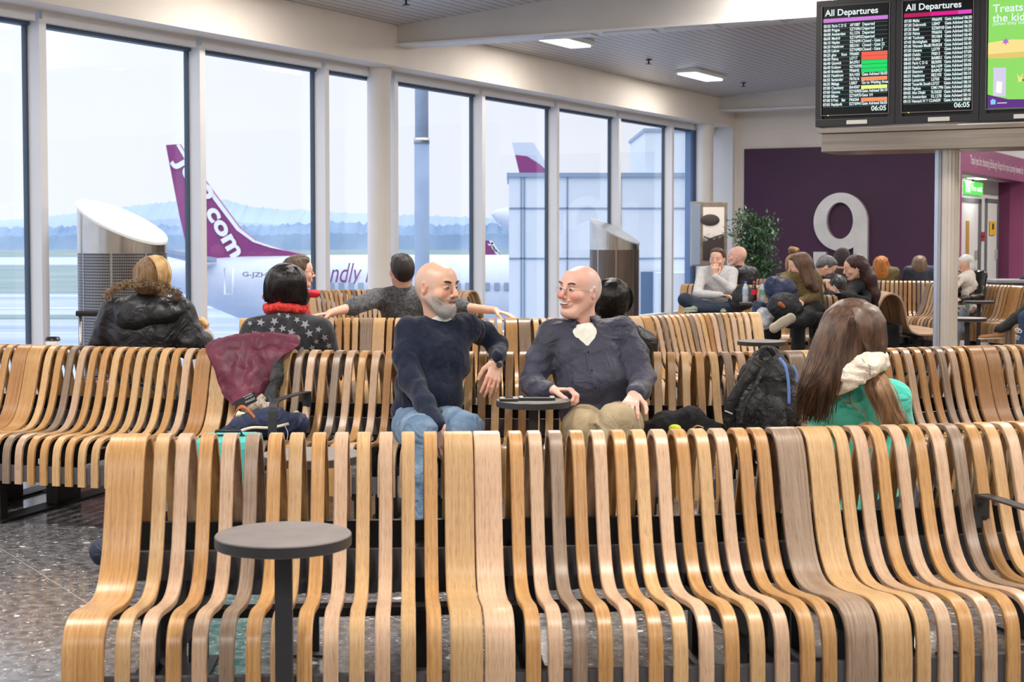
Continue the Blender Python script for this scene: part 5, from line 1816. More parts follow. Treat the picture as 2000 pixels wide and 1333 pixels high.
def hand(S, w, d, pn, side, L=.185, curl=.3, spread=.12, thumb=.6, curls=None, k=.006, tw=1.0, thumb_curl=.3):
    """w wrist, d direction of the palm, pn palm normal (the side the fingers bend to), side=+1 when the thumb is on the +(pn x d) side.
    Adds palm, five jointed fingers to the Soft S"""
    w = Vector(w); d = Vector(d).normalized(); pn = Vector(pn); pn = (pn - d * pn.dot(d)).normalized()
    x = pn.cross(d).normalized() * side           # towards the thumb
    pl = L * .50; hw = L * .21
    # palm
    for t in (-.72, -.25, .25, .72):
        S.cap(w + x * hw * t * .55 + d * .005, w + d * pl * (1 - abs(t) * .06) + x * hw * t, L * .072, L * .062, k * 1.6, '+', pn, .72)
    fl = [.44, .50, .465, .37]; off = [.78, .27, -.25, -.75]; rr = [.052, .053, .050, .045]
    tips = []
    for i in range(4):
        c = (curls[i] if curls else curl)
        base = w + d * pl * (1 - abs(off[i]) * .06) + x * hw * off[i]
        ang = 0; p = base; fdir = (d + x * spread * off[i]).normalized()
        segs = [.46, .30, .24]
        r = rr[i] * L
        for j, sg in enumerate(segs):
            ang += c * (1.0, 1.25, .9)[j]
            dd = fdir * math.cos(ang) + pn * math.sin(ang)
            q = p + dd * (fl[i] * L * sg)
            r2 = r * (.93 if j < 2 else .86)
            S.cap(p, q, r, r2, k * (.9 if j == 0 else .5))
            p = q; r = r2
        tips.append((p, dd))
    # thumb from the side of the palm near its base
    tb = w + d * (L * .10) + x * hw * .70 + pn * (L * .03)
    td = (d * .62 + x * (thumb) + pn * thumb_curl).normalized()
    p1 = tb + td * (L * .24)
    td2 = (d * .85 + x * thumb * .45 + pn * (thumb_curl + .12)).normalized(); p2 = p1 + td2 * (L * .17)
    td3 = (d * .95 + x * thumb * .15 + pn * (thumb_curl + .2)).normalized(); p3 = p2 + td3 * (L * .13)
    S.cap(w + x * hw * .3, tb, L * .075, L * .075, k * 2); S.cap(tb, p1, L * .078, L * .062, k * 1.5); S.cap(p1, p2, L * .060, L * .056, k); S.cap(p2, p3, L * .055, L * .046, k)
    return tips, p3

def folds(amp, freq, seed=0.0, stretch=(1, 1, 1), fine=0.0):
    sv = np.array(stretch, float)
    def f(P):
        q = P * freq * sv + seed
        w = vnoise(q * .5 + 9) * 1.2
        q2 = q + w[:, None]
        n1 = vnoise(q2); r = np.clip(1 - np.abs(n1) * 3.0, -1, 1); r = r * np.abs(r) * .8 + r * .2
        n2 = vnoise(q2 * 2.1 + 5)
        out = -amp * (r * .65 + n2 * .35)
        if fine: out = out + fine * vnoise(P * 160)
        return out
    return f

def strands(name, mat, parent, n, rootfn, steps, r0=.0016, r1=.0006, seg=3, seed=1):
    """tufts of hair: rootfn(rnd) -> list of points"""
    rnd = random.Random(seed); m = MB()
    for _ in range(n):
        pts = rootfn(rnd)
        if pts is None: continue
        k = len(pts)
        m.tube(pts, [r0 + (r1 - r0) * (i / (k - 1)) ** 2 for i in range(k)], seg=seg)
    me = m.mesh(name, mat)
    o = link(name, me, parent)
    if parent is not None: o.location = -parent.location
    return o

def hair_mat(name, c1, c2, rough=.38, sc=(90, 90, 6)):
    return noise_mat(name, c1, c2, scale=1.0, rough=rough, coord='Object', stretch=sc, bump=.5, bscale=2.2, p0=.3, p1=.7, spec=.4, bdist=.006)

def core(J):
    """body under the clothes: trunk and arms, well inside the garments"""
    S = Soft(.014); sc = J['sc']
    S.cap(J['neck'], J['neck'].lerp(J['pelvis'], .45), .050 * sc, .085 * sc, .03); S.cap(J['neck'].lerp(J['pelvis'], .45), J['pelvis'], .085 * sc, .090 * sc, .03)
    m = J['neck'] - Vector((0, 0, .05))
    for n in 'LR':
        S.cap(m, J['sh' + n], .040 * sc, .030 * sc, .01); S.cap(J['sh' + n], J['el' + n], .028 * sc, .024 * sc, .008); S.cap(J['el' + n], J['wr' + n], .024 * sc, .022 * sc, .008)
    return S
def on_surface(o):
    from mathutils.bvhtree import BVHTree
    M = Vector(o.location) + (Vector(o.parent.location) if o.parent else Vector())
    bv = BVHTree.FromPolygons([v.co + M for v in o.data.vertices], [p.vertices[:] for p in o.data.polygons])
    def f(a, b):
        a, b = Vector(a), Vector(b); h = bv.ray_cast(a, (b - a).normalized(), 1.0)
        return (h[0], h[1]) if h[0] is not None else (None, None)
    return f
# ================================================================ people
def knit(name, c1, c2, sc=40, **k):
    return noise_mat(name, c1, c2, scale=sc, rough=.85, bump=.25, bscale=220, sheen=.2, spec=.2, bdist=.004, **k)
SKIN_FAIR = skin_mat('fair_skin', (226, 180, 156))
SKIN_PINK = skin_mat('pink_skin', (236, 188, 170))
SKIN_OLIVE = skin_mat('olive_skin', (208, 158, 128))
M_SOLE = plain('pale_rubber_sole', (222, 212, 190), rough=.7)

def lashes(H, root, y=.0960, dz=0.0, mat=None):
    m = MB()
    for s_ in (-1, 1):
        m.tube([H.P(s_ * (.031 + .0135 * t), y - .0035 * t * t - .002 * max(t, 0), .0035 + dz - .0025 * t * t) for t in (-1, -.6, -.2, .2, .6, 1)], [.0004, .0009, .0011, .0011, .0010, .0005], seg=5)
    o = m.build('eyelashes', mat or plain('lash_brown', (52, 36, 32), rough=.6), root); o.location = -root.location
def seated(loc, yaw, sc=1.0, lean=0.0, turn=0.0, seat=.45):
    """joints of a seated person. loc: seat point on the floor plan, yaw: direction faced (0 = +Y, away from the viewer), lean forward in radians"""
    o = Vector((loc[0], loc[1], 0))
    f = Vector((-math.sin(yaw), math.cos(yaw), 0)); l = Vector((-math.cos(yaw), -math.sin(yaw), 0))
    u = Vector((0, 0, 1))
    def p(x, y, z): return o + l * (x * sc) + f * (y * sc) + u * (seat + (z) * sc)
    def q(x, y, z):            # leaning part, pivot at the hip
        y2 = y * math.cos(lean) + (z - .08) * math.sin(lean); z2 = .08 + (z - .08) * math.cos(lean) - y * math.sin(lean)
        return p(x, y2, z2)
    J = dict(f=f, l=l, u=u, sc=sc)
    J['pelvis'] = p(0, 0, .09); J['waist'] = q(0, -.005, .26); J['chest'] = q(0, -.015, .43); J['neck'] = q(0, -.02, .585)
    J['head'] = q(0, .02, .725)
    for s_, n in ((1, 'L'), (-1, 'R')):
        J['sh' + n] = q(s_ * .175, -.02, .535); J['el' + n] = q(s_ * .235, .04, .265); J['wr' + n] = q(s_ * .13, .25, .16)
        J['hip' + n] = p(s_ * .09, .02, .07); J['kn' + n] = p(s_ * .12, .44, .07)
        J['an' + n] = Vector(p(s_ * .12, .46, 0)) ; J['an' + n].z = .085
        J['toe' + n] = J['an' + n] + f * .17 * sc - u * .045
    J['pf'] = q
    return J
def torso(S, J, g=1.0, belly=0.0, sh=.058, bust=0.0):
    f, sc = J['f'], J['sc']
    up = (J['neck'] - J['pelvis']).normalized()
    sd = (J['shL'] - J['shR']).normalized(); fw = up.cross(sd).normalized()
    if fw.dot(f) < 0 and abs(fw.dot(f)) > .3: fw = -fw
    R = Matrix(((sd.x, fw.x, up.x), (sd.y, fw.y, up.y), (sd.z, fw.z, up.z)))
    S.ell(J['pelvis'], (.168 * g * sc, .122 * g * sc, .115 * sc), R, .05)
    S.ell(J['waist'] + fw * belly * .5, (.150 * g * sc, (.108 + belly * .6) * g * sc, .15 * sc), R, .06)
    S.ell(J['chest'] + fw * .01, (.158 * g * sc, (.112 + bust) * g * sc, .155 * sc), R, .06)
    a = J['shR'] * .75 + J['shL'] * .25; b = J['shR'] * .25 + J['shL'] * .75
    S.cap(a, b, .074 * sc * g ** .5, k=.05)
    S.cap(J['shR'], J['chest'] + up * .07 * sc, .060 * sc, .08 * sc, .05); S.cap(J['shL'], J['chest'] + up * .07 * sc, .060 * sc, .08 * sc, .05)
    S.cap(J['chest'] + up * .10 * sc, J['neck'], .082 * sc, .062 * sc, .05)
    return R
def sleeve(S, J, n, rs=(.064, .052, .044, .036), k=.03, frac=1.0):
    a, b, c = J['sh' + n], J['el' + n], J['wr' + n]
    sc = J['sc']
    S.cap(a, b, rs[0] * sc, rs[1] * sc, k)
    S.cap(b, b.lerp(c, frac * .5), rs[1] * sc, rs[2] * sc, k * .7)
    S.cap(b.lerp(c, frac * .5), b.lerp(c, frac), rs[2] * sc, rs[3] * sc, k * .7)
def legs(S, J, r=(.098, .075, .062, .05), ankle=True, g=1.0):
    sc = J['sc']
    S.ell(J['pelvis'] - Vector((0, 0, .01)), (.165 * g * sc, .13 * g * sc, .105 * sc), Matrix(((J['l'].x, J['f'].x, 0), (J['l'].y, J['f'].y, 0), (0, 0, 1))), .05)
    for n in 'LR':
        S.cap(J['hip' + n], J['kn' + n], r[0] * g * sc, r[1] * sc, .035)
        S.cap(J['kn' + n], J['kn' + n].lerp(J['an' + n], .45), r[1] * .98 * sc, r[2] * sc, .03)
        S.cap(J['kn' + n].lerp(J['an' + n], .45), J['an' + n] + Vector((0, 0, .02)), r[2] * sc, r[3] * sc, .03)
def shoe(name, an, toe, mat, parent, sole=None, h=.008, sc=1.0):
    an, toe = Vector(an), Vector(toe); d = (toe - an); d.z = 0; d.normalize()
    S = Soft(h)
    up = Vector((0, 0, 1))
    base = toe.z - .005
    S.cap(an + up * .02, Vector((an.x, an.y, base + .03)) - d * .02, .046 * sc, .040 * sc, .03)
    S.cap(Vector((an.x, an.y, base + .02)) - d * .03, toe + d * .02, .042 * sc, .040 * sc, .03, '+', (0, 0, 1), .75)
    S.cut(Vector((an.x, an.y, base - .012)), (0, 0, -1))
    o = soft_obj(name, S, mat, parent)
    T = Soft(h)
    T.cap(Vector((an.x, an.y, base - .006)) - d * .035, toe + d * .024 + Vector((0, 0, base - .006 - toe.z)), .045 * sc, .044 * sc, .01, '+', (0, 0, 1), .30)
    s = soft_obj('sole', T, sole or M_SOLE, None)
    s.parent = o; s.location = (0, 0, 0)
    return o
def person_root(loc, label, group=None):
    r = empty('person', (loc[0], loc[1], 0)); tag(r, label, 'person', group)
    return r

def bg_person(label, loc, yaw, top, pants, hair=None, skin=None, sc=1.0, lean=0.0, g=1.0, h=.011, head_yaw=0.0, head_pitch=0.0, fold=.004,
              arms=None, face=False, hairfn=None, shoes=True, joints=None, seat=.45, collar=None, legs_on=True, hd=None, top_name='jacket', shoe_mat=None, bare=False, sleeves=(.064, .052, .044, .038), bellyx=0.0):
    """a seated figure; arms: dict of joint overrides in the leaning frame; returns (root, joints, head frame)"""
    J = seated(loc, yaw, sc, lean, seat=seat)
    if arms:
        for k_, v in arms.items():
            J[k_] = J['pf'](*v) if not isinstance(v, Vector) else v
    if joints: joints(J)
    root = person_root(loc, label)
    hy_ = yaw + head_yaw
    hf = Vector((-math.sin(hy_) * math.cos(head_pitch), math.cos(hy_) * math.cos(head_pitch), math.sin(head_pitch)))
    R = axes(hf)
    H = Head(J['head'], R, sc * (hd or 1.0), h=.0055 if not face else .0042)
    H.base(face=face or True); H.ears(); H.neck(J['neck'] - Vector((0, 0, .03)))
    skin = skin or SKIN_FAIR
    hs = []
    for n in 'LR':
        S = Soft(.0065)
        w = J['wr' + n]; e = J['el' + n]
        d = (w - e).normalized()
        inward = (J['l'] * (-1 if n == 'L' else 1) * .5 + Vector((0, 0, -1)))
        S.cap(e.lerp(w, .0 if bare else .85), w, (.040 if bare else .027) * sc, .026 * sc, .01)
        dd = J.get('hd' + n, d); pn = J.get('hp' + n, inward)
        sd = J.get('hs' + n, (1 if n == 'L' else -1))
        hand(S, w, dd, pn, sd, L=.18 * sc, curl=J.get('hc' + n, .45))
        hs.append(S)
    soft_obj('body', [H.S] + hs + [core(J)], skin, root, paint=H.paint)
    T = Soft(h); torso(T, J, g, bellyx)
    for n in 'LR': sleeve(T, J, n, sleeves, frac=.22 if bare else .97)
    if fold: T.disp = folds(fold, 11, (len(label) * 7) % 50 * 1.0)
    soft_obj(top_name, T, top, root)
    if legs_on:
        L = Soft(h); legs(L, J, g=g)
        if fold: L.disp = folds(fold * .8, 10, 3)
        soft_obj('trousers', L, pants, root)
        if shoes:
            for n in 'LR': shoe('shoe', J['an' + n], J['toe' + n], shoe_mat or M_BLACK, root, h=.010)
    if hair is not None:
        Hs = Soft(.0065)
        kind = hair[0]
        P = H.P
        s_ = sc * (hd or 1.0)
        def E(x, y, z, rx, ry, rz, k=.02): Hs.ell(P(x, y, z), (rx * s_, ry * s_, rz * s_), R, k)
        if kind in ('short', 'bob', 'long', 'bun', 'crop', 'shoulder'):
            E(0, -.026, .040, .087, .102, .089)
            E(0, -.056, .005, .080, .074, .078)
        if kind == 'short':
            E(0, .02, .095, .066, .060, .030, .03); E(0, -.072, -.035, .056, .036, .042)
        if kind == 'bob':
            E(0, -.05, -.03, .094, .075, .072, .03); E(0, .02, .09, .07, .06, .035, .03)
            for q in (-1, 1): E(q * .078, .01, -.02, .022, .045, .062)
        if kind == 'shoulder':
            E(0, -.06, -.06, .100, .066, .10, .04); E(0, .02, .09, .07, .06, .035, .03)
            for q in (-1, 1): E(q * .080, .01, -.05, .024, .045, .10)
        if kind == 'long':
            for q in (-1, 1):
                Hs.cap(P(q * .074, -.01, .02), P(q * .095, -.03, -.20), .034 * s_, .035 * s_, .04)
                Hs.cap(P(q * .05, -.07, 0), P(q * .06, -.09, -.27), .05 * s_, .035 * s_, .05)
            E(0, .02, .09, .07, .06, .035, .03)
        if kind == 'bun':
            for a_ in range(9):
                t = a_ * 2.4; E(.028 * math.cos(t), -.03 + .028 * math.sin(t), .150 + .012 * (a_ % 3), .030, .030, .026, .008)
            E(0, -.04, -.03, .082, .07, .06)
        # keep the face free
        Hs.ell(P(0, .105, -.035), (.058 * s_, .062 * s_, .088 * s_), R, .012, '-')
        Hs.disp = folds(hair[2] if len(hair) > 2 else .004, 34, 2, stretch=(1, 1, .35))
        soft_obj('hair', Hs, hair[1], root)
    return root, J, H

# ---------------------------------------------------------------- 1: the man in the navy sweater (left of the talking pair)
def fwd(deg, pitch=0):
    """direction: 0 = towards the viewer, +90 = to the right of the picture"""
    a = math.radians(deg); p = math.radians(pitch)
    return Vector((math.sin(a) * math.cos(p), -math.cos(a) * math.cos(p), math.sin(p)))
def man_navy():
    J = dict(sc=1.0, f=fwd(12), u=Vector((0, 0, 1)))
    J['l'] = Vector((J['f'].y * -1, J['f'].x, 0)) ; J['l'] = J['u'].cross(J['f']).normalized()
    A = at
    J['pelvis'] = A(833, 822, 7.52); J['waist'] = A(838, 760, 7.55); J['chest'] = A(856, 688, 7.58); J['neck'] = A(856, 628, 7.60)
    J['shR'] = A(800, 648, 7.55); J['elR'] = A(803, 742, 7.40); J['wrR'] = A(858, 832, 7.12)
    J['shL'] = A(912, 640, 7.64); J['elL'] = A(972, 676, 7.74); J['wrL'] = A(972, 706, 7.56)
    J['hipR'] = A(806, 835, 7.50); J['hipL'] = A(868, 832, 7.50)
    J['knR'] = A(822, 846, 7.02); J['knL'] = A(912, 838, 7.02)
    J['anR'] = A(832, 1015, 6.98); J['anR'].z = .10; J['anL'] = A(905, 1015, 7.05); J['anL'].z = .10
    J['toeR'] = J['anR'] + Vector((.02, -.17, -.045)); J['toeL'] = J['anL'] + Vector((.05, -.17, -.045))
    root = person_root((J['pelvis'].x, J['pelvis'].y), 'bearded bald man in a navy sweater and blue jeans, arm over the backrest')
    R = axes(fwd(52, -3))
    H = Head(A(853, 561, 7.56), R, 1.06, h=.0032)
    H.base(jaw=1.08, nose=1.15, brow=1.2, mouth_open=.25, fat=.004); H.ears()
    H.neck(J['neck'] - Vector((0, 0, .04)), .054, .058)
    S = H.S
    # beard volume
    H.e(0, .066, -.104, .036, .034, .026, k=.02); H.e(0, .094, -.088, .022, .012, .012, k=.012)
    # colours: cropped grey sides, beard, brows
    grey = (186, 176, 170)
    H.col(0, -.085, .02, .090, .085, .085, (196, 180, 170), .55)
    for s_ in (-1, 1):
        H.col(s_ * .078, .00, .030, .022, .060, .050, (192, 172, 160), .45)
        H.col(s_ * .062, .030, -.070, .034, .042, .042, grey, .75)
        H.col(s_ * .040, .070, -.096, .035, .045, .028, (206, 200, 196), .9)
    H.col(0, .085, -.108, .046, .050, .034, (222, 218, 214), .95)
    H.col(0, .104, -.050, .030, .012, .008, (170, 152, 142), .75)
    H.col(0, .100, -.066, .021, .018, .007, (168, 92, 84), .9)
    for s_ in (-1, 1):
        H.col(s_ * .034, .095, .030, .022, .014, .0065, (78, 58, 48), .85, Matrix.Rotation(s_ * -.10, 3, 'Y'))
        H.col(s_ * .031, .098, .004, .014, .012, .0035, (120, 72, 58), .8)
        H.col(s_ * .040, .075, -.022, .022, .025, .020, (224, 140, 118), .45)
        H.col(s_ * .085, -.008, -.004, .014, .022, .032, (218, 140, 118), .5)
    H.col(0, .120, -.028, .015, .016, .014, (222, 130, 108), .5)
    hs = []
    # hanging left hand
    S1 = Soft(.003)
    w = J['wrL']; e = J['elL']
    S1.cap(w + Vector((0, .004, .012)), w, .025, .027, .01)
    hand(S1, w, A(957, 765, 7.50) - w, Vector((-.2, .9, 0)), 1, L=.192, curls=[.16, .20, .22, .26], thumb=.45, spread=.10, thumb_curl=.15)
    # right hand between the knees
    S2 = Soft(.0035)
    w2 = J['wrR']; S2.cap(w2 + Vector((-.005, .02, .02)), w2, .026, .027, .01)
    hand(S2, w2, Vector((.12, -.35, -.95)), Vector((.3, .6, 0)), -1, L=.19, curl=.35)
    body = soft_obj('body', [S, S1, S2, core(J)], SKIN_FAIR, root, paint=H.paint + [(A(952, 755, 7.5), (.05, .08, .05), (226, 142, 122), .35, None)])
    # beard and moustache hair
    surf = on_surface(body)
    def hairat(x, y, z, tx, ty, tz):
        p, n = surf(H.P(x, y, z), H.P(tx, ty, tz)); return p, n
    def beard(rnd):
        a = rnd.uniform(-1.55, 1.55); v = rnd.random()
        top = -.072 + .045 * max(0, abs(a) - .55)
        z = top - (top + .128) * v
        p, n = hairat(.25 * math.sin(a), .03 + .25 * math.cos(a), z - .05 * v, 0, .03, z)
        if p is None: return None
        d = (n * .45 + H.R @ Vector((math.sin(a) * .2, .1, -.9))).normalized()
        L = rnd.uniform(.006, .012) * (1.5 - abs(a) * .7)
        return [p, p + d * L * .5, p + d * L + Vector((rnd.gauss(0, .001), 0, 0))]
    strands('beard', plain('grey_beard_hair', (214, 210, 206), rough=.6), root, 3600, beard, 3, .0007, .0003, seed=4)
    def tash(rnd):
        x = rnd.uniform(-.027, .027); z = -.0475 - abs(x) * .25 + rnd.uniform(-.004, .003)
        p, n = hairat(x * 1.4, .2, z, x * .9, .03, z)
        if p is None: return None
        d = (n * .4 + H.R @ Vector((x * 12, .1, -.8))).normalized()
        return [p, p + d * .004, p + d * .008]
    strands('moustache', plain('moustache_hair', (172, 160, 152), rough=.6), root, 420, tash, 3, .0006, .0003, seed=6)
    def brow(rnd):
        s_ = rnd.choice((-1, 1)); t = rnd.random(); x = s_ * (.015 + t * .032); z = .0265 + .006 * math.sin(t * 2.4) + rnd.uniform(-.002, .002)
        p, n = hairat(x, .2, z, x, 0, z)
        if p is None: return None
        d = (n * .3 + H.R @ Vector((s_ * .9, 0, .2))).normalized()
        return [p, p + d * .004, p + d * .008]
    strands('eyebrows', plain('dark_brow_hair', (84, 66, 56), rough=.6), root, 420, brow, 3, .0007, .0003, seed=8)
    H.build_eyes(body, r=.0105); lashes(H, root)
    # sweater
    T = Soft(.0065)
    up = (J['neck'] - J['pelvis']).normalized(); sd = (J['shL'] - J['shR']).normalized(); fw = sd.cross(up).normalized()
    fw = fw if fw.y < 0 else -fw
    RR = Matrix(((sd.x, fw.x, up.x), (sd.y, fw.y, up.y), (sd.z, fw.z, up.z)))
    T.ell(A(834, 815, 7.54), (.178, .128, .10), RR, .05)
    T.ell(A(838, 765, 7.53), (.170, .134, .14), RR, .05)
    T.ell(A(852, 700, 7.56), (.168, .120, .15), RR, .05)
    T.cap(A(825, 650, 7.57), A(888, 644, 7.62), .080, .078, .05)
    T.cap(A(855, 660, 7.6), J['neck'] + Vector((0, 0, -.012)), .085, .062, .03)
    T.cap(J['shR'], A(845, 690, 7.56), .066, .10, .05); T.cap(J['shL'], A(865, 690, 7.58), .064, .10, .05)
    T.chain([J['shR'], A(793, 695, 7.48), J['elR'], A(830, 790, 7.26), J['wrR']], [.070, .066, .058, .048, .036], .025)
    T.chain([J['shL'], A(945, 652, 7.72), J['elL']], [.066, .056, .052], .028)
    T.chain([J['elL'], J['elL'].lerp(J['wrL'], .6), J['wrL'] + Vector((0, 0, .02))], [.052, .043, .037], .02)
    T.disp = folds(.0068, 13, 4.0, stretch=(1.25, 1, .55), fine=.0003)
    T.ell(J['neck'] + Vector((0, 0, .035)) + fw * .012, (.066, .060, .045), RR, .012, '-')
    navy = knit('navy_knit', (22, 29, 48), (30, 39, 60), 30, wr=.35, wrs=7)
    sw = soft_obj('sweater', T, navy, root)
    # neckline, hem and cuff ribs
    def ring(c, R_, rx, ry, r, mat, name, parent, tilt=0, n=40):
        m = MB(); pts = [c + R_ @ Vector((rx * math.cos(t), ry * math.sin(t), tilt * math.sin(t))) for t in [2 * math.pi * k / n for k in range(n)]]
        m.tube([p - parent.matrix_world.translation if False else p for p in pts], r, seg=8, closed=True)
        o = m.build(name, mat, parent); o.location = -root.location if parent == root else (0, 0, 0); return o
    tee = Soft(.005); tee.cap(J['neck'] + Vector((0, .0, -.03)), J['neck'] + Vector((0, 0, .012)) + fw * .008, .072, .066, .01); tee.cut(J['neck'] + up * .014, up + fw * -.25); tee.ell(J['neck'] + up * .04, (.060, .058, .06), RR, .006, '-')
    soft_obj('undershirt', tee, plain('white_cotton', (238, 238, 240), rough=.8), root)
    # jeans
    jeans = noise_mat('faded_blue_denim', (84, 112, 142), (138, 162, 186), scale=7, rough=.85, bump=.2, bscale=300, bdist=.003, p0=.3, p1=.75, wr=.5, wrs=10)
    L = Soft(.007)
    L.ell(A(838, 828, 7.50), (.172, .13, .095), RR, .04)
    L.chain([J['hipR'], J['hipR'].lerp(J['knR'], .5), J['knR'], J['knR'].lerp(J['anR'], .4), J['anR']], [.102, .090, .074, .066, .052], .03)
    L.chain([J['hipL'], J['hipL'].lerp(J['knL'], .5), J['knL'], J['knL'].lerp(J['anL'], .4), J['anL']], [.100, .088, .073, .065, .052], .03)
    L.disp = folds(.0075, 14, 7.0, fine=.0003)
    soft_obj('jeans', L, jeans, root)
    for n in 'LR': shoe('shoe', J['an' + n], J['toe' + n], plain('dark_navy_shoe', (24, 28, 42), rough=.6), root)
    # wrist watch
    m = MB(); c = J['wrL'] + Vector((-.006, -.008, -.016)); ax = (J['elL'] - J['wrL']).normalized()
    Rw = axes(ax.orthogonal(), ax)
    m.tube([c + Rw @ Vector((.033 * math.cos(t), .033 * math.sin(t), 0)) for t in [2 * math.pi * k / 28 for k in range(28)]], .006, seg=6, closed=True)
    wt = m.build('wrist_watch', plain('watch_steel', (196, 196, 198), rough=.2, metal=1), root); wt.location = -root.location
    m = MB(); p = c + Vector((.012, -.031, 0)); m.cyl(p, p + Vector((.003, -.007, .0)), .014, seg=20)
    f_ = m.build('watch_face', plain('watch_dial', (60, 62, 66), rough=.15), wt)
    return root, J, H
man_navy()

# ---------------------------------------------------------------- 2: the laughing man with glasses
def man_shirt():
    A = at
    f = fwd(-8); u = Vector((0, 0, 1)); l = u.cross(f).normalized()
    J = dict(sc=1.0, f=f, u=u, l=l)
    J['pelvis'] = A(1172, 818, 7.50); J['neck'] = A(1140, 636, 7.60)
    J['shR'] = A(1080, 655, 7.56); J['elR'] = A(1040, 748, 7.44); J['wrR'] = A(1078, 762, 7.18)
    J['shL'] = A(1214, 650, 7.56); J['elL'] = A(1255, 738, 7.42); J['wrL'] = A(1238, 772, 7.12)
    J['hipR'] = A(1145, 832, 7.48); J['hipL'] = A(1215, 832, 7.48)
    J['knR'] = A(1135, 836, 7.00); J['knL'] = A(1205, 822, 6.95)
    J['anR'] = A(1140, 1015, 7.1); J['anR'].z = .10; J['anL'] = A(1190, 1010, 6.95); J['anL'].z = .10
    J['toeR'] = J['anR'] + Vector((.0, -.17, -.045)); J['toeL'] = J['anL'] + Vector((-.06, -.16, -.045))
    root = person_root((J['pelvis'].x, J['pelvis'].y), 'laughing bald man with glasses, dark button shirt and khaki trousers')
    R = axes(fwd(-46, 3), (.10, 0, 1))
    H = Head(A(1132, 568, 7.56), R, 1.06, h=.0032)
    H.base(jaw=1.12, nose=1.05, smile=1.0, mouth_open=1.1, fat=.008); H.ears()
    H.neck(J['neck'] - Vector((0, 0, .04)), .056, .060)
    H.e(0, .045, -.112, .034, .034, .016, k=.03)                                 # soft under the chin
    S = H.S
    rosy = (226, 138, 124)
    for s_ in (-1, 1):
        H.col(s_ * .044, .072, -.028, .026, .028, .024, rosy, .6)
        H.col(s_ * .085, -.008, -.004, .014, .022, .032, (222, 140, 124), .5)
        H.col(s_ * .034, .094, .030, .021, .014, .0055, (120, 92, 78), .65)
        H.col(s_ * .031, .098, .005, .013, .012, .0028, (100, 62, 52), .8)
        H.col(s_ * .080, -.03, .020, .016, .055, .055, (226, 212, 204), .55)
    H.col(0, -.09, .02, .08, .06, .07, (232, 222, 216), .6)
    H.col(0, .120, -.028, .015, .016, .014, (222, 120, 106), .6)
    H.col(0, .10, -.066, .027, .020, .006, (110, 40, 40), .9)
    S1 = Soft(.003)
    w = J['wrR']; S1.cap(w + Vector((-.03, .02, .0)), w, .026, .027, .01)
    hand(S1, w, Vector((.93, -.20, .02)), Vector((.1, -.2, -1)), 1, L=.185, curls=[.85, .80, .72, .62], thumb=.5, spread=.08, thumb_curl=.45)
    S2 = Soft(.003)
    w2 = J['wrL']; S2.cap(w2 + Vector((.008, .02, .02)), w2, .026, .027, .01)
    hand(S2, w2, A(1222, 812, 6.92) - w2, Vector((-.1, -.1, -1)), -1, L=.185, curls=[.30, .26, .24, .24], thumb=.75, spread=.30)
    body = soft_obj('body', [S, S1, S2, core(J)], SKIN_PINK, root, paint=H.paint)
    m = MB(); pts = [H.P(x, y + .0035, z - .0015) for x, y, z in ((-.024, .086, -.0545), (-.018, .0905, -.0575), (-.008, .0960, -.0605), (.008, .0960, -.0605), (.018, .0905, -.0575), (.024, .086, -.0545))]
    m.tube(pts, [.002, .004, .005, .005, .004, .002], seg=8); t = m.build('teeth', plain('tooth_enamel', (240, 236, 228), rough=.2), body); t.location = (0, 0, 0)
    H.build_eyes(body, r=.0103); lashes(H, root)
    surf = on_surface(body)
    def brow(rnd):
        s_ = rnd.choice((-1, 1)); t_ = rnd.random(); x = s_ * (.015 + t_ * .032); z = .0275 + .007 * math.sin(t_ * 2.6) + rnd.uniform(-.002, .002)
        p, n = surf(H.P(x, .2, z), H.P(x, 0, z))
        if p is None: return None
        d = (n * .3 + H.R @ Vector((s_ * .9, 0, .2))).normalized()
        return [p, p + d * .004, p + d * .008]
    strands('eyebrows', plain('brown_brow_hair', (122, 98, 84), rough=.6), root, 360, brow, 3, .0007, .0003, seed=9)
    def crop(rnd):
        a = rnd.uniform(1.9, 4.38); v = rnd.uniform(-.055, .05)
        x = .076 * math.sin(a) * 1.0; y = -.014 + .098 * math.cos(a); 
        p0 = Vector((x, y, v + .005))
        q = Vector((x, y + .0, 0)); nn = Vector((x / .077 ** 2, (y + .014) / .098 ** 2, v / .086 ** 2)).normalized()
        c0 = Vector((0, -.014, .030)); dd = (p0 - c0)
        s_ = 1 / math.sqrt((dd.x / .077) ** 2 + (dd.y / .098) ** 2 + (dd.z / .086) ** 2)
        p = H.P(*(c0 + dd * s_)); d = H.R @ nn
        return [p, p + d * .003 + Vector((0, 0, -.002)), p + d * .004 + Vector((0, 0, -.006))]
    strands('hair', plain('cropped_white_hair', (230, 226, 222), rough=.6), root, 1800, crop, 3, .0006, .0003, seed=10)
    # rimless glasses
    m = MB()
    for s_ in (-1, 1):
        m.tube([H.P(s_ * .034 + .019 * math.cos(t), .1085 - abs(.034 + s_ * .0) * .12 + .0 * math.sin(t), -.001 + .0135 * math.sin(t)) for t in [2 * math.pi * k / 24 for k in range(24)]], .0004, seg=5, closed=True)
        m.tube([H.P(s_ * .053, .104, .004), H.P(s_ * .074, .075, .006), H.P(s_ * .083, .02, .006), H.P(s_ * .086, -.012, .004), H.P(s_ * .086, -.02, -.008)], .0008, seg=5)
    m.tube([H.P(-.016, .110, .002), H.P(0, .116, .006), H.P(.016, .110, .002)], .0010, seg=5)
    g = m.build('glasses', plain('wire_frame', (150, 142, 138), rough=.25, metal=.9), root); g.location = -root.location
    # shirt
    T = Soft(.0065)
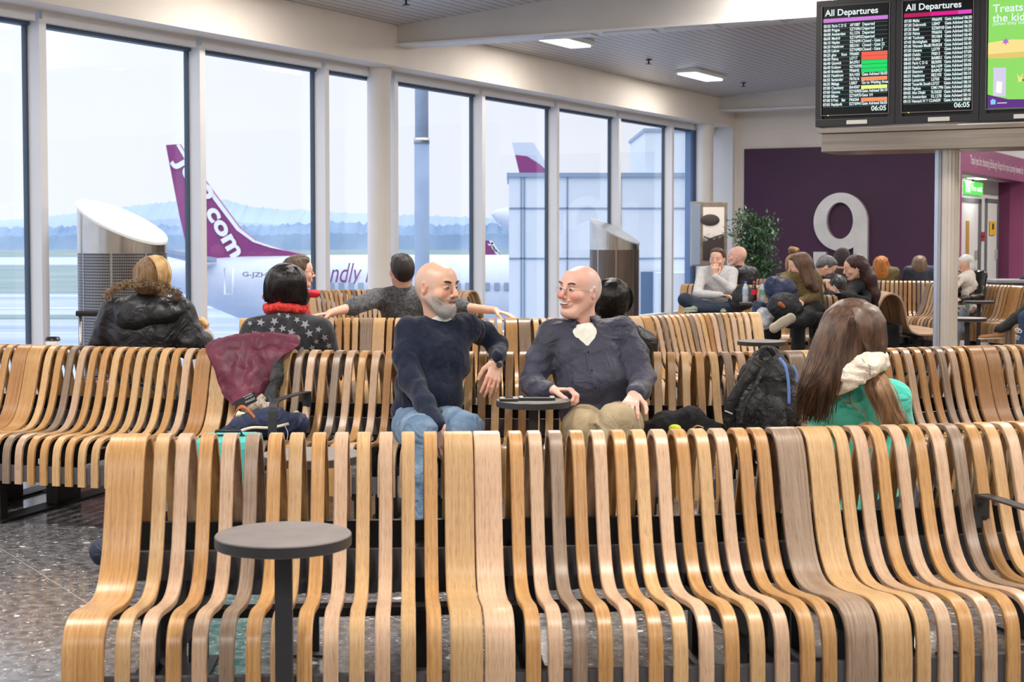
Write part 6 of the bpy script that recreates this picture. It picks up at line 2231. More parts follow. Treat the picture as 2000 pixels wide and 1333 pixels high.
    up = (A(1140, 640, 7.6) - J['pelvis']).normalized(); sd = (J['shL'] - J['shR']).normalized(); fw = sd.cross(up).normalized()
    fw = fw if fw.y < 0 else -fw
    RR = Matrix(((sd.x, fw.x, up.x), (sd.y, fw.y, up.y), (sd.z, fw.z, up.z)))
    T.ell(A(1168, 800, 7.50), (.190, .150, .10), RR, .05)
    T.ell(A(1160, 752, 7.49), (.195, .165, .13), RR, .05)
    T.ell(A(1148, 700, 7.53), (.188, .142, .14), RR, .05)
    T.cap(A(1105, 660, 7.57), A(1186, 656, 7.57), .086, .086, .05)
    T.cap(A(1142, 668, 7.58), J['neck'] + Vector((0, 0, -.015)), .088, .066, .03)
    T.cap(J['shR'], A(1130, 700, 7.55), .070, .11, .05); T.cap(J['shL'], A(1170, 700, 7.55), .070, .11, .05)
    T.chain([J['shR'], A(1054, 705, 7.50), J['elR'], A(1052, 760, 7.32), J['wrR'] + Vector((-.02, .01, 0))], [.074, .066, .060, .050, .040], .025)
    T.chain([J['shL'], A(1240, 695, 7.50), J['elL'], A(1250, 760, 7.28), J['wrL'] + Vector((.01, .02, .01))], [.074, .068, .060, .050, .040], .025)
    T.disp = folds(.0072, 13, 21.0, stretch=(.75, 1, 1.25), fine=.0002)
    # open V at the neck
    V0 = A(1143, 664, 7.42)
    T.ell(J['neck'] + Vector((0, 0, .03)) + fw * .01, (.070, .066, .045), RR, .010, '-')
    T.cap(A(1145, 626, 7.50), A(1148, 682, 7.385), .048, .004, .008, '-')
    shirt = noise_mat('slate_cotton_shirt', (44, 46, 64), (56, 58, 80), scale=9, rough=.6, bump=.15, bscale=260, sheen=.15, bdist=.003, wr=.5, wrs=9)
    sh = soft_obj('shirt', T, shirt, root)
    U = Soft(.005)
    U.ell(A(1146, 690, 7.53), (.10, .128, .11), RR, .03); U.cap(A(1143, 664, 7.53), J['neck'] + Vector((0, 0, -.01)) + fw * .01, .092, .066, .03)
    U.ell(J['neck'] + up * .035 + fw * .03, (.068, .085, .062), RR, .008, '-')
    soft_obj('undershirt', U, knit('cream_rib_cotton', (226, 226, 214), (236, 236, 226), 30), root)
    # collar wings, placket, buttons
    m = MB()
    for s_ in (-1, 1):
        nk = J['neck']
        def cp(a, r, z): return nk + RR @ Vector((s_ * r * math.sin(a), r * math.cos(a), z))
        vs = []; n = 12
        for k in range(n + 1):
            a = .42 + (math.pi - .42) * k / n
            lift = .030 * (k / n)
            w = .050 * (1 - .55 * k / n)
            vs += [cp(a, .074, .002 + lift * .8), cp(a, .080, .034 + lift), cp(a, .100 + .022 * (1 - k / n), .026 + lift - w * 1.1)]
        fs = []
        for k in range(n):
            for j in (0, 1):
                fs.append((k * 3 + j, k * 3 + j + 1, k * 3 + j + 4, k * 3 + j + 3))
        m.add(vs, fs, 0, True)
    c = m.build('collar', shirt, root); c.location = -root.location
    md = c.modifiers.new('t', 'SOLIDIFY'); md.thickness = .004
    from mathutils.bvhtree import BVHTree
    dg = bpy.context.evaluated_depsgraph_get()
    bv = BVHTree.FromPolygons([v.co.copy() for v in sh.data.vertices], [p.vertices[:] for p in sh.data.polygons])
    off = sh.matrix_world.translation if False else Vector(root.location) + sh.location
    def onshirt(px, py, lift=.002, bv=bv):
        o_ = Vector((0, 0, CAMZ)) - Vector((0, 0, 0)); d = ray(px, py).normalized()
        hit = bv.ray_cast(Vector((0, 0, CAMZ)), d)
        if hit[0] is None: return at(px, py, 7.4)
        return hit[0] - d * lift
    pts = [onshirt(*q) for q in ((1149, 688), (1152, 706), (1156, 724), (1160, 742), (1163, 758), (1166, 774), (1167, 786))]
    m = MB()
    pl = catmull(pts, 4); vs = []
    for p in pl: vs += [p + Vector((-.014, 0, 0)), p + Vector((-.012, -.0025, 0)), p + Vector((.012, -.0025, 0)), p + Vector((.014, .001, 0))]
    n = len(pl); m.add(vs, [(i * 4 + k, i * 4 + k + 1, i * 4 + k + 5, i * 4 + k + 4) for i in range(n - 1) for k in range(3)], 0, True)
    pk = m.build('placket', shirt, root); pk.location = -root.location
    m = MB()
    for q in (pts[0], pts[2], pts[4]): m.cyl(q + Vector((0, -.003, 0)), q + Vector((0, -.0055, 0)), .0055, seg=12)
    b = m.build('button', plain('dark_button', (30, 30, 40), rough=.3), pk)
    # trousers
    kh = noise_mat('khaki_cotton', (166, 148, 116), (188, 170, 138), scale=8, rough=.85, bump=.12, bscale=260, bdist=.003, wr=.45, wrs=8)
    L = Soft(.007)
    L.ell(A(1174, 828, 7.48), (.185, .14, .095), RR, .04)
    L.chain([J['hipR'], J['hipR'].lerp(J['knR'], .5), J['knR'], J['knR'].lerp(J['anR'], .4), J['anR']], [.108, .096, .078, .070, .058], .03)
    L.chain([J['hipL'], J['hipL'].lerp(J['knL'], .5), J['knL'], J['knL'].lerp(J['anL'], .4), J['anL']], [.106, .094, .078, .070, .058], .03)
    L.disp = folds(.0085, 13, 33.0, fine=.0002)
    soft_obj('trousers', L, kh, root)
    for n in 'LR': shoe('shoe', J['an' + n], J['toe' + n], plain('brown_leather_shoe', (84, 54, 40), rough=.4), root)
    m = MB(); w = J['wrR']
    rp = w + Vector((.093, -.028, -.012)); m.tube([rp + Vector((.004 * math.sin(t), .0102 * math.cos(t), .0102 * math.sin(t))) for t in [2 * math.pi * k / 16 for k in range(16)]], .0014, seg=6, closed=True)
    rg = m.build('ring', plain('gold_ring', (212, 186, 130), rough=.2, metal=1), root); rg.location = -root.location
    return root, J, H
man_shirt()
# ================================================================ the other travellers
M_BLKCOAT = noise_mat('black_quilted_nylon', (22, 24, 28), (32, 34, 40), scale=8, rough=.45, bump=.1, bscale=80, wr=.6, wrs=7)
M_DKPANTS = noise_mat('black_trouser_cloth', (20, 21, 25), (30, 31, 36), scale=8, rough=.8, wr=.3)
M_JEANDK = noise_mat('dark_denim', (38, 48, 66), (54, 66, 86), scale=8, rough=.85, wr=.4)
def wloc(px, Y, z=.9):
    p = atx(px, z, Y); return (p.x, p.y)
def local(o, root):
    o.location = Vector(o.location) - Vector(root.location); return o

# ---- 3: woman in the hooded black coat, seen from behind, eating
def hooded():
    loc = wloc(284, 8.62)
    sc = 1.06
    def jf(J):
        J['head'] = at(300, 546, 8.62)
        J['neck'] = at(290, 590, 8.64)
        J['elR'] = at(372, 672, 8.62); J['wrR'] = at(398, 664, 8.80)
        J['shL'] = at(226, 612, 8.62); J['shR'] = at(350, 612, 8.62); J['elL'] = at(200, 690, 8.7)
        J['hdR'] = Vector((.1, .1, 1)); J['hpR'] = Vector((-.8, .2, .1)); J['hsR'] = 1; J['hcR'] = .8
    r, J, H = bg_person('woman in a black padded coat with a fur-edged hood, back turned, holding a snack', loc, 0.0, M_BLKCOAT, M_DKPANTS, None, sc=sc, g=1.22, h=.010, head_yaw=-.35,
                        joints=jf, sleeves=(.088, .080, .066, .05), fold=.007, top_name='padded_coat')
    # horizontal quilting and the hood
    S = Soft(.009)
    S.ell(at(278, 600, 8.56), (.165, .10, .075), None, .04); S.ell(at(262, 622, 8.50), (.105, .06, .075), None, .05); S.ell(at(312, 612, 8.52), (.12, .07, .06), None, .04)
    S.disp = folds(.007, 12, 3)
    soft_obj('hood', S, M_BLKCOAT, r)
    # fur trim: tufts along the hood edge
    curve = catmull([at(208, 580, 8.56), at(228, 562, 8.50), at(262, 553, 8.46), at(300, 556, 8.46), at(330, 566, 8.50), at(350, 578, 8.58)], 10)
    def tuft(rnd):
        p = rnd.choice(curve) + Vector((rnd.gauss(0, .009), rnd.gauss(0, .012), rnd.gauss(0, .011)))
        d = Vector((rnd.gauss(0, .8), rnd.gauss(-.3, .5), rnd.gauss(.1, .7))).normalized()
        L = rnd.uniform(.012, .026)
        return [p, p + d * L * .6, p + d * L + Vector((0, 0, -.006))]
    strands('fur_trim', noise_mat('brown_fake_fur', (112, 90, 68), (184, 156, 124), scale=30, rough=.8), r, 2200, tuft, 3, .0014, .0004, seed=12)
    # hair: mixed blonde, gathered to the right
    Hs = Soft(.006)
    Hs.ell(at(297, 534, 8.60), (.094, .122, .100), None, .03); Hs.ell(at(290, 556, 8.58), (.084, .10, .07), None, .03)
    Hs.disp = folds(.004, 30, 2, stretch=(1, 1, .4))
    soft_obj('hair', Hs, hair_mat('dark_blonde_hair', (92, 70, 50), (150, 118, 82)), r)
    def lock(rnd):
        t = rnd.uniform(-1, 1); b = rnd.uniform(-1, 1)
        return catmull([at(303 + t * 14, 498 + abs(t) * 3, 8.56 + b * .02), at(316 + t * 14, 515, 8.51 + b * .03), at(322 + t * 13, 540, 8.50 + b * .03), at(318 + t * 11, 560, 8.52 + b * .02)], 3)
    strands('blonde_lock', noise_mat('pale_blonde_hair', (196, 156, 100), (232, 200, 150), scale=30, rough=.4), r, 520, lock, 3, .0024, .0014, seed=13)
    def lock2(rnd):
        t = rnd.uniform(-1, 1)
        return catmull([at(300 + t * 18, 499 + abs(t) * 5, 8.56), at(284 + t * 22, 520, 8.535 + abs(t) * .03), at(281 + t * 22, 545, 8.535 + abs(t) * .03), at(286 + t * 20, 562, 8.55 + abs(t) * .02)], 3)
    strands('back_hair', noise_mat('ash_blonde_hair', (110, 84, 58), (178, 142, 98), scale=30, rough=.4), r, 520, lock2, 3, .0022, .0012, seed=14)
hooded()

# ---- 4: woman in the star-print top
def starry():
    loc = wloc(560, 8.42)
    def jf(J):
        J['head'] = at(560, 566, 8.42); J['neck'] = at(558, 606, 8.42); J['shL'] = at(500, 650, 8.40); J['shR'] = at(622, 650, 8.40)
        J['elL'] = at(478, 720, 8.5); J['elR'] = at(645, 720, 8.5)
    M_STARB = knit('charcoal_jersey', (44, 45, 50), (62, 63, 68), 26)
    M_STAR = plain('grey_star_print', (150, 152, 158), rough=.8)
    r, J, H = bg_person('woman with black bobbed hair, red scarf and charcoal star-print top, seen from behind', loc, 0, M_STARB, M_JEANDK,
                        None, sc=1.0, g=1.30, h=.009, joints=jf, sleeves=(.088, .074, .052, .042), fold=.004, top_name='star_print_top')
    top = [c for c in r.children if c.name.startswith('star_print_top')][0]
    from mathutils.bvhtree import BVHTree
    off = Vector(r.location)
    bv = BVHTree.FromPolygons([v.co + off + Vector(top.location) for v in top.data.vertices], [p.vertices[:] for p in top.data.polygons])
    me = top.data; me.materials.append(M_STAR)
    rnd = random.Random(3); vs = []; fs = []
    pos = [(509, 630, 9), (536, 628, 9), (562, 618, 6), (580, 625, 7), (496, 652, 8), (517, 660, 6), (532, 644, 7), (552, 642, 8), (569, 650, 9), (550, 664, 5), (584, 662, 5), (596, 634, 10), (604, 652, 9),
           (480, 668, 8), (572, 668, 8), (622, 644, 7), (634, 660, 8), (618, 668, 6), (488, 632, 6), (642, 676, 7), (525, 676, 7), (545, 614, 5), (610, 680, 7), (590, 682, 6), (505, 680, 7)]
    for (px, py, rr) in pos:
        rot = rnd.uniform(0, 1.2)
        ring = []
        ok = True
        for k in range(10):
            q = rr * (1 if k % 2 == 0 else .42); a = rot + k * math.pi / 5
            d = ray(px + q * math.sin(a), py - q * math.cos(a)).normalized()
            hit = bv.ray_cast(Vector((0, 0, CAMZ)), d)
            if hit[0] is None: ok = False; break
            ring.append(hit[0] - d * .0035)
        if not ok: continue
        hit = bv.ray_cast(Vector((0, 0, CAMZ)), ray(px, py).normalized())
        b = len(vs); vs += ring + [hit[0] - ray(px, py).normalized() * .0045]
        fs += [(b + 10, b + k, b + (k + 1) % 10) for k in range(10)]
    m = MB(); m.add(vs, fs); so = m.build('star_print', M_STAR, top); so.location = -off - Vector(top.location)
    # black glossy bob
    Hs = Soft(.006)
    Hs.ell(at(558, 552, 8.39), (.114, .126, .108), None, .03); Hs.ell(at(556, 578, 8.42), (.118, .098, .060), None, .04); Hs.ell(at(590, 583, 8.42), (.04, .07, .05), None, .03)
    Hs.disp = folds(.004, 26, 2, stretch=(1, 1, .4))
    soft_obj('hair', Hs, hair_mat('glossy_black_hair', (18, 16, 18), (34, 30, 32), rough=.22), r)
    def st(rnd):
        t = rnd.uniform(-1, 1)
        return catmull([at(556 + t * 22, 518 + abs(t) * 4, 8.34), at(556 + t * 39, 545, 8.275 + abs(t) * .07), at(557 + t * 43, 572, 8.285 + abs(t) * .07), at(557 + t * 40, 592 - abs(t) * 2, 8.315 + abs(t) * .05)], 3)
    strands('hair_strands', MATS['glossy_black_hair'], r, 500, st, 3, .0022, .0014, seed=15)
    # scarf
    m = Soft(.006)
    for k in range(14):
        a0, a1 = 2 * math.pi * k / 14, 2 * math.pi * (k + 1) / 14
        c = at(558, 601, 8.42)
        m.cap(c + Vector((.098 * math.cos(a0), .085 * math.sin(a0), .010 * math.sin(a0 * 3))), c + Vector((.098 * math.cos(a1), .085 * math.sin(a1), .010 * math.sin(a1 * 3))), .025, k=.01)
    m.disp = folds(.005, 26, 8)
    soft_obj('scarf', m, noise_mat('red_mixed_scarf', (196, 24, 50), (232, 84, 60), scale=70, rough=.9, bump=.5, bscale=120), r)
starry()

# ---- 5: person in the red jacket behind her
def red():
    loc = wloc(572, 11.55)
    M_RED = noise_mat('red_shell_jacket', (196, 44, 30), (218, 60, 40), scale=5, rough=.55, wr=.5)
    def jf(J):
        J['head'] = at(584, 532, 11.5); J['neck'] = at(574, 566, 11.5)
    r, J, H = bg_person('person with short brown hair, glasses and a red jacket, behind the star-print top', loc, -1.1, M_RED, M_JEANDK,
                        ('short', hair_mat('brown_hair_far', (74, 58, 48), (108, 88, 72))), sc=1.0, g=1.12, h=.012, joints=jf, fold=.006, head_yaw=.0)
    m = MB()
    m.tube([H.P(-.083, -.01, .004), H.P(-.080, .05, .004), H.P(-.060, .10, .002)], .0016, seg=5)
    m.tube([H.P(-.035 + .021 * math.cos(t), .108 - .01 * abs(math.cos(t)), .0 + .016 * math.sin(t)) for t in [k * math.pi / 8 for k in range(16)]], .0014, seg=5, closed=True)
    g = m.build('glasses', plain('wire_frame_far', (60, 60, 64), rough=.3), r); g.location = -r.location
    S = Soft(.010); S.cap(at(590, 572, 11.40), at(618, 574, 11.42), .035, .030, .02); S.cap(at(545, 575, 11.42), at(520, 580, 11.45), .04, .03, .02); S.disp = folds(.005, 20)
    soft_obj('collar', S, noise_mat('crimson_lining', (212, 28, 62), (220, 50, 60), scale=5, rough=.6, wr=.4), r)
red()

# ---- 6: man in the grey sweater with his arms along the backrest
def greyman():
    loc = wloc(790, 11.62)
    M_GREY = knit('charcoal_fleck_knit', (62, 64, 68), (104, 106, 110), 60)
    def jf(J):
        J['head'] = at(784, 530, 11.58); J['neck'] = at(788, 566, 11.62)
        J['shL'] = at(735, 582, 11.6); J['elL'] = at(690, 600, 11.30); J['wrL'] = at(644, 612, 11.10)
        J['shR'] = at(845, 584, 11.6); J['elR'] = at(896, 600, 11.38); J['wrR'] = at(968, 607, 11.18)
        J['hdL'] = at(615, 616, 11.05) - J['wrL']; J['hpL'] = Vector((0, 0, -1)); J['hsL'] = -1; J['hcL'] = .12
        J['hdR'] = at(1012, 620, 11.12) - J['wrR']; J['hpR'] = Vector((0, 0, -1)); J['hsR'] = 1; J['hcR'] = .14
    r, J, H = bg_person('dark-haired man in a grey sweater, arms spread along the backrest, back turned', loc, 0, M_GREY, M_JEANDK,
                        ('short', hair_mat('near_black_hair', (28, 24, 24), (52, 44, 42))), sc=1.03, g=1.12, h=.009, joints=jf, bare=True, sleeves=(.070, .060, .050, .046), fold=.006, head_yaw=.35, top_name='sweater', skin=SKIN_FAIR)
    S = Soft(.006); c = J['neck'] + Vector((0, 0, .005))
    for k in range(12):
        a0, a1 = 2 * math.pi * k / 12, 2 * math.pi * (k + 1) / 12
        S.cap(c + Vector((.07 * math.cos(a0), .06 * math.sin(a0), .008 * math.sin(a0))), c + Vector((.07 * math.cos(a1), .06 * math.sin(a1), .008 * math.sin(a1))), .012, k=.008)
    soft_obj('undershirt', S, plain('white_cotton_far', (236, 236, 238), rough=.8), r)
greyman()

# ---- 7: black-haired person behind the laughing man
def blackhair():
    loc = wloc(1200, 8.30)
    def jf(J):
        J['head'] = at(1198, 586, 8.30); J['neck'] = at(1205, 628, 8.3); J['shR'] = at(1262, 672, 8.3); J['elR'] = at(1272, 720, 8.4)
    r, J, H = bg_person('black-haired person in a black top, mostly hidden behind the laughing man', loc, 0, M_BLKCOAT, M_DKPANTS,
                        None, sc=.93, g=1.1, h=.010, joints=jf, fold=.004, skin=SKIN_OLIVE)
    Hs = Soft(.006)
    Hs.ell(at(1196, 578, 8.26), (.098, .120, .096), None, .03); Hs.ell(at(1193, 598, 8.29), (.092, .085, .072), None, .04)
    Hs.disp = folds(.006, 36, 12, stretch=(1, 1, .6))
    soft_obj('hair', Hs, hair_mat('jet_black_hair', (10, 10, 11), (22, 21, 22), rough=.3), r)
    def st(rnd):
        t = rnd.uniform(-1, 1); u_ = rnd.uniform(-.25, .25)
        return catmull([at(1190 + t * 16, 546 + abs(t) * 3, 8.22), at(1194 + (t + u_) * 32, 565, 8.185 + abs(t) * .06), at(1195 + (t + u_) * 36, 590, 8.19 + abs(t) * .06), at(1194 + t * 33, 614 - abs(t) * 5, 8.23 + abs(t) * .04)], 3)
    strands('hair_strands', MATS['jet_black_hair'], r, 420, st, 3, .0024, .0012, seed=16)
blackhair()

# ---- 8: girl with long brown hair and turquoise hoodie
def girl():
    loc = wloc(1688, 5.22)
    def jf(J):
        J['head'] = at(1668, 650, 5.20); J['neck'] = at(1672, 720, 5.22)
        J['shL'] = at(1618, 800, 5.20); J['shR'] = at(1742, 780, 5.22); J['elL'] = at(1600, 880, 5.3); J['elR'] = at(1762, 870, 5.3)
        J['chest'] = at(1680, 830, 5.24); J['waist'] = at(1685, 930, 5.22)
    M_TURQ = noise_mat('turquoise_fleece', (62, 190, 172), (92, 214, 196), scale=6, rough=.8, bump=.1, bscale=220, wr=.5, wrs=6, sheen=.2)
    r, J, H = bg_person('girl with long brown hair, cream scarf and turquoise hoodie, seen from behind', loc, -.25, M_TURQ, M_JEANDK, None, sc=.92, g=.98, h=.007,
                        joints=jf, fold=.005, sleeves=(.066, .056, .046, .040), top_name='hoodie')
    M_BROWN = noise_mat('long_brown_hair', (46, 31, 25), (100, 73, 54), scale=60, rough=.45, stretch=(1, 1, .08), p0=.3, p1=.7)
    Hs = Soft(.0055)
    Hs.ell(at(1668, 640, 5.17), (.096, .118, .100), None, .03); Hs.ell(at(1666, 668, 5.20), (.102, .10, .075), None, .04)
    Hs.chain([at(1650, 650, 5.16), at(1630, 700, 5.12), at(1612, 750, 5.10), at(1600, 785, 5.12)], [.085, .070, .052, .030], .04)
    Hs.chain([at(1685, 650, 5.16), at(1698, 675, 5.16), at(1706, 692, 5.17)], [.075, .045, .022], .04)
    Hs.disp = folds(.004, 30, 2, stretch=(1, 1, .3))
    soft_obj('hair', Hs, M_BROWN, r)
    def st(rnd):
        t = rnd.uniform(-1, 1); b = rnd.gauss(0, .35); w = rnd.gauss(0, 5)
        if t < .35:      # left mass, falling over the shoulder
            e = 770 + rnd.uniform(-35, 60)
            return catmull([at(1662 + t * 22, 593 + abs(t) * 7, 5.11), at(1655 + t * 52, 632, 5.030 + abs(t) * .08), at(1638 + t * 58 + b * 4, 690, 5.02 + abs(t) * .07), at(1615 + t * 46 + w, 750, 5.01 + abs(t) * .05), at(1600 + t * 34 + w * 1.8, e, 5.04 + abs(t) * .04)], 4)
        return catmull([at(1668 + t * 24, 594 + abs(t) * 8, 5.11), at(1664 + t * 50, 636, 5.030 + abs(t) * .08), at(1668 + t * 48, 668, 5.030 + abs(t) * .07), at(1690 + t * 24 + w * .5, 692 + rnd.uniform(-6, 6), 5.06 + abs(t) * .04)], 4)
    strands('hair_strands', M_BROWN, r, 2200, st, 3, .0019, .0006, seed=17)
    # the loose tail below the scarf on the right
    def st2(rnd):
        t = rnd.uniform(-1, 1); w = rnd.gauss(0, 4)
        return catmull([at(1708 + t * 16, 728, 5.10), at(1718 + t * 22 + w, 760, 5.055 + abs(t) * .02), at(1735 + t * 20 + w, 800, 5.05 + abs(t) * .02), at(1752 + t * 18 + w * 2.2, 838 + rnd.uniform(-14, 20), 5.06)], 4)
    strands('hair_tail', noise_mat('light_brown_hair', (112, 82, 60), (176, 138, 104), scale=60, rough=.36, stretch=(1, 1, .08)), r, 420, st2, 3, .0017, .0008, seed=18)
    def st3(rnd):
        a = rnd.uniform(0, 1); cx, cy, rx, ry = rnd.choice(((1672, 758, 36, 30), (1690, 770, 30, 34), (1706, 812, 16, 24)))
        a0 = rnd.uniform(1.2, 2.4); pts = []
        for k in range(6):
            t = a0 + k * .42; pts.append(at(cx + rx * math.cos(t) * (1 + a * .1), cy + ry * math.sin(t) * (1 + a * .1), 5.085))
        return catmull(pts, 3)
    strands('hair_wisps', MATS['light_brown_hair'], r, 26, st3, 3, .0010, .0006, seed=19)
    # scarf
    S = Soft(.006)
    S.chain([at(1606, 782, 5.12), at(1626, 758, 5.07), at(1655, 738, 5.045), at(1690, 716, 5.05), at(1714, 702, 5.10)], [.014, .030, .036, .038, .026], .015, (0, 1, 0), .6)
    S.chain([at(1618, 768, 5.12), at(1648, 748, 5.07), at(1682, 734, 5.05), at(1716, 716, 5.10)], [.014, .022, .024, .020], .01, (0, 1, 0), .7)
    S.chain([at(1640, 735, 5.12), at(1672, 712, 5.09), at(1700, 692, 5.12)], [.022, .026, .020], .012)
    S.chain([at(1640, 745, 5.20), at(1680, 725, 5.30), at(1715, 705, 5.22)], [.04, .045, .04], .02)
    S.disp = folds(.006, 26, 5, stretch=(.5, 1, 2.0))
    soft_obj('scarf', S, noise_mat('cream_scarf', (222, 212, 196), (236, 228, 214), scale=9, rough=.9, bump=.3, bscale=160, wr=.4), r)
    m = MB()
    for pts in (((1684, 700), (1686, 706), (1690, 709)), ((1696, 712), (1700, 716), (1699, 724)), ((1690, 724), (1700, 727), (1698, 733))):
        m.tube([at(px, py, 5.018) for px, py in pts], .0011, seg=4)
    q = m.build('printed_line', M_BLACK, r); q.location = -r.location
girl()

# ---------------------------------------------------------------- people further back
M_LGREY = knit('pale_grey_knit', (196, 196, 196), (214, 214, 214), 40)
def crossleg():
    loc = wloc(1400, 18.25)
    def jf(J):
        J['head'] = at(1401, 507, 18.15); J['neck'] = at(1402, 536, 18.2)
        J['knR'] = at(1338, 586, 17.95); J['anR'] = at(1392, 604, 17.9); J['toeR'] = at(1408, 606, 17.85)
        J['knL'] = at(1440, 600, 17.9); J['anL'] = at(1360, 606, 17.85); J['toeL'] = at(1344, 606, 17.8)
        J['elR'] = at(1362, 575, 18.0); J['wrR'] = at(1408, 577, 17.9); J['elL'] = at(1428, 568, 18.0); J['wrL'] = at(1396, 540, 17.95)
        J['hdL'] = Vector((0, 0, 1)); J['hpL'] = Vector((0, 1, 0))
    bg_person('man in a pale grey sweater sitting cross-legged by the far windows, hand at his chin', loc, 2.75, M_LGREY, M_JEANDK,
              ('short', hair_mat('brown_hair_b', (70, 52, 42), (96, 74, 60))), sc=1.05, g=1.1, h=.014, joints=jf, fold=.006, top_name='sweater', shoe_mat=plain('grey_green_trainer', (140, 156, 140), rough=.7))
crossleg()
def bald_far():
    loc = wloc(1450, 19.15)
    bg_person('bald man in a black jacket turned away, between the cross-legged man and the ficus', loc, .8, M_BLKCOAT, M_DKPANTS, None, sc=1.02, g=1.12, h=.014, skin=SKIN_PINK, head_yaw=.5,
              joints=lambda J: J.update(head=at(1440, 500, 19.1), neck=at(1446, 524, 19.12)))
bald_far()
M_OLIVE = noise_mat('olive_rib_knit', (104, 88, 52), (136, 118, 76), scale=30, rough=.9, bump=.5, bscale=60, stretch=(1, 1, 3), wr=.3)
def olive():
    loc = wloc(1575, 15.0)
    def jf(J):
        J['pelvis'] = at(1578, 600, 15.0); J['waist'] = at(1578, 578, 15.0); J['chest'] = at(1572, 555, 15.0); J['neck'] = at(1560, 535, 14.98); J['head'] = at(1562, 519, 14.95)
        J['shL'] = at(1535, 545, 14.9); J['shR'] = at(1592, 548, 15.1); J['elL'] = at(1522, 556, 14.7); J['wrL'] = at(1540, 585, 14.6); J['elR'] = at(1590, 580, 14.95); J['wrR'] = at(1560, 590, 14.6)
        J['hipL'] = at(1570, 610, 14.9); J['hipR'] = at(1590, 610, 14.9); J['knL'] = at(1580, 622, 14.5); J['anL'] = at(1540, 636, 14.3); J['toeL'] = at(1518, 640, 14.25)
        J['knR'] = at(1560, 620, 14.5); J['anR'] = at(1556, 690, 14.5); J['anR'].z = .1; J['toeR'] = J['anR'] + Vector((-.15, -.05, -.04))
    r, J, H = bg_person('woman in an olive knitted sweater and black trousers, one pale shoe sole showing', loc, 1.7, M_OLIVE, M_DKPANTS,
              ('long', hair_mat('brown_hair_c', (78, 56, 44), (118, 90, 68))), sc=.98, g=1.1, h=.013, joints=jf, fold=.006, head_yaw=-.4, head_pitch=-.3, top_name='sweater', shoe_mat=plain('cream_canvas', (206, 196, 176), rough=.8), shoes=False)
    S = Soft(.01); S.chain([at(1544, 622, 14.15), at(1530, 630, 14.13), at(1512, 641, 14.12)], [.050, .036, .048], .03, (0, 1, 0), .5)
    o = soft_obj('shoe', S, MATS['cream_canvas'] if 'cream_canvas' in MATS else M_SOLE, r)
    T = Soft(.008); T.chain([at(1544, 622, 14.10), at(1530, 630, 14.085), at(1512, 641, 14.08)], [.040, .026, .038], .03, (0, 1, 0), .4)
    soft_obj('sole', T, plain('worn_sole', (188, 178, 158), rough=.9), r)
    shoe('boot', J['anR'], J['toeR'], M_BLACK, r)
olive()
def simple_far(label, px, Y, yaw, top, hair, headpx=None, sc=1.0, g=1.05, lean=0.0, hyaw=0, hp=0, skin=None, pants=None, arms=None, extra=None, h=.015, hd=None, fold=.005, **kw):
    loc = wloc(px, Y)
    def jf(J):
        if headpx:
            old = J['head'].copy(); J['head'] = at(headpx[0], headpx[1], Y + (headpx[2] if len(headpx) > 2 else 0)); J['neck'] = J['neck'] + (J['head'] - old) * .85
        if extra: extra(J)
    return bg_person(label, loc, yaw, top, pants or M_DKPANTS, hair, sc=sc, g=g, lean=lean, h=h, joints=jf, head_yaw=hyaw, head_pitch=hp, skin=skin, hd=hd, fold=fold, **kw)
simple_far('woman with a curly light brown topknot, behind the olive sweater', 1556, 17.0, -.4, M_BLKCOAT, ('bun', hair_mat('curly_light_hair', (112, 82, 52), (176, 138, 92)), .008), (1552, 520), sc=.98, hd=1.1)
simple_far('grey-haired man in a dark jacket bending over his phone', 1604, 17.2, -1.9, M_BLKCOAT, ('short', hair_mat('steel_grey_hair', (72, 74, 78), (122, 122, 124))), (1614, 522), sc=.98, lean=.5, hyaw=.2, hp=-.7)
simple_far('person in a dark knitted cap behind the long-haired woman', 1648, 18.6, -.3, noise_mat('brown_black_coat', (40, 30, 30), (54, 42, 40), rough=.8), ('short', knit('charcoal_cap', (50, 46, 48), (66, 60, 62), 60)), (1645, 507), sc=.98, hd=1.1)
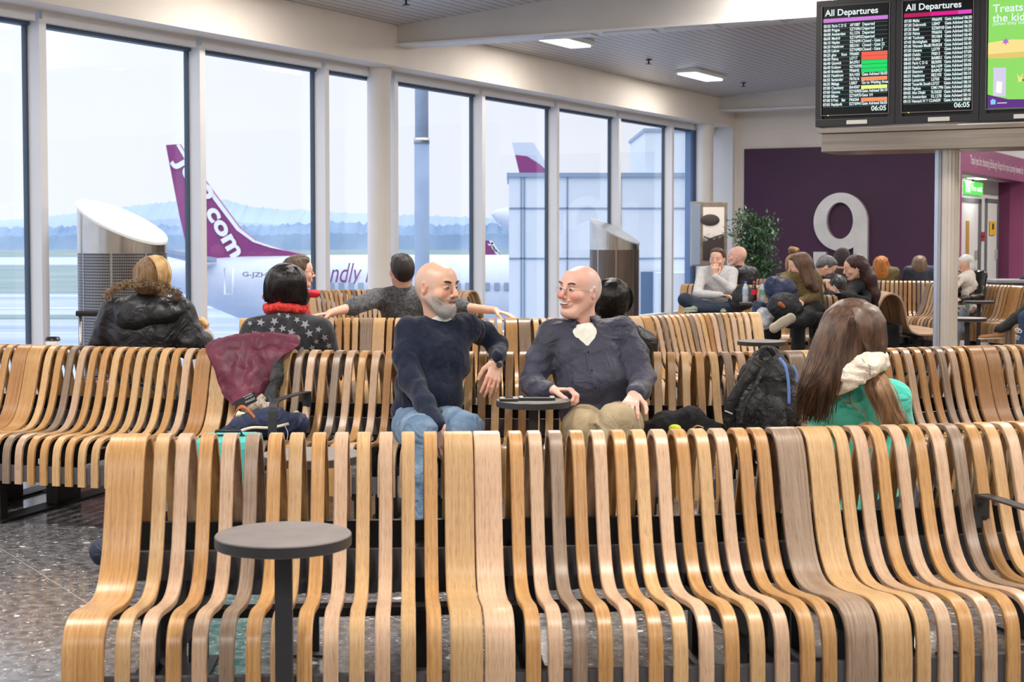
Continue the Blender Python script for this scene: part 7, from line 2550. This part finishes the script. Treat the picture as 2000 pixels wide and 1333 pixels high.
def phonewoman():
    loc = wloc(1680, 15.05)
    def jf(J):
        J['head'] = at(1668, 524, 14.95); J['neck'] = at(1680, 549, 15.00)
        J['pelvis'] = at(1684, 600, 15.05); J['waist'] = at(1686, 585, 15.05); J['chest'] = at(1682, 566, 15.05)
        J['shL'] = at(1668, 562, 14.85); J['shR'] = at(1698, 560, 15.15); J['elL'] = at(1655, 585, 14.65); J['wrL'] = at(1636, 572, 14.45); J['elR'] = at(1690, 590, 14.75); J['wrR'] = at(1642, 574, 14.55)
        J['hdL'] = Vector((-1, -.2, .35)); J['hdR'] = Vector((-1, -.1, .3)); J['hpL'] = Vector((0, 0, 1)); J['hpR'] = Vector((0, 0, 1))
        J['knL'] = at(1600, 625, 14.55); J['knR'] = at(1615, 628, 14.65); J['anL'] = at(1592, 690, 14.55); J['anL'].z = .1; J['anR'] = at(1608, 690, 14.65); J['anR'].z = .1
        J['toeL'] = J['anL'] + Vector((-.15, -.05, -.04)); J['toeR'] = J['anR'] + Vector((-.15, -.05, -.04))
    r, J, H = bg_person('woman with long dark hair in a black top looking at her phone', loc, 1.75, noise_mat('black_cotton_top', (18, 18, 21), (28, 27, 30), rough=.8, wr=.4), M_DKPANTS, None, sc=.93, h=.013, joints=jf, head_pitch=-.2, fold=.005, top_name='top')
    Hs = Soft(.008)
    Hs.ell(H.P(0, -.025, .045), (.085, .105, .090), H.R, .03); Hs.ell(H.P(0, -.06, 0), (.082, .075, .085), H.R, .03)
    Hs.chain([at(1682, 520, 14.95), at(1696, 545, 14.95), at(1706, 575, 14.95), at(1710, 596, 14.95)], [.075, .075, .060, .03], .04)
    Hs.ell(H.P(0, .105, -.035), (.056, .062, .085), H.R, .012, '-')
    Hs.disp = folds(.004, 30)
    soft_obj('hair', Hs, hair_mat('dark_auburn_hair', (46, 28, 28), (76, 50, 46)), r)
phonewoman()
simple_far('woman with fluffy auburn hair and an olive coat, back turned, before the plum wall', 1724, 20.95, 0.1, noise_mat('olive_green_coat', (92, 86, 52), (112, 104, 66), rough=.8, wr=.4), ('shoulder', hair_mat('auburn_hair', (150, 88, 36), (204, 136, 66)), .008), (1721, 522), sc=.95, hd=1.22, hyaw=-.5, g=1.15)
simple_far('person with a brown bob and a navy jacket, back turned, next to the fluted post', 1798, 20.95, 0.0, noise_mat('navy_shell_jacket', (36, 44, 62), (48, 56, 76), rough=.6, wr=.4), ('bob', hair_mat('ash_brown_hair', (98, 80, 66), (140, 118, 100))), (1796, 520), sc=.98, hd=1.15, hyaw=-.3, g=1.1)
def whitehair():
    loc = wloc(1890, 18.55)
    def jf(J):
        J['head'] = at(1887, 519, 18.35); J['neck'] = at(1892, 546, 18.45)
        J['elR'] = at(1868, 575, 18.25); J['wrR'] = at(1862, 556, 18.0); J['elL'] = at(1915, 580, 18.3); J['wrL'] = at(1875, 585, 18.05)
        J['hdR'] = Vector((.1, 0, 1)); J['hipL'] = at(1895, 612, 18.4); J['hipR'] = at(1880, 612, 18.4)
        J['knL'] = at(1876, 612, 17.9); J['knR'] = at(1862, 612, 17.95); J['anL'] = at(1862, 680, 17.9); J['anL'].z = .1; J['anR'] = at(1850, 680, 17.95); J['anR'].z = .1
        J['toeL'] = J['anL'] + Vector((-.1, -.13, -.04)); J['toeR'] = J['anR'] + Vector((-.1, -.13, -.04))
    r, J, H = bg_person('white-haired woman in a black leather jacket with a cream scarf and floral skirt', loc, 2.4, noise_mat('black_leather', (18, 18, 20), (30, 30, 32), rough=.35, wr=.5), noise_mat('pale_grey_leggings', (122, 132, 142), (140, 148, 158), rough=.8),
              ('bob', hair_mat('white_hair', (214, 214, 212), (240, 240, 238))), sc=.98, h=.013, joints=jf, head_pitch=-.35, fold=.005, shoe_mat=plain('tan_boot', (168, 140, 110)))
    S = Soft(.012)
    S.chain([at(1892, 540, 18.3), at(1882, 548, 18.15), at(1896, 556, 18.25), at(1886, 572, 18.15)], [.08, .075, .075, .05], .03); S.cap(at(1880, 545, 18.1), at(1866, 560, 18.0), .04, .035, .03)
    S.disp = folds(.010, 16)
    soft_obj('scarf', S, noise_mat('cream_knit_scarf', (220, 214, 204), (236, 230, 222), scale=20, rough=.9, bump=.5, bscale=60), r)
    S = Soft(.014); S.ell(at(1882, 605, 18.25), (.2, .28, .10), None, .05); S.ell(at(1862, 608, 17.95), (.16, .12, .08), None, .05); S.disp = folds(.012, 12)
    fl = noise_mat('floral_print', (40, 34, 40), (226, 214, 208), scale=16, rough=.8, p0=.46, p1=.56)
    nt = fl.node_tree; b = nt.nodes['Principled BSDF']
    rp = [n for n in nt.nodes if n.type == 'VALTORGB'][0]
    e = rp.color_ramp.elements.new(.60); e.color = srgb(176, 40, 66); e = rp.color_ramp.elements.new(.64); e.color = srgb(214, 200, 196); e = rp.color_ramp.elements.new(.40); e.color = srgb(84, 120, 96)
    soft_obj('skirt', S, fl, r)
whitehair()
def edge_people():
    def jf(J):
        J['knL'] = at(2010, 602, 17.6); J['anL'] = at(1950, 650, 17.3); J['toeL'] = at(1920, 660, 17.2); J['hipL'] = at(2050, 596, 18.2)
    bg_person('person at the right edge showing only a black trouser leg and tan suede shoe', wloc(2062, 18.2), 2.2, M_BLKCOAT, M_DKPANTS, ('short', MATS['brown_hair_b']), sc=1.02, h=.015, joints=jf, shoe_mat=noise_mat('tan_suede', (150, 104, 68), (172, 124, 84), rough=.9))
    def jf2(J):
        J['knR'] = at(2006, 622, 14.6); J['anR'] = at(1990, 700, 14.5); J['anR'].z = .1; J['toeR'] = J['anR'] + Vector((-.1, -.13, -.04)); J['hipR'] = at(2060, 610, 15.0)
        J['knL'] = at(2040, 622, 14.6); J['anL'] = at(2040, 700, 14.5); J['anL'].z = .1; J['toeL'] = J['anL'] + Vector((-.1, -.13, -.04))
    nv = noise_mat('navy_sweatpants', (38, 56, 88), (48, 66, 98), rough=.85, wr=.4)
    r, J, H = bg_person('person at the right edge showing only a navy tracksuit leg with white logo', wloc(2072, 15.1), 2.4, nv, nv, ('short', MATS['brown_hair_b']), sc=1.0, h=.015, joints=jf2)
    m = MB(); c = at(1989, 646, 14.36)
    m.tube([c + Vector((.030 * math.cos(t), 0, .017 * math.sin(t) - .010 * math.cos(t))) for t in [k * math.pi / 8 for k in range(16)]], .0055, seg=5, closed=True)
    m.sphere(c, .009, 8, 6)
    for k in range(3):
        a = at(1983, 655 + k * 3, 14.36); b = at(1992 - k, 658 + k * 3, 14.36); m.tube([a, b], .004, seg=4)
    q = m.build('logo', plain('white_print', (230, 232, 236)), r); q.location = -r.location
    m = MB()
edge_people()
# ================================================================ luggage, clothes and small things
def sobj(name, label, cat, softs, mat, base, parts=(), group=None, paint=None):
    r = empty(name, base); tag(r, label, cat, group)
    return r
def rel(o, r):
    o.location = Vector(o.location) - Vector(r.location) if o.parent is None else -Vector(r.location)
    return o
def mbuild(m, name, mat, root):
    o = m.build(name, mat, root); o.location = -Vector(root.location); return o

# ---- burgundy coat hung over the second-row backrest
def cloth_sheet(rows, thick=.006, ripple=.008, seed=0.0, sub=5):
    """rows: list of lists of points (same length); returns dense grid builder"""
    R = [catmull(r, sub) for r in rows]
    cols = list(zip(*R)); C = [catmull(list(c), sub) for c in cols]
    G = [list(x) for x in zip(*C)]
    m = MB(); n = len(G); k = len(G[0]); vs = []
    for i in range(n):
        for j in range(k):
            p = G[i][j]
            a = G[min(i + 1, n - 1)][j] - G[max(i - 1, 0)][j]; b = G[i][min(j + 1, k - 1)] - G[i][max(j - 1, 0)]
            nn = a.cross(b); nn = nn.normalized() if nn.length > 0 else Vector((0, -1, 0))
            q = np.array([[p.x * 14 + seed, p.y * 14, p.z * 7]])
            w = float(vnoise(q)[0]) * .7 + float(vnoise(q * 2.3)[0]) * .3
            vs.append(p + nn * ripple * (1 - abs(w) * 2.4))
    fs = [(i * k + j, i * k + j + 1, (i + 1) * k + j + 1, (i + 1) * k + j) for i in range(n - 1) for j in range(k - 1)]
    m.add(vs, fs, 0, True)
    return m
def coat():
    Yb = 8.02
    r = empty('hung_coat', (at(490, 700, 7.9).x, 7.95, .5)); tag(r, 'burgundy coat with dark lining hung inside out over the second-row backrest', 'coat')
    rows = [
        [at(424, 672, 8.22), at(470, 668, 8.22), at(520, 664, 8.24), at(575, 668, 8.22)],
        [at(408, 676, 8.02), at(462, 662, 8.00), at(520, 658, 8.00), at(584, 664, 8.02)],
        [at(404, 690, 7.93), at(455, 690, 7.90), at(512, 688, 7.90), at(582, 682, 7.93)],
        [at(424, 722, 7.88), at(462, 724, 7.83), at(505, 720, 7.82), at(545, 706, 7.86)],
        [at(434, 756, 7.85), at(468, 758, 7.79), at(498, 752, 7.78), at(528, 734, 7.83)],
        [at(446, 782, 7.80), at(468, 784, 7.75), at(490, 776, 7.74), at(508, 762, 7.80)],
        [at(456, 796, 7.72), at(468, 795, 7.70), at(482, 788, 7.70), at(498, 776, 7.76)]]
    m = cloth_sheet(rows, ripple=.020, sub=7)
    mb_ = noise_mat('burgundy_lining', (80, 19, 43), (106, 31, 58), scale=6, rough=.55, wr=.35, wrs=6, stretch=(1.4, 1.4, .7))
    o = mbuild(m, 'lining', mb_, r); md = o.modifiers.new('t', 'SOLIDIFY'); md.thickness = .006
    S = Soft(.007)
    S.chain([at(542, 700, 7.90), at(536, 740, 7.86), at(526, 775, 7.82), at(535, 792, 7.78)], [.030, .040, .036, .026], .03)
    S.chain([at(524, 720, 7.88), at(512, 760, 7.84), at(500, 790, 7.78)], [.035, .035, .03], .03)
    S.disp = folds(.008, 18, 4)
    soft_obj('sleeve', S, noise_mat('dark_coat_outside', (30, 32, 34), (46, 48, 50), scale=8, rough=.6, wr=.5), r)
    S = Soft(.006); S.chain([at(486, 800, 7.72), at(505, 790, 7.74), at(522, 798, 7.70), at(540, 788, 7.72)], [.022, .026, .024, .012], .02); S.chain([at(498, 790, 7.74), at(512, 778, 7.76)], [.02, .018], .02)
    S.disp = folds(.006, 60, 4)
    soft_obj('fleece_edge', S, noise_mat('beige_fleece', (164, 150, 136), (196, 184, 170), scale=60, rough=.95, bump=.6, bscale=140), r)
    # sewn label
    a, b, c, d = at(456, 786, 7.655), at(498, 764, 7.655), at(502, 784, 7.645), at(462, 803, 7.645)
    m = MB(); m.quad(d, c, b, a)
    lb = mbuild(m, 'label', plain('black_satin_label', (14, 14, 16), rough=.35), r); md = lb.modifiers.new('t', 'SOLIDIFY'); md.thickness = .002
    ux = (a - b).normalized(); uy = (a - d).normalized() * -1
    def tl(txt, size, px, py, w):
        t = text_mesh('label_text', txt, size, plain('label_white', (214, 214, 216)), Matrix.Identity(4), lb)
        o_ = at(px, py, 7.640); nz = ux.cross(uy).normalized()
        wd = max(v.co.x for v in t.data.vertices)
        s_ = w / wd
        t.matrix_local = Matrix(((ux.x * s_, uy.x, nz.x, o_.x), (ux.y * s_, uy.y, nz.y, o_.y), (ux.z * s_, uy.z, nz.z, o_.z), (0, 0, 0, 1)))
    tl('DONNA', .016, 497, 776, .055); tl('by Someone', .010, 493, 771, .04) if False else None
    tl('collection', .010, 494, 771, .045); tl('made for you', .009, 492, 767.5, .05)
    return r
coat()

# ---- navy canvas bag under the coat
def navybag():
    c = at(507, 835, 7.60)
    r = empty('canvas_bag', (c.x, 7.6, .45)); tag(r, 'flat navy canvas bag with cream stripe and brown handle on the second-row seat', 'bag')
    S = Soft(.007)
    S.chain([at(440, 846, 7.55), at(480, 832, 7.55), at(530, 826, 7.56), at(578, 828, 7.58)], [.030, .062, .085, .070], .04, (0, 0, 1), .8)
    S.chain([at(450, 850, 7.66), at(500, 842, 7.68), at(570, 842, 7.68)], [.05, .07, .07], .04)
    S.disp = folds(.010, 13, 8)
    nv = noise_mat('navy_canvas', (26, 36, 66), (40, 54, 88), scale=8, rough=.7, wr=.6, wrs=8, bump=.2, bscale=300)
    b = soft_obj('body', S, nv, r)
    m = MB(); m.tube(catmull([at(436, 852, 7.46), at(460, 846, 7.455), at(492, 836, 7.45), at(530, 836, 7.435), at(564, 828, 7.45)], 6), .0075, seg=6)
    mbuild(m, 'stripe', plain('cream_piping', (222, 212, 194), rough=.8), r)
    S = Soft(.006); S.chain([at(466, 812, 7.62), at(480, 822, 7.58), at(500, 826, 7.56)], [.02, .03, .02], .02); S.chain([at(500, 818, 7.60), at(530, 808, 7.60), at(545, 806, 7.62)], [.02, .025, .015], .02); S.cap(at(578, 808, 7.6), at(586, 822, 7.6), .016, .018, .01); S.disp = folds(.006, 24, 1)
    soft_obj('cream_lining', S, noise_mat('cream_canvas_fold', (206, 200, 184), (228, 222, 208), scale=10, rough=.85, wr=.4), r)
    m = MB()
    P = catmull([at(458, 820, 7.60), at(462, 804, 7.56), at(472, 796, 7.54), at(484, 802, 7.52), at(498, 818, 7.50)], 6); vs = []
    for p in P: vs += [p + Vector((0, -.004, -.008)), p + Vector((.002, .004, .010))]
    m.add(vs, [(2 * i, 2 * i + 1, 2 * i + 3, 2 * i + 2) for i in range(len(P) - 1)], 0, True)
    h = mbuild(m, 'handle', plain('tan_leather_strap', (168, 92, 48), rough=.5), r); md = h.modifiers.new('t', 'SOLIDIFY'); md.thickness = .004
    m = MB(); m.tube(catmull([at(556, 832, 7.44), at(562, 846, 7.42), at(560, 862, 7.42)], 5), .002, seg=5); mbuild(m, 'cord', plain('white_cord', (226, 226, 226)), r)
navybag()

# ---- turquoise suitcase in the aisle
def suitcase(px, Y, w, d, h, label, mat, rz=0.0, z0=.06):
    p = atx(px, .3, Y)
    r = empty('suitcase', (p.x, p.y, 0), rz); tag(r, label, 'suitcase')
    m = MB(); m.box((-w / 2, -d / 2, z0), (w / 2, d / 2, h), bev=.035); m.build('shell', mat, r)
    m = MB()
    for k in range(5):
        x = -w / 2 + .05 + k * (w - .1) / 4; m.box((x - .006, -d / 2 - .004, z0 + .05), (x + .006, -d / 2 + .004, h - .06))
    m.build('rib', mat, r)
    m = MB(); m.box((-.07, -.012, h), (.07, .012, h + .006)); m.tube([(-.06, 0, h), (-.055, 0, h + .022), (.055, 0, h + .022), (.06, 0, h)], .007, seg=6); m.build('carry_handle', M_BLACK, r)
    m = MB(); m.box((-w / 2 + .002, -.006, z0 + .02), (w / 2 - .002, .006, h + .002)); m.build('zip', M_DARKSTEEL, r)
    for sx in (-1, 1):
        for sy in (-1, 1):
            m = MB(); m.cyl((sx * (w / 2 - .04) - .012, sy * (d / 2 - .04), .027), (sx * (w / 2 - .04) + .012, sy * (d / 2 - .04), .027), .027, seg=16); m.box((sx * (w / 2 - .04) - .015, sy * (d / 2 - .04) - .015, .03), (sx * (w / 2 - .04) + .015, sy * (d / 2 - .04) + .015, z0)); m.build('wheel', M_BLACK, r)
    return r
suitcase(447, 6.75, .26, .36, .57, 'turquoise hard-shell suitcase standing in the aisle behind the front left bench', plain('turquoise_shell', (60, 184, 178), rough=.35))

# ---- trolley handle and case beside the hooded woman
r = suitcase(190, 9.6, .30, .22, .55, 'silver-handled trolley case left of the hooded woman, mostly hidden by her', plain('pink_grey_case', (150, 110, 112), rough=.5))
m = MB(); m.tube([(-.10, 0, .54), (-.10, 0, .955)], .009, seg=8, mi=0); m.tube([(.10, 0, .54), (.10, 0, .955)], .009, seg=8, mi=0); m.build('pull_rod', M_STEEL, r)
m = MB(); m.box((-.125, -.018, .95), (.125, .018, .985), bev=.012); m.build('pull_grip', M_BLACK, r)

# ---- paper cup on the rail end at the left
c = at(103, 672, 8.7)
r = empty('coffee_cup', (c.x, c.y, at(103, 660, 8.7).z - .115)); tag(r, 'takeaway coffee cup with a black lid behind the left bench backrest', 'cup')
m = MB(); m.lathe([(0, 0), (.028, 0), (.0415, .104), (.040, .104), (0, .10)]); m.build('cup', plain('white_paper_cup', (214, 214, 216), rough=.6), r)
m = MB(); m.lathe([(.0435, .100), (.0435, .106), (.040, .108), (.038, .119), (.034, .119), (.033, .115), (0, .115)]); m.build('lid', plain('black_plastic_lid', (22, 22, 24), rough=.35), r)
q = empty('side_table', (c.x, c.y, 0)); zt_ = at(103, 660, 8.7).z - .115
tag(q, 'round side table hidden behind the far left backrest, under the coffee cup', 'side table')
m = MB(); m.lathe([(0, zt_), (.17, zt_), (.17, zt_ - .03), (0, zt_ - .03)], seg=48); m.smooth = [False] * len(m.smooth); m.build('table_top', M_TABLE, q)
m = MB(); m.box((-.022, -.008, 0), (.022, .008, zt_ - .03)); m.build('leg', M_DARKSTEEL, q); m = MB(); m.box((-.08, -.06, 0), (.08, .06, .008)); m.build('foot', M_DARKSTEEL, q)

# ---- snack in the hooded woman's hand
c = at(392, 634, 8.80)
r = empty('snack', (c.x, c.y, c.z - .03)); tag(r, 'half-eaten golden pastry in a white paper held by the hooded woman', 'food')
S = Soft(.004); S.chain([at(384, 628, 8.80), at(392, 630, 8.79), at(400, 636, 8.79)], [.016, .022, .018], .01); S.disp = folds(.003, 50); soft_obj('pastry', S, noise_mat('golden_crust', (196, 140, 70), (226, 184, 116), scale=30, rough=.7, bump=.4, bscale=80), r)
m = cloth_sheet([[at(384, 640, 8.82), at(394, 646, 8.77), at(410, 642, 8.80)], [at(390, 660, 8.83), at(400, 664, 8.78), at(418, 658, 8.82)], [at(398, 676, 8.84), at(408, 680, 8.82), at(414, 674, 8.84)]], ripple=.004)
o = mbuild(m, 'paper_napkin', plain('white_paper', (234, 234, 238), rough=.8), r); md = o.modifiers.new('t', 'SOLIDIFY'); md.thickness = .0015

# ---- two phones on the men's table
def phone(px0, px1, py, Yc, w, dz, label, rz):
    a, b = atz(px0, py, .7 + dz), atz(px1, py, .7 + dz)
    L = (b - a).length; c = (a + b) / 2
    r = empty('phone', (c.x, c.y, .70 + dz - .009), rz); tag(r, label, 'phone')
    m = MB(); m.box((-L / 2, -w / 2, 0), (L / 2, w / 2, .010), bev=.003); m.build('case', plain('rubber_phone_case', (52, 56, 58), rough=.5), r)
    m = MB(); m.box((-L / 2 + .004, -w / 2 + .004, .010), (L / 2 - .004, w / 2 - .004, .0112)); m.build('bezel', plain('silver_bezel', (206, 206, 206), rough=.3), r)
    m = MB(); m.box((-L / 2 + .020, -w / 2 + .008, .0112), (L / 2 - .022, w / 2 - .008, .0118)); m.build('screen', plain('black_phone_glass', (10, 10, 14), rough=.05, spec=.8), r)
    m = MB(); m.cyl((L / 2 - .012, 0, .0112), (L / 2 - .012, 0, .0122), .006, seg=16); m.build('home_button', M_DARKSTEEL, r)
    m = MB(); m.box((-L / 2 + .008, -.010, .0112), (-L / 2 + .010, .010, .0122)); m.build('speaker_slot', M_BLACK, r)
phone(1013, 1084, 776, 0, .085, .012, 'larger phone in a grey case lying on the round table, nearer the laughing man', .02)
phone(975, 1012, 778, 0, .072, .012, 'smaller phone on the round table, nearer the man in the navy sweater', .04)

# ---- black backpack
def backpack():
    c = atx(1488, .6, 7.55)
    r = empty('backpack', (c.x, 7.55, .455)); tag(r, 'big black backpack with blue zips standing on the second-row seat', 'backpack')
    bk = noise_mat('black_cordura', (20, 20, 23), (34, 34, 38), scale=9, rough=.6, wr=.8, wrs=11, bump=.2, bscale=300)
    S = Soft(.007)
    S.chain([at(1490, 845, 7.58), at(1492, 800, 7.58), at(1496, 745, 7.60), at(1500, 705, 7.64)], [.150, .148, .125, .075], .05, (0, 1, 0), .75)
    S.chain([at(1530, 845, 7.55), at(1532, 790, 7.55), at(1530, 730, 7.60)], [.075, .075, .05], .04)
    S.disp = folds(.008, 16, 6)
    soft_obj('body', S, bk, r)
    S = Soft(.007)
    S.chain([at(1448, 846, 7.46), at(1456, 800, 7.44), at(1470, 770, 7.46)], [.055, .062, .045], .03); S.chain([at(1505, 846, 7.44), at(1505, 800, 7.43)], [.08, .07], .04); S.disp = folds(.007, 20, 9)
    soft_obj('front_pocket', S, bk, r)
    def strap(name, pts, w, mat, t=.006, par=r):
        P = catmull(pts, 6); vs = []
        for i, p in enumerate(P):
            d = (P[min(i + 1, len(P) - 1)] - P[max(i - 1, 0)]).normalized(); s_ = Vector((d.z, 0, -d.x)).normalized() * w / 2
            vs += [p - s_, p + s_]
        m = MB(); m.add(vs, [(2 * i, 2 * i + 1, 2 * i + 3, 2 * i + 2) for i in range(len(P) - 1)], 0, True)
        o = mbuild(m, name, mat, r); md = o.modifiers.new('t', 'SOLIDIFY'); md.thickness = t; md.offset = 0
        return o
    strap('shoulder_strap', [at(1480, 702, 7.50), at(1462, 735, 7.44), at(1438, 770, 7.40), at(1424, 800, 7.40), at(1426, 842, 7.42)], .052, bk, .014)
    strap('shoulder_strap', [at(1490, 720, 7.47), at(1474, 756, 7.41), at(1456, 790, 7.37), at(1446, 830, 7.37)], .022, bk, .010)
    strap('grab_handle', [at(1486, 704, 7.52), at(1489, 684, 7.52), at(1502, 681, 7.53), at(1512, 694, 7.56)], .022, bk, .010)
    bz = plain('periwinkle_zip', (104, 140, 214), rough=.5)
    strap('blue_zip', [at(1522, 700, 7.50), at(1534, 716, 7.47), at(1540, 750, 7.455), at(1541, 790, 7.45)], .014, bz, .005)
    strap('blue_zip', [at(1548, 714, 7.53), at(1556, 730, 7.52), at(1556, 748, 7.515)], .012, bz, .005)
    m = MB(); m.tube(catmull([at(1500, 786, 7.40), at(1520, 789, 7.41), at(1540, 790, 7.43)], 4), .003, seg=5); m.tube([at(1447, 845, 7.35), at(1462, 800, 7.36), at(1476, 780, 7.38)], .003, seg=5); mbuild(m, 'seam', M_BLACK, r)
    strap('reflective_strip', [at(1416, 803, 7.375), at(1431, 809, 7.37)], .006, plain('reflective_grey', (206, 206, 208), rough=.3), .002)
    for (px, py) in ((1556, 800), (1558, 830)):
        S = Soft(.006); S.cap(at(px, py, 7.5), at(px + 3, py + 16, 7.5), .018, .014, .01); S.disp = folds(.004, 40)
        soft_obj('side_strap', S, bk, r)
backpack()

# ---- black clothes heaped on the seat beside it
c = at(1330, 835, 7.55)
r = empty('folded_jacket', (c.x, 7.55, .46)); tag(r, 'black jacket lying in a heap on the seat left of the backpack', 'jacket')
S = Soft(.008); S.chain([at(1262, 840, 7.5), at(1300, 832, 7.5), at(1345, 826, 7.52), at(1400, 846, 7.5)], [.040, .065, .075, .05], .04, (0, 1, 0), 1.0); S.chain([at(1270, 850, 7.6), at(1390, 852, 7.6)], [.07, .07], .05); S.disp = folds(.010, 14, 12)
soft_obj('fabric', S, noise_mat('black_fleece', (18, 18, 22), (32, 32, 36), scale=10, rough=.9, wr=.6), r)
m = MB(); m.tube(catmull([at(1352, 838, 7.40), at(1362, 832, 7.39), at(1374, 836, 7.40)], 4), .004, seg=5); mbuild(m, 'cord', plain('beige_cord', (196, 160, 120)), r)
c = at(1318, 837, 7.40)
r = empty('tennis_ball', (c.x, c.y, c.z)); tag(r, 'neon yellow round object peeping from the black jacket', 'ball')
m = MB(); m.sphere((0, 0, 0), .024, 16, 12, sc=(1.3, 1, .8)); m.build('ball', plain('neon_yellow', (226, 240, 60), rough=.7), r)
# ---- khaki coat draped over the loop-ended bench
r = empty('folded_coat', (at(1672, 600, 15.9).x, 15.9, .5)); tag(r, 'khaki coat lying over the loop-ended bench beside the long-haired woman', 'coat')
S = Soft(.012); S.chain([at(1640, 600, 15.6), at(1665, 590, 15.7), at(1690, 592, 15.75), at(1706, 606, 15.7)], [.05, .08, .09, .06], .04); S.chain([at(1660, 620, 15.6), at(1700, 618, 15.6)], [.08, .08], .04); S.disp = folds(.014, 14, 3)
soft_obj('fabric', S, noise_mat('khaki_coat_cloth', (170, 138, 92), (194, 162, 114), scale=8, rough=.85, wr=.5), r)

# ---- dark shoe-bag at the floor left of the front bench
c = at(178, 1068, 6.6)
r = empty('holdall', (c.x + .12, 6.6, 0)); tag(r, 'dark navy bag end poking out on the floor left of the front bench', 'bag')
S = Soft(.009); S.chain([(c.x + .05, 6.6, .085), (c.x + .20, 6.6, .11), (c.x + .42, 6.62, .11)], [.055, .085, .09], .03); S.disp = folds(.007, 14, 3)
soft_obj('body', S, noise_mat('navy_holdall_nylon', (20, 26, 44), (30, 38, 60), scale=8, rough=.6, wr=.5), r)

# ---- bottles on the far table
tb = atz(1474, 591, .70)
def bottle(dx, dy, label, liquid, capc, lab_c, h=.235):
    r = empty('drink_bottle', (tb.x + dx, tb.y + dy, .70)); tag(r, label, 'bottle', None)
    m = MB(); m.lathe([(0, 0), (.030, 0), (.033, .006), (.033, .06), (.031, .075), (.033, .09), (.033, .15), (.028, .175), (.014, .205), (.0125, .222), (0, .222)], seg=24)
    b = m.build('bottle', liquid, r)
    m = MB(); m.lathe([(.0345, .088), (.0345, .145)], seg=24); m.build('label', lab_c, r)
    m = MB(); m.lathe([(.0155, .215), (.0155, .238), (0, .238)], seg=18); m.build('cap', capc, r)
M_WATER = plain('clear_water_bottle', (196, 208, 216), rough=.08, spec=.8); M_COLA = plain('dark_cola', (28, 12, 12), rough=.08, spec=.8)
bottle(-.105, 0, 'clear water bottle with a blue cap, leftmost of the three bottles', M_WATER, plain('blue_cap', (40, 90, 190)), plain('pale_blue_label', (176, 204, 226)))
bottle(-.01, -.02, 'cola bottle with red label and red cap, between the two water bottles', M_COLA, plain('red_cap', (206, 26, 34)), plain('red_label', (222, 34, 60)))
bottle(.085, 0, 'clear water bottle with a blue cap and green label, rightmost of the three bottles', M_WATER, plain('blue_cap_b', (50, 104, 200)), plain('green_label', (120, 180, 150)))

# ---- bags heaped between the cross-legged man and the woman in olive
def heap(name, label, cat, pts, rs, mat, Y, disp=.010, freq=14, extra=None, base=.46):
    P = [at(px, py, Y + (d if d else 0)) for (px, py, d) in pts]
    c = sum(P, Vector()) / len(P)
    r = empty(name, (c.x, c.y, base)); tag(r, label, cat)
    S = Soft(.012); S.chain(P, rs, .04); S.disp = folds(disp, freq, len(label) * 1.0)
    soft_obj('fabric', S, mat, r)
    return r
M_NVB = noise_mat('navy_nylon_bag', (24, 34, 62), (40, 58, 100), scale=7, rough=.5, wr=.5)
M_BKB = noise_mat('black_nylon_bag', (24, 26, 32), (40, 42, 50), scale=7, rough=.6, wr=.6)
heap('rucksack', 'dark rucksack on the bench between the cross-legged man and the bottles', 'backpack', [(1436, 596, 0), (1450, 584, 0), (1452, 570, 0)], [.10, .13, .09], M_BKB, 17.9)
heap('rucksack', 'navy blue rucksack slung on the back of the woman in the olive sweater', 'backpack', [(1512, 560, 0), (1528, 572, 0), (1540, 585, 0)], [.10, .14, .10], M_NVB, 14.7)
q = heap('rucksack', 'black padded rucksack below the navy one, in front of the olive sweater', 'backpack', [(1520, 598, 0), (1536, 600, 0), (1548, 608, 0)], [.11, .13, .10], M_BKB, 14.5)
S = Soft(.008); S.cap(at(1516, 590, 14.33), at(1528, 600, 14.32), .022, .012, .01); o = soft_obj('orange_tag', Soft(.008).cap(at(1524, 594, 14.35), at(1531, 600, 14.35), .022, .016, .01), plain('orange_leather', (190, 96, 44)), q)
q = heap('bobble_hat', 'grey and white furry hat hanging below the black rucksack', 'hat', [(1490, 612, 0), (1494, 622, 0), (1492, 632, 0)], [.055, .07, .06], noise_mat('white_fur', (150, 156, 168), (226, 228, 232), scale=24, rough=.95, bump=.5, bscale=60), 14.5, .012, 30)
heap('coat_heap', 'dark blue coat spilling over the seat under the rucksacks', 'coat', [(1484, 600, 0), (1486, 618, 0), (1482, 634, 0)], [.07, .08, .06], M_NVB, 14.75)
# phone in the hands of the black-topped woman
c = at(1634, 573, 14.43)
r = empty('phone', (c.x, c.y, c.z)); tag(r, 'phone held up by the long-haired woman in the black top', 'phone')
m = MB(); m.box((-.02, -.075, -.004), (.05, .01, .004), bev=.002); m.build('case', M_BLACK, r); m = MB(); m.box((-.018, -.07, .004), (.047, .006, .0048)); m.build('screen', emit_mat('phone_glow', (150, 170, 210), .6), r)
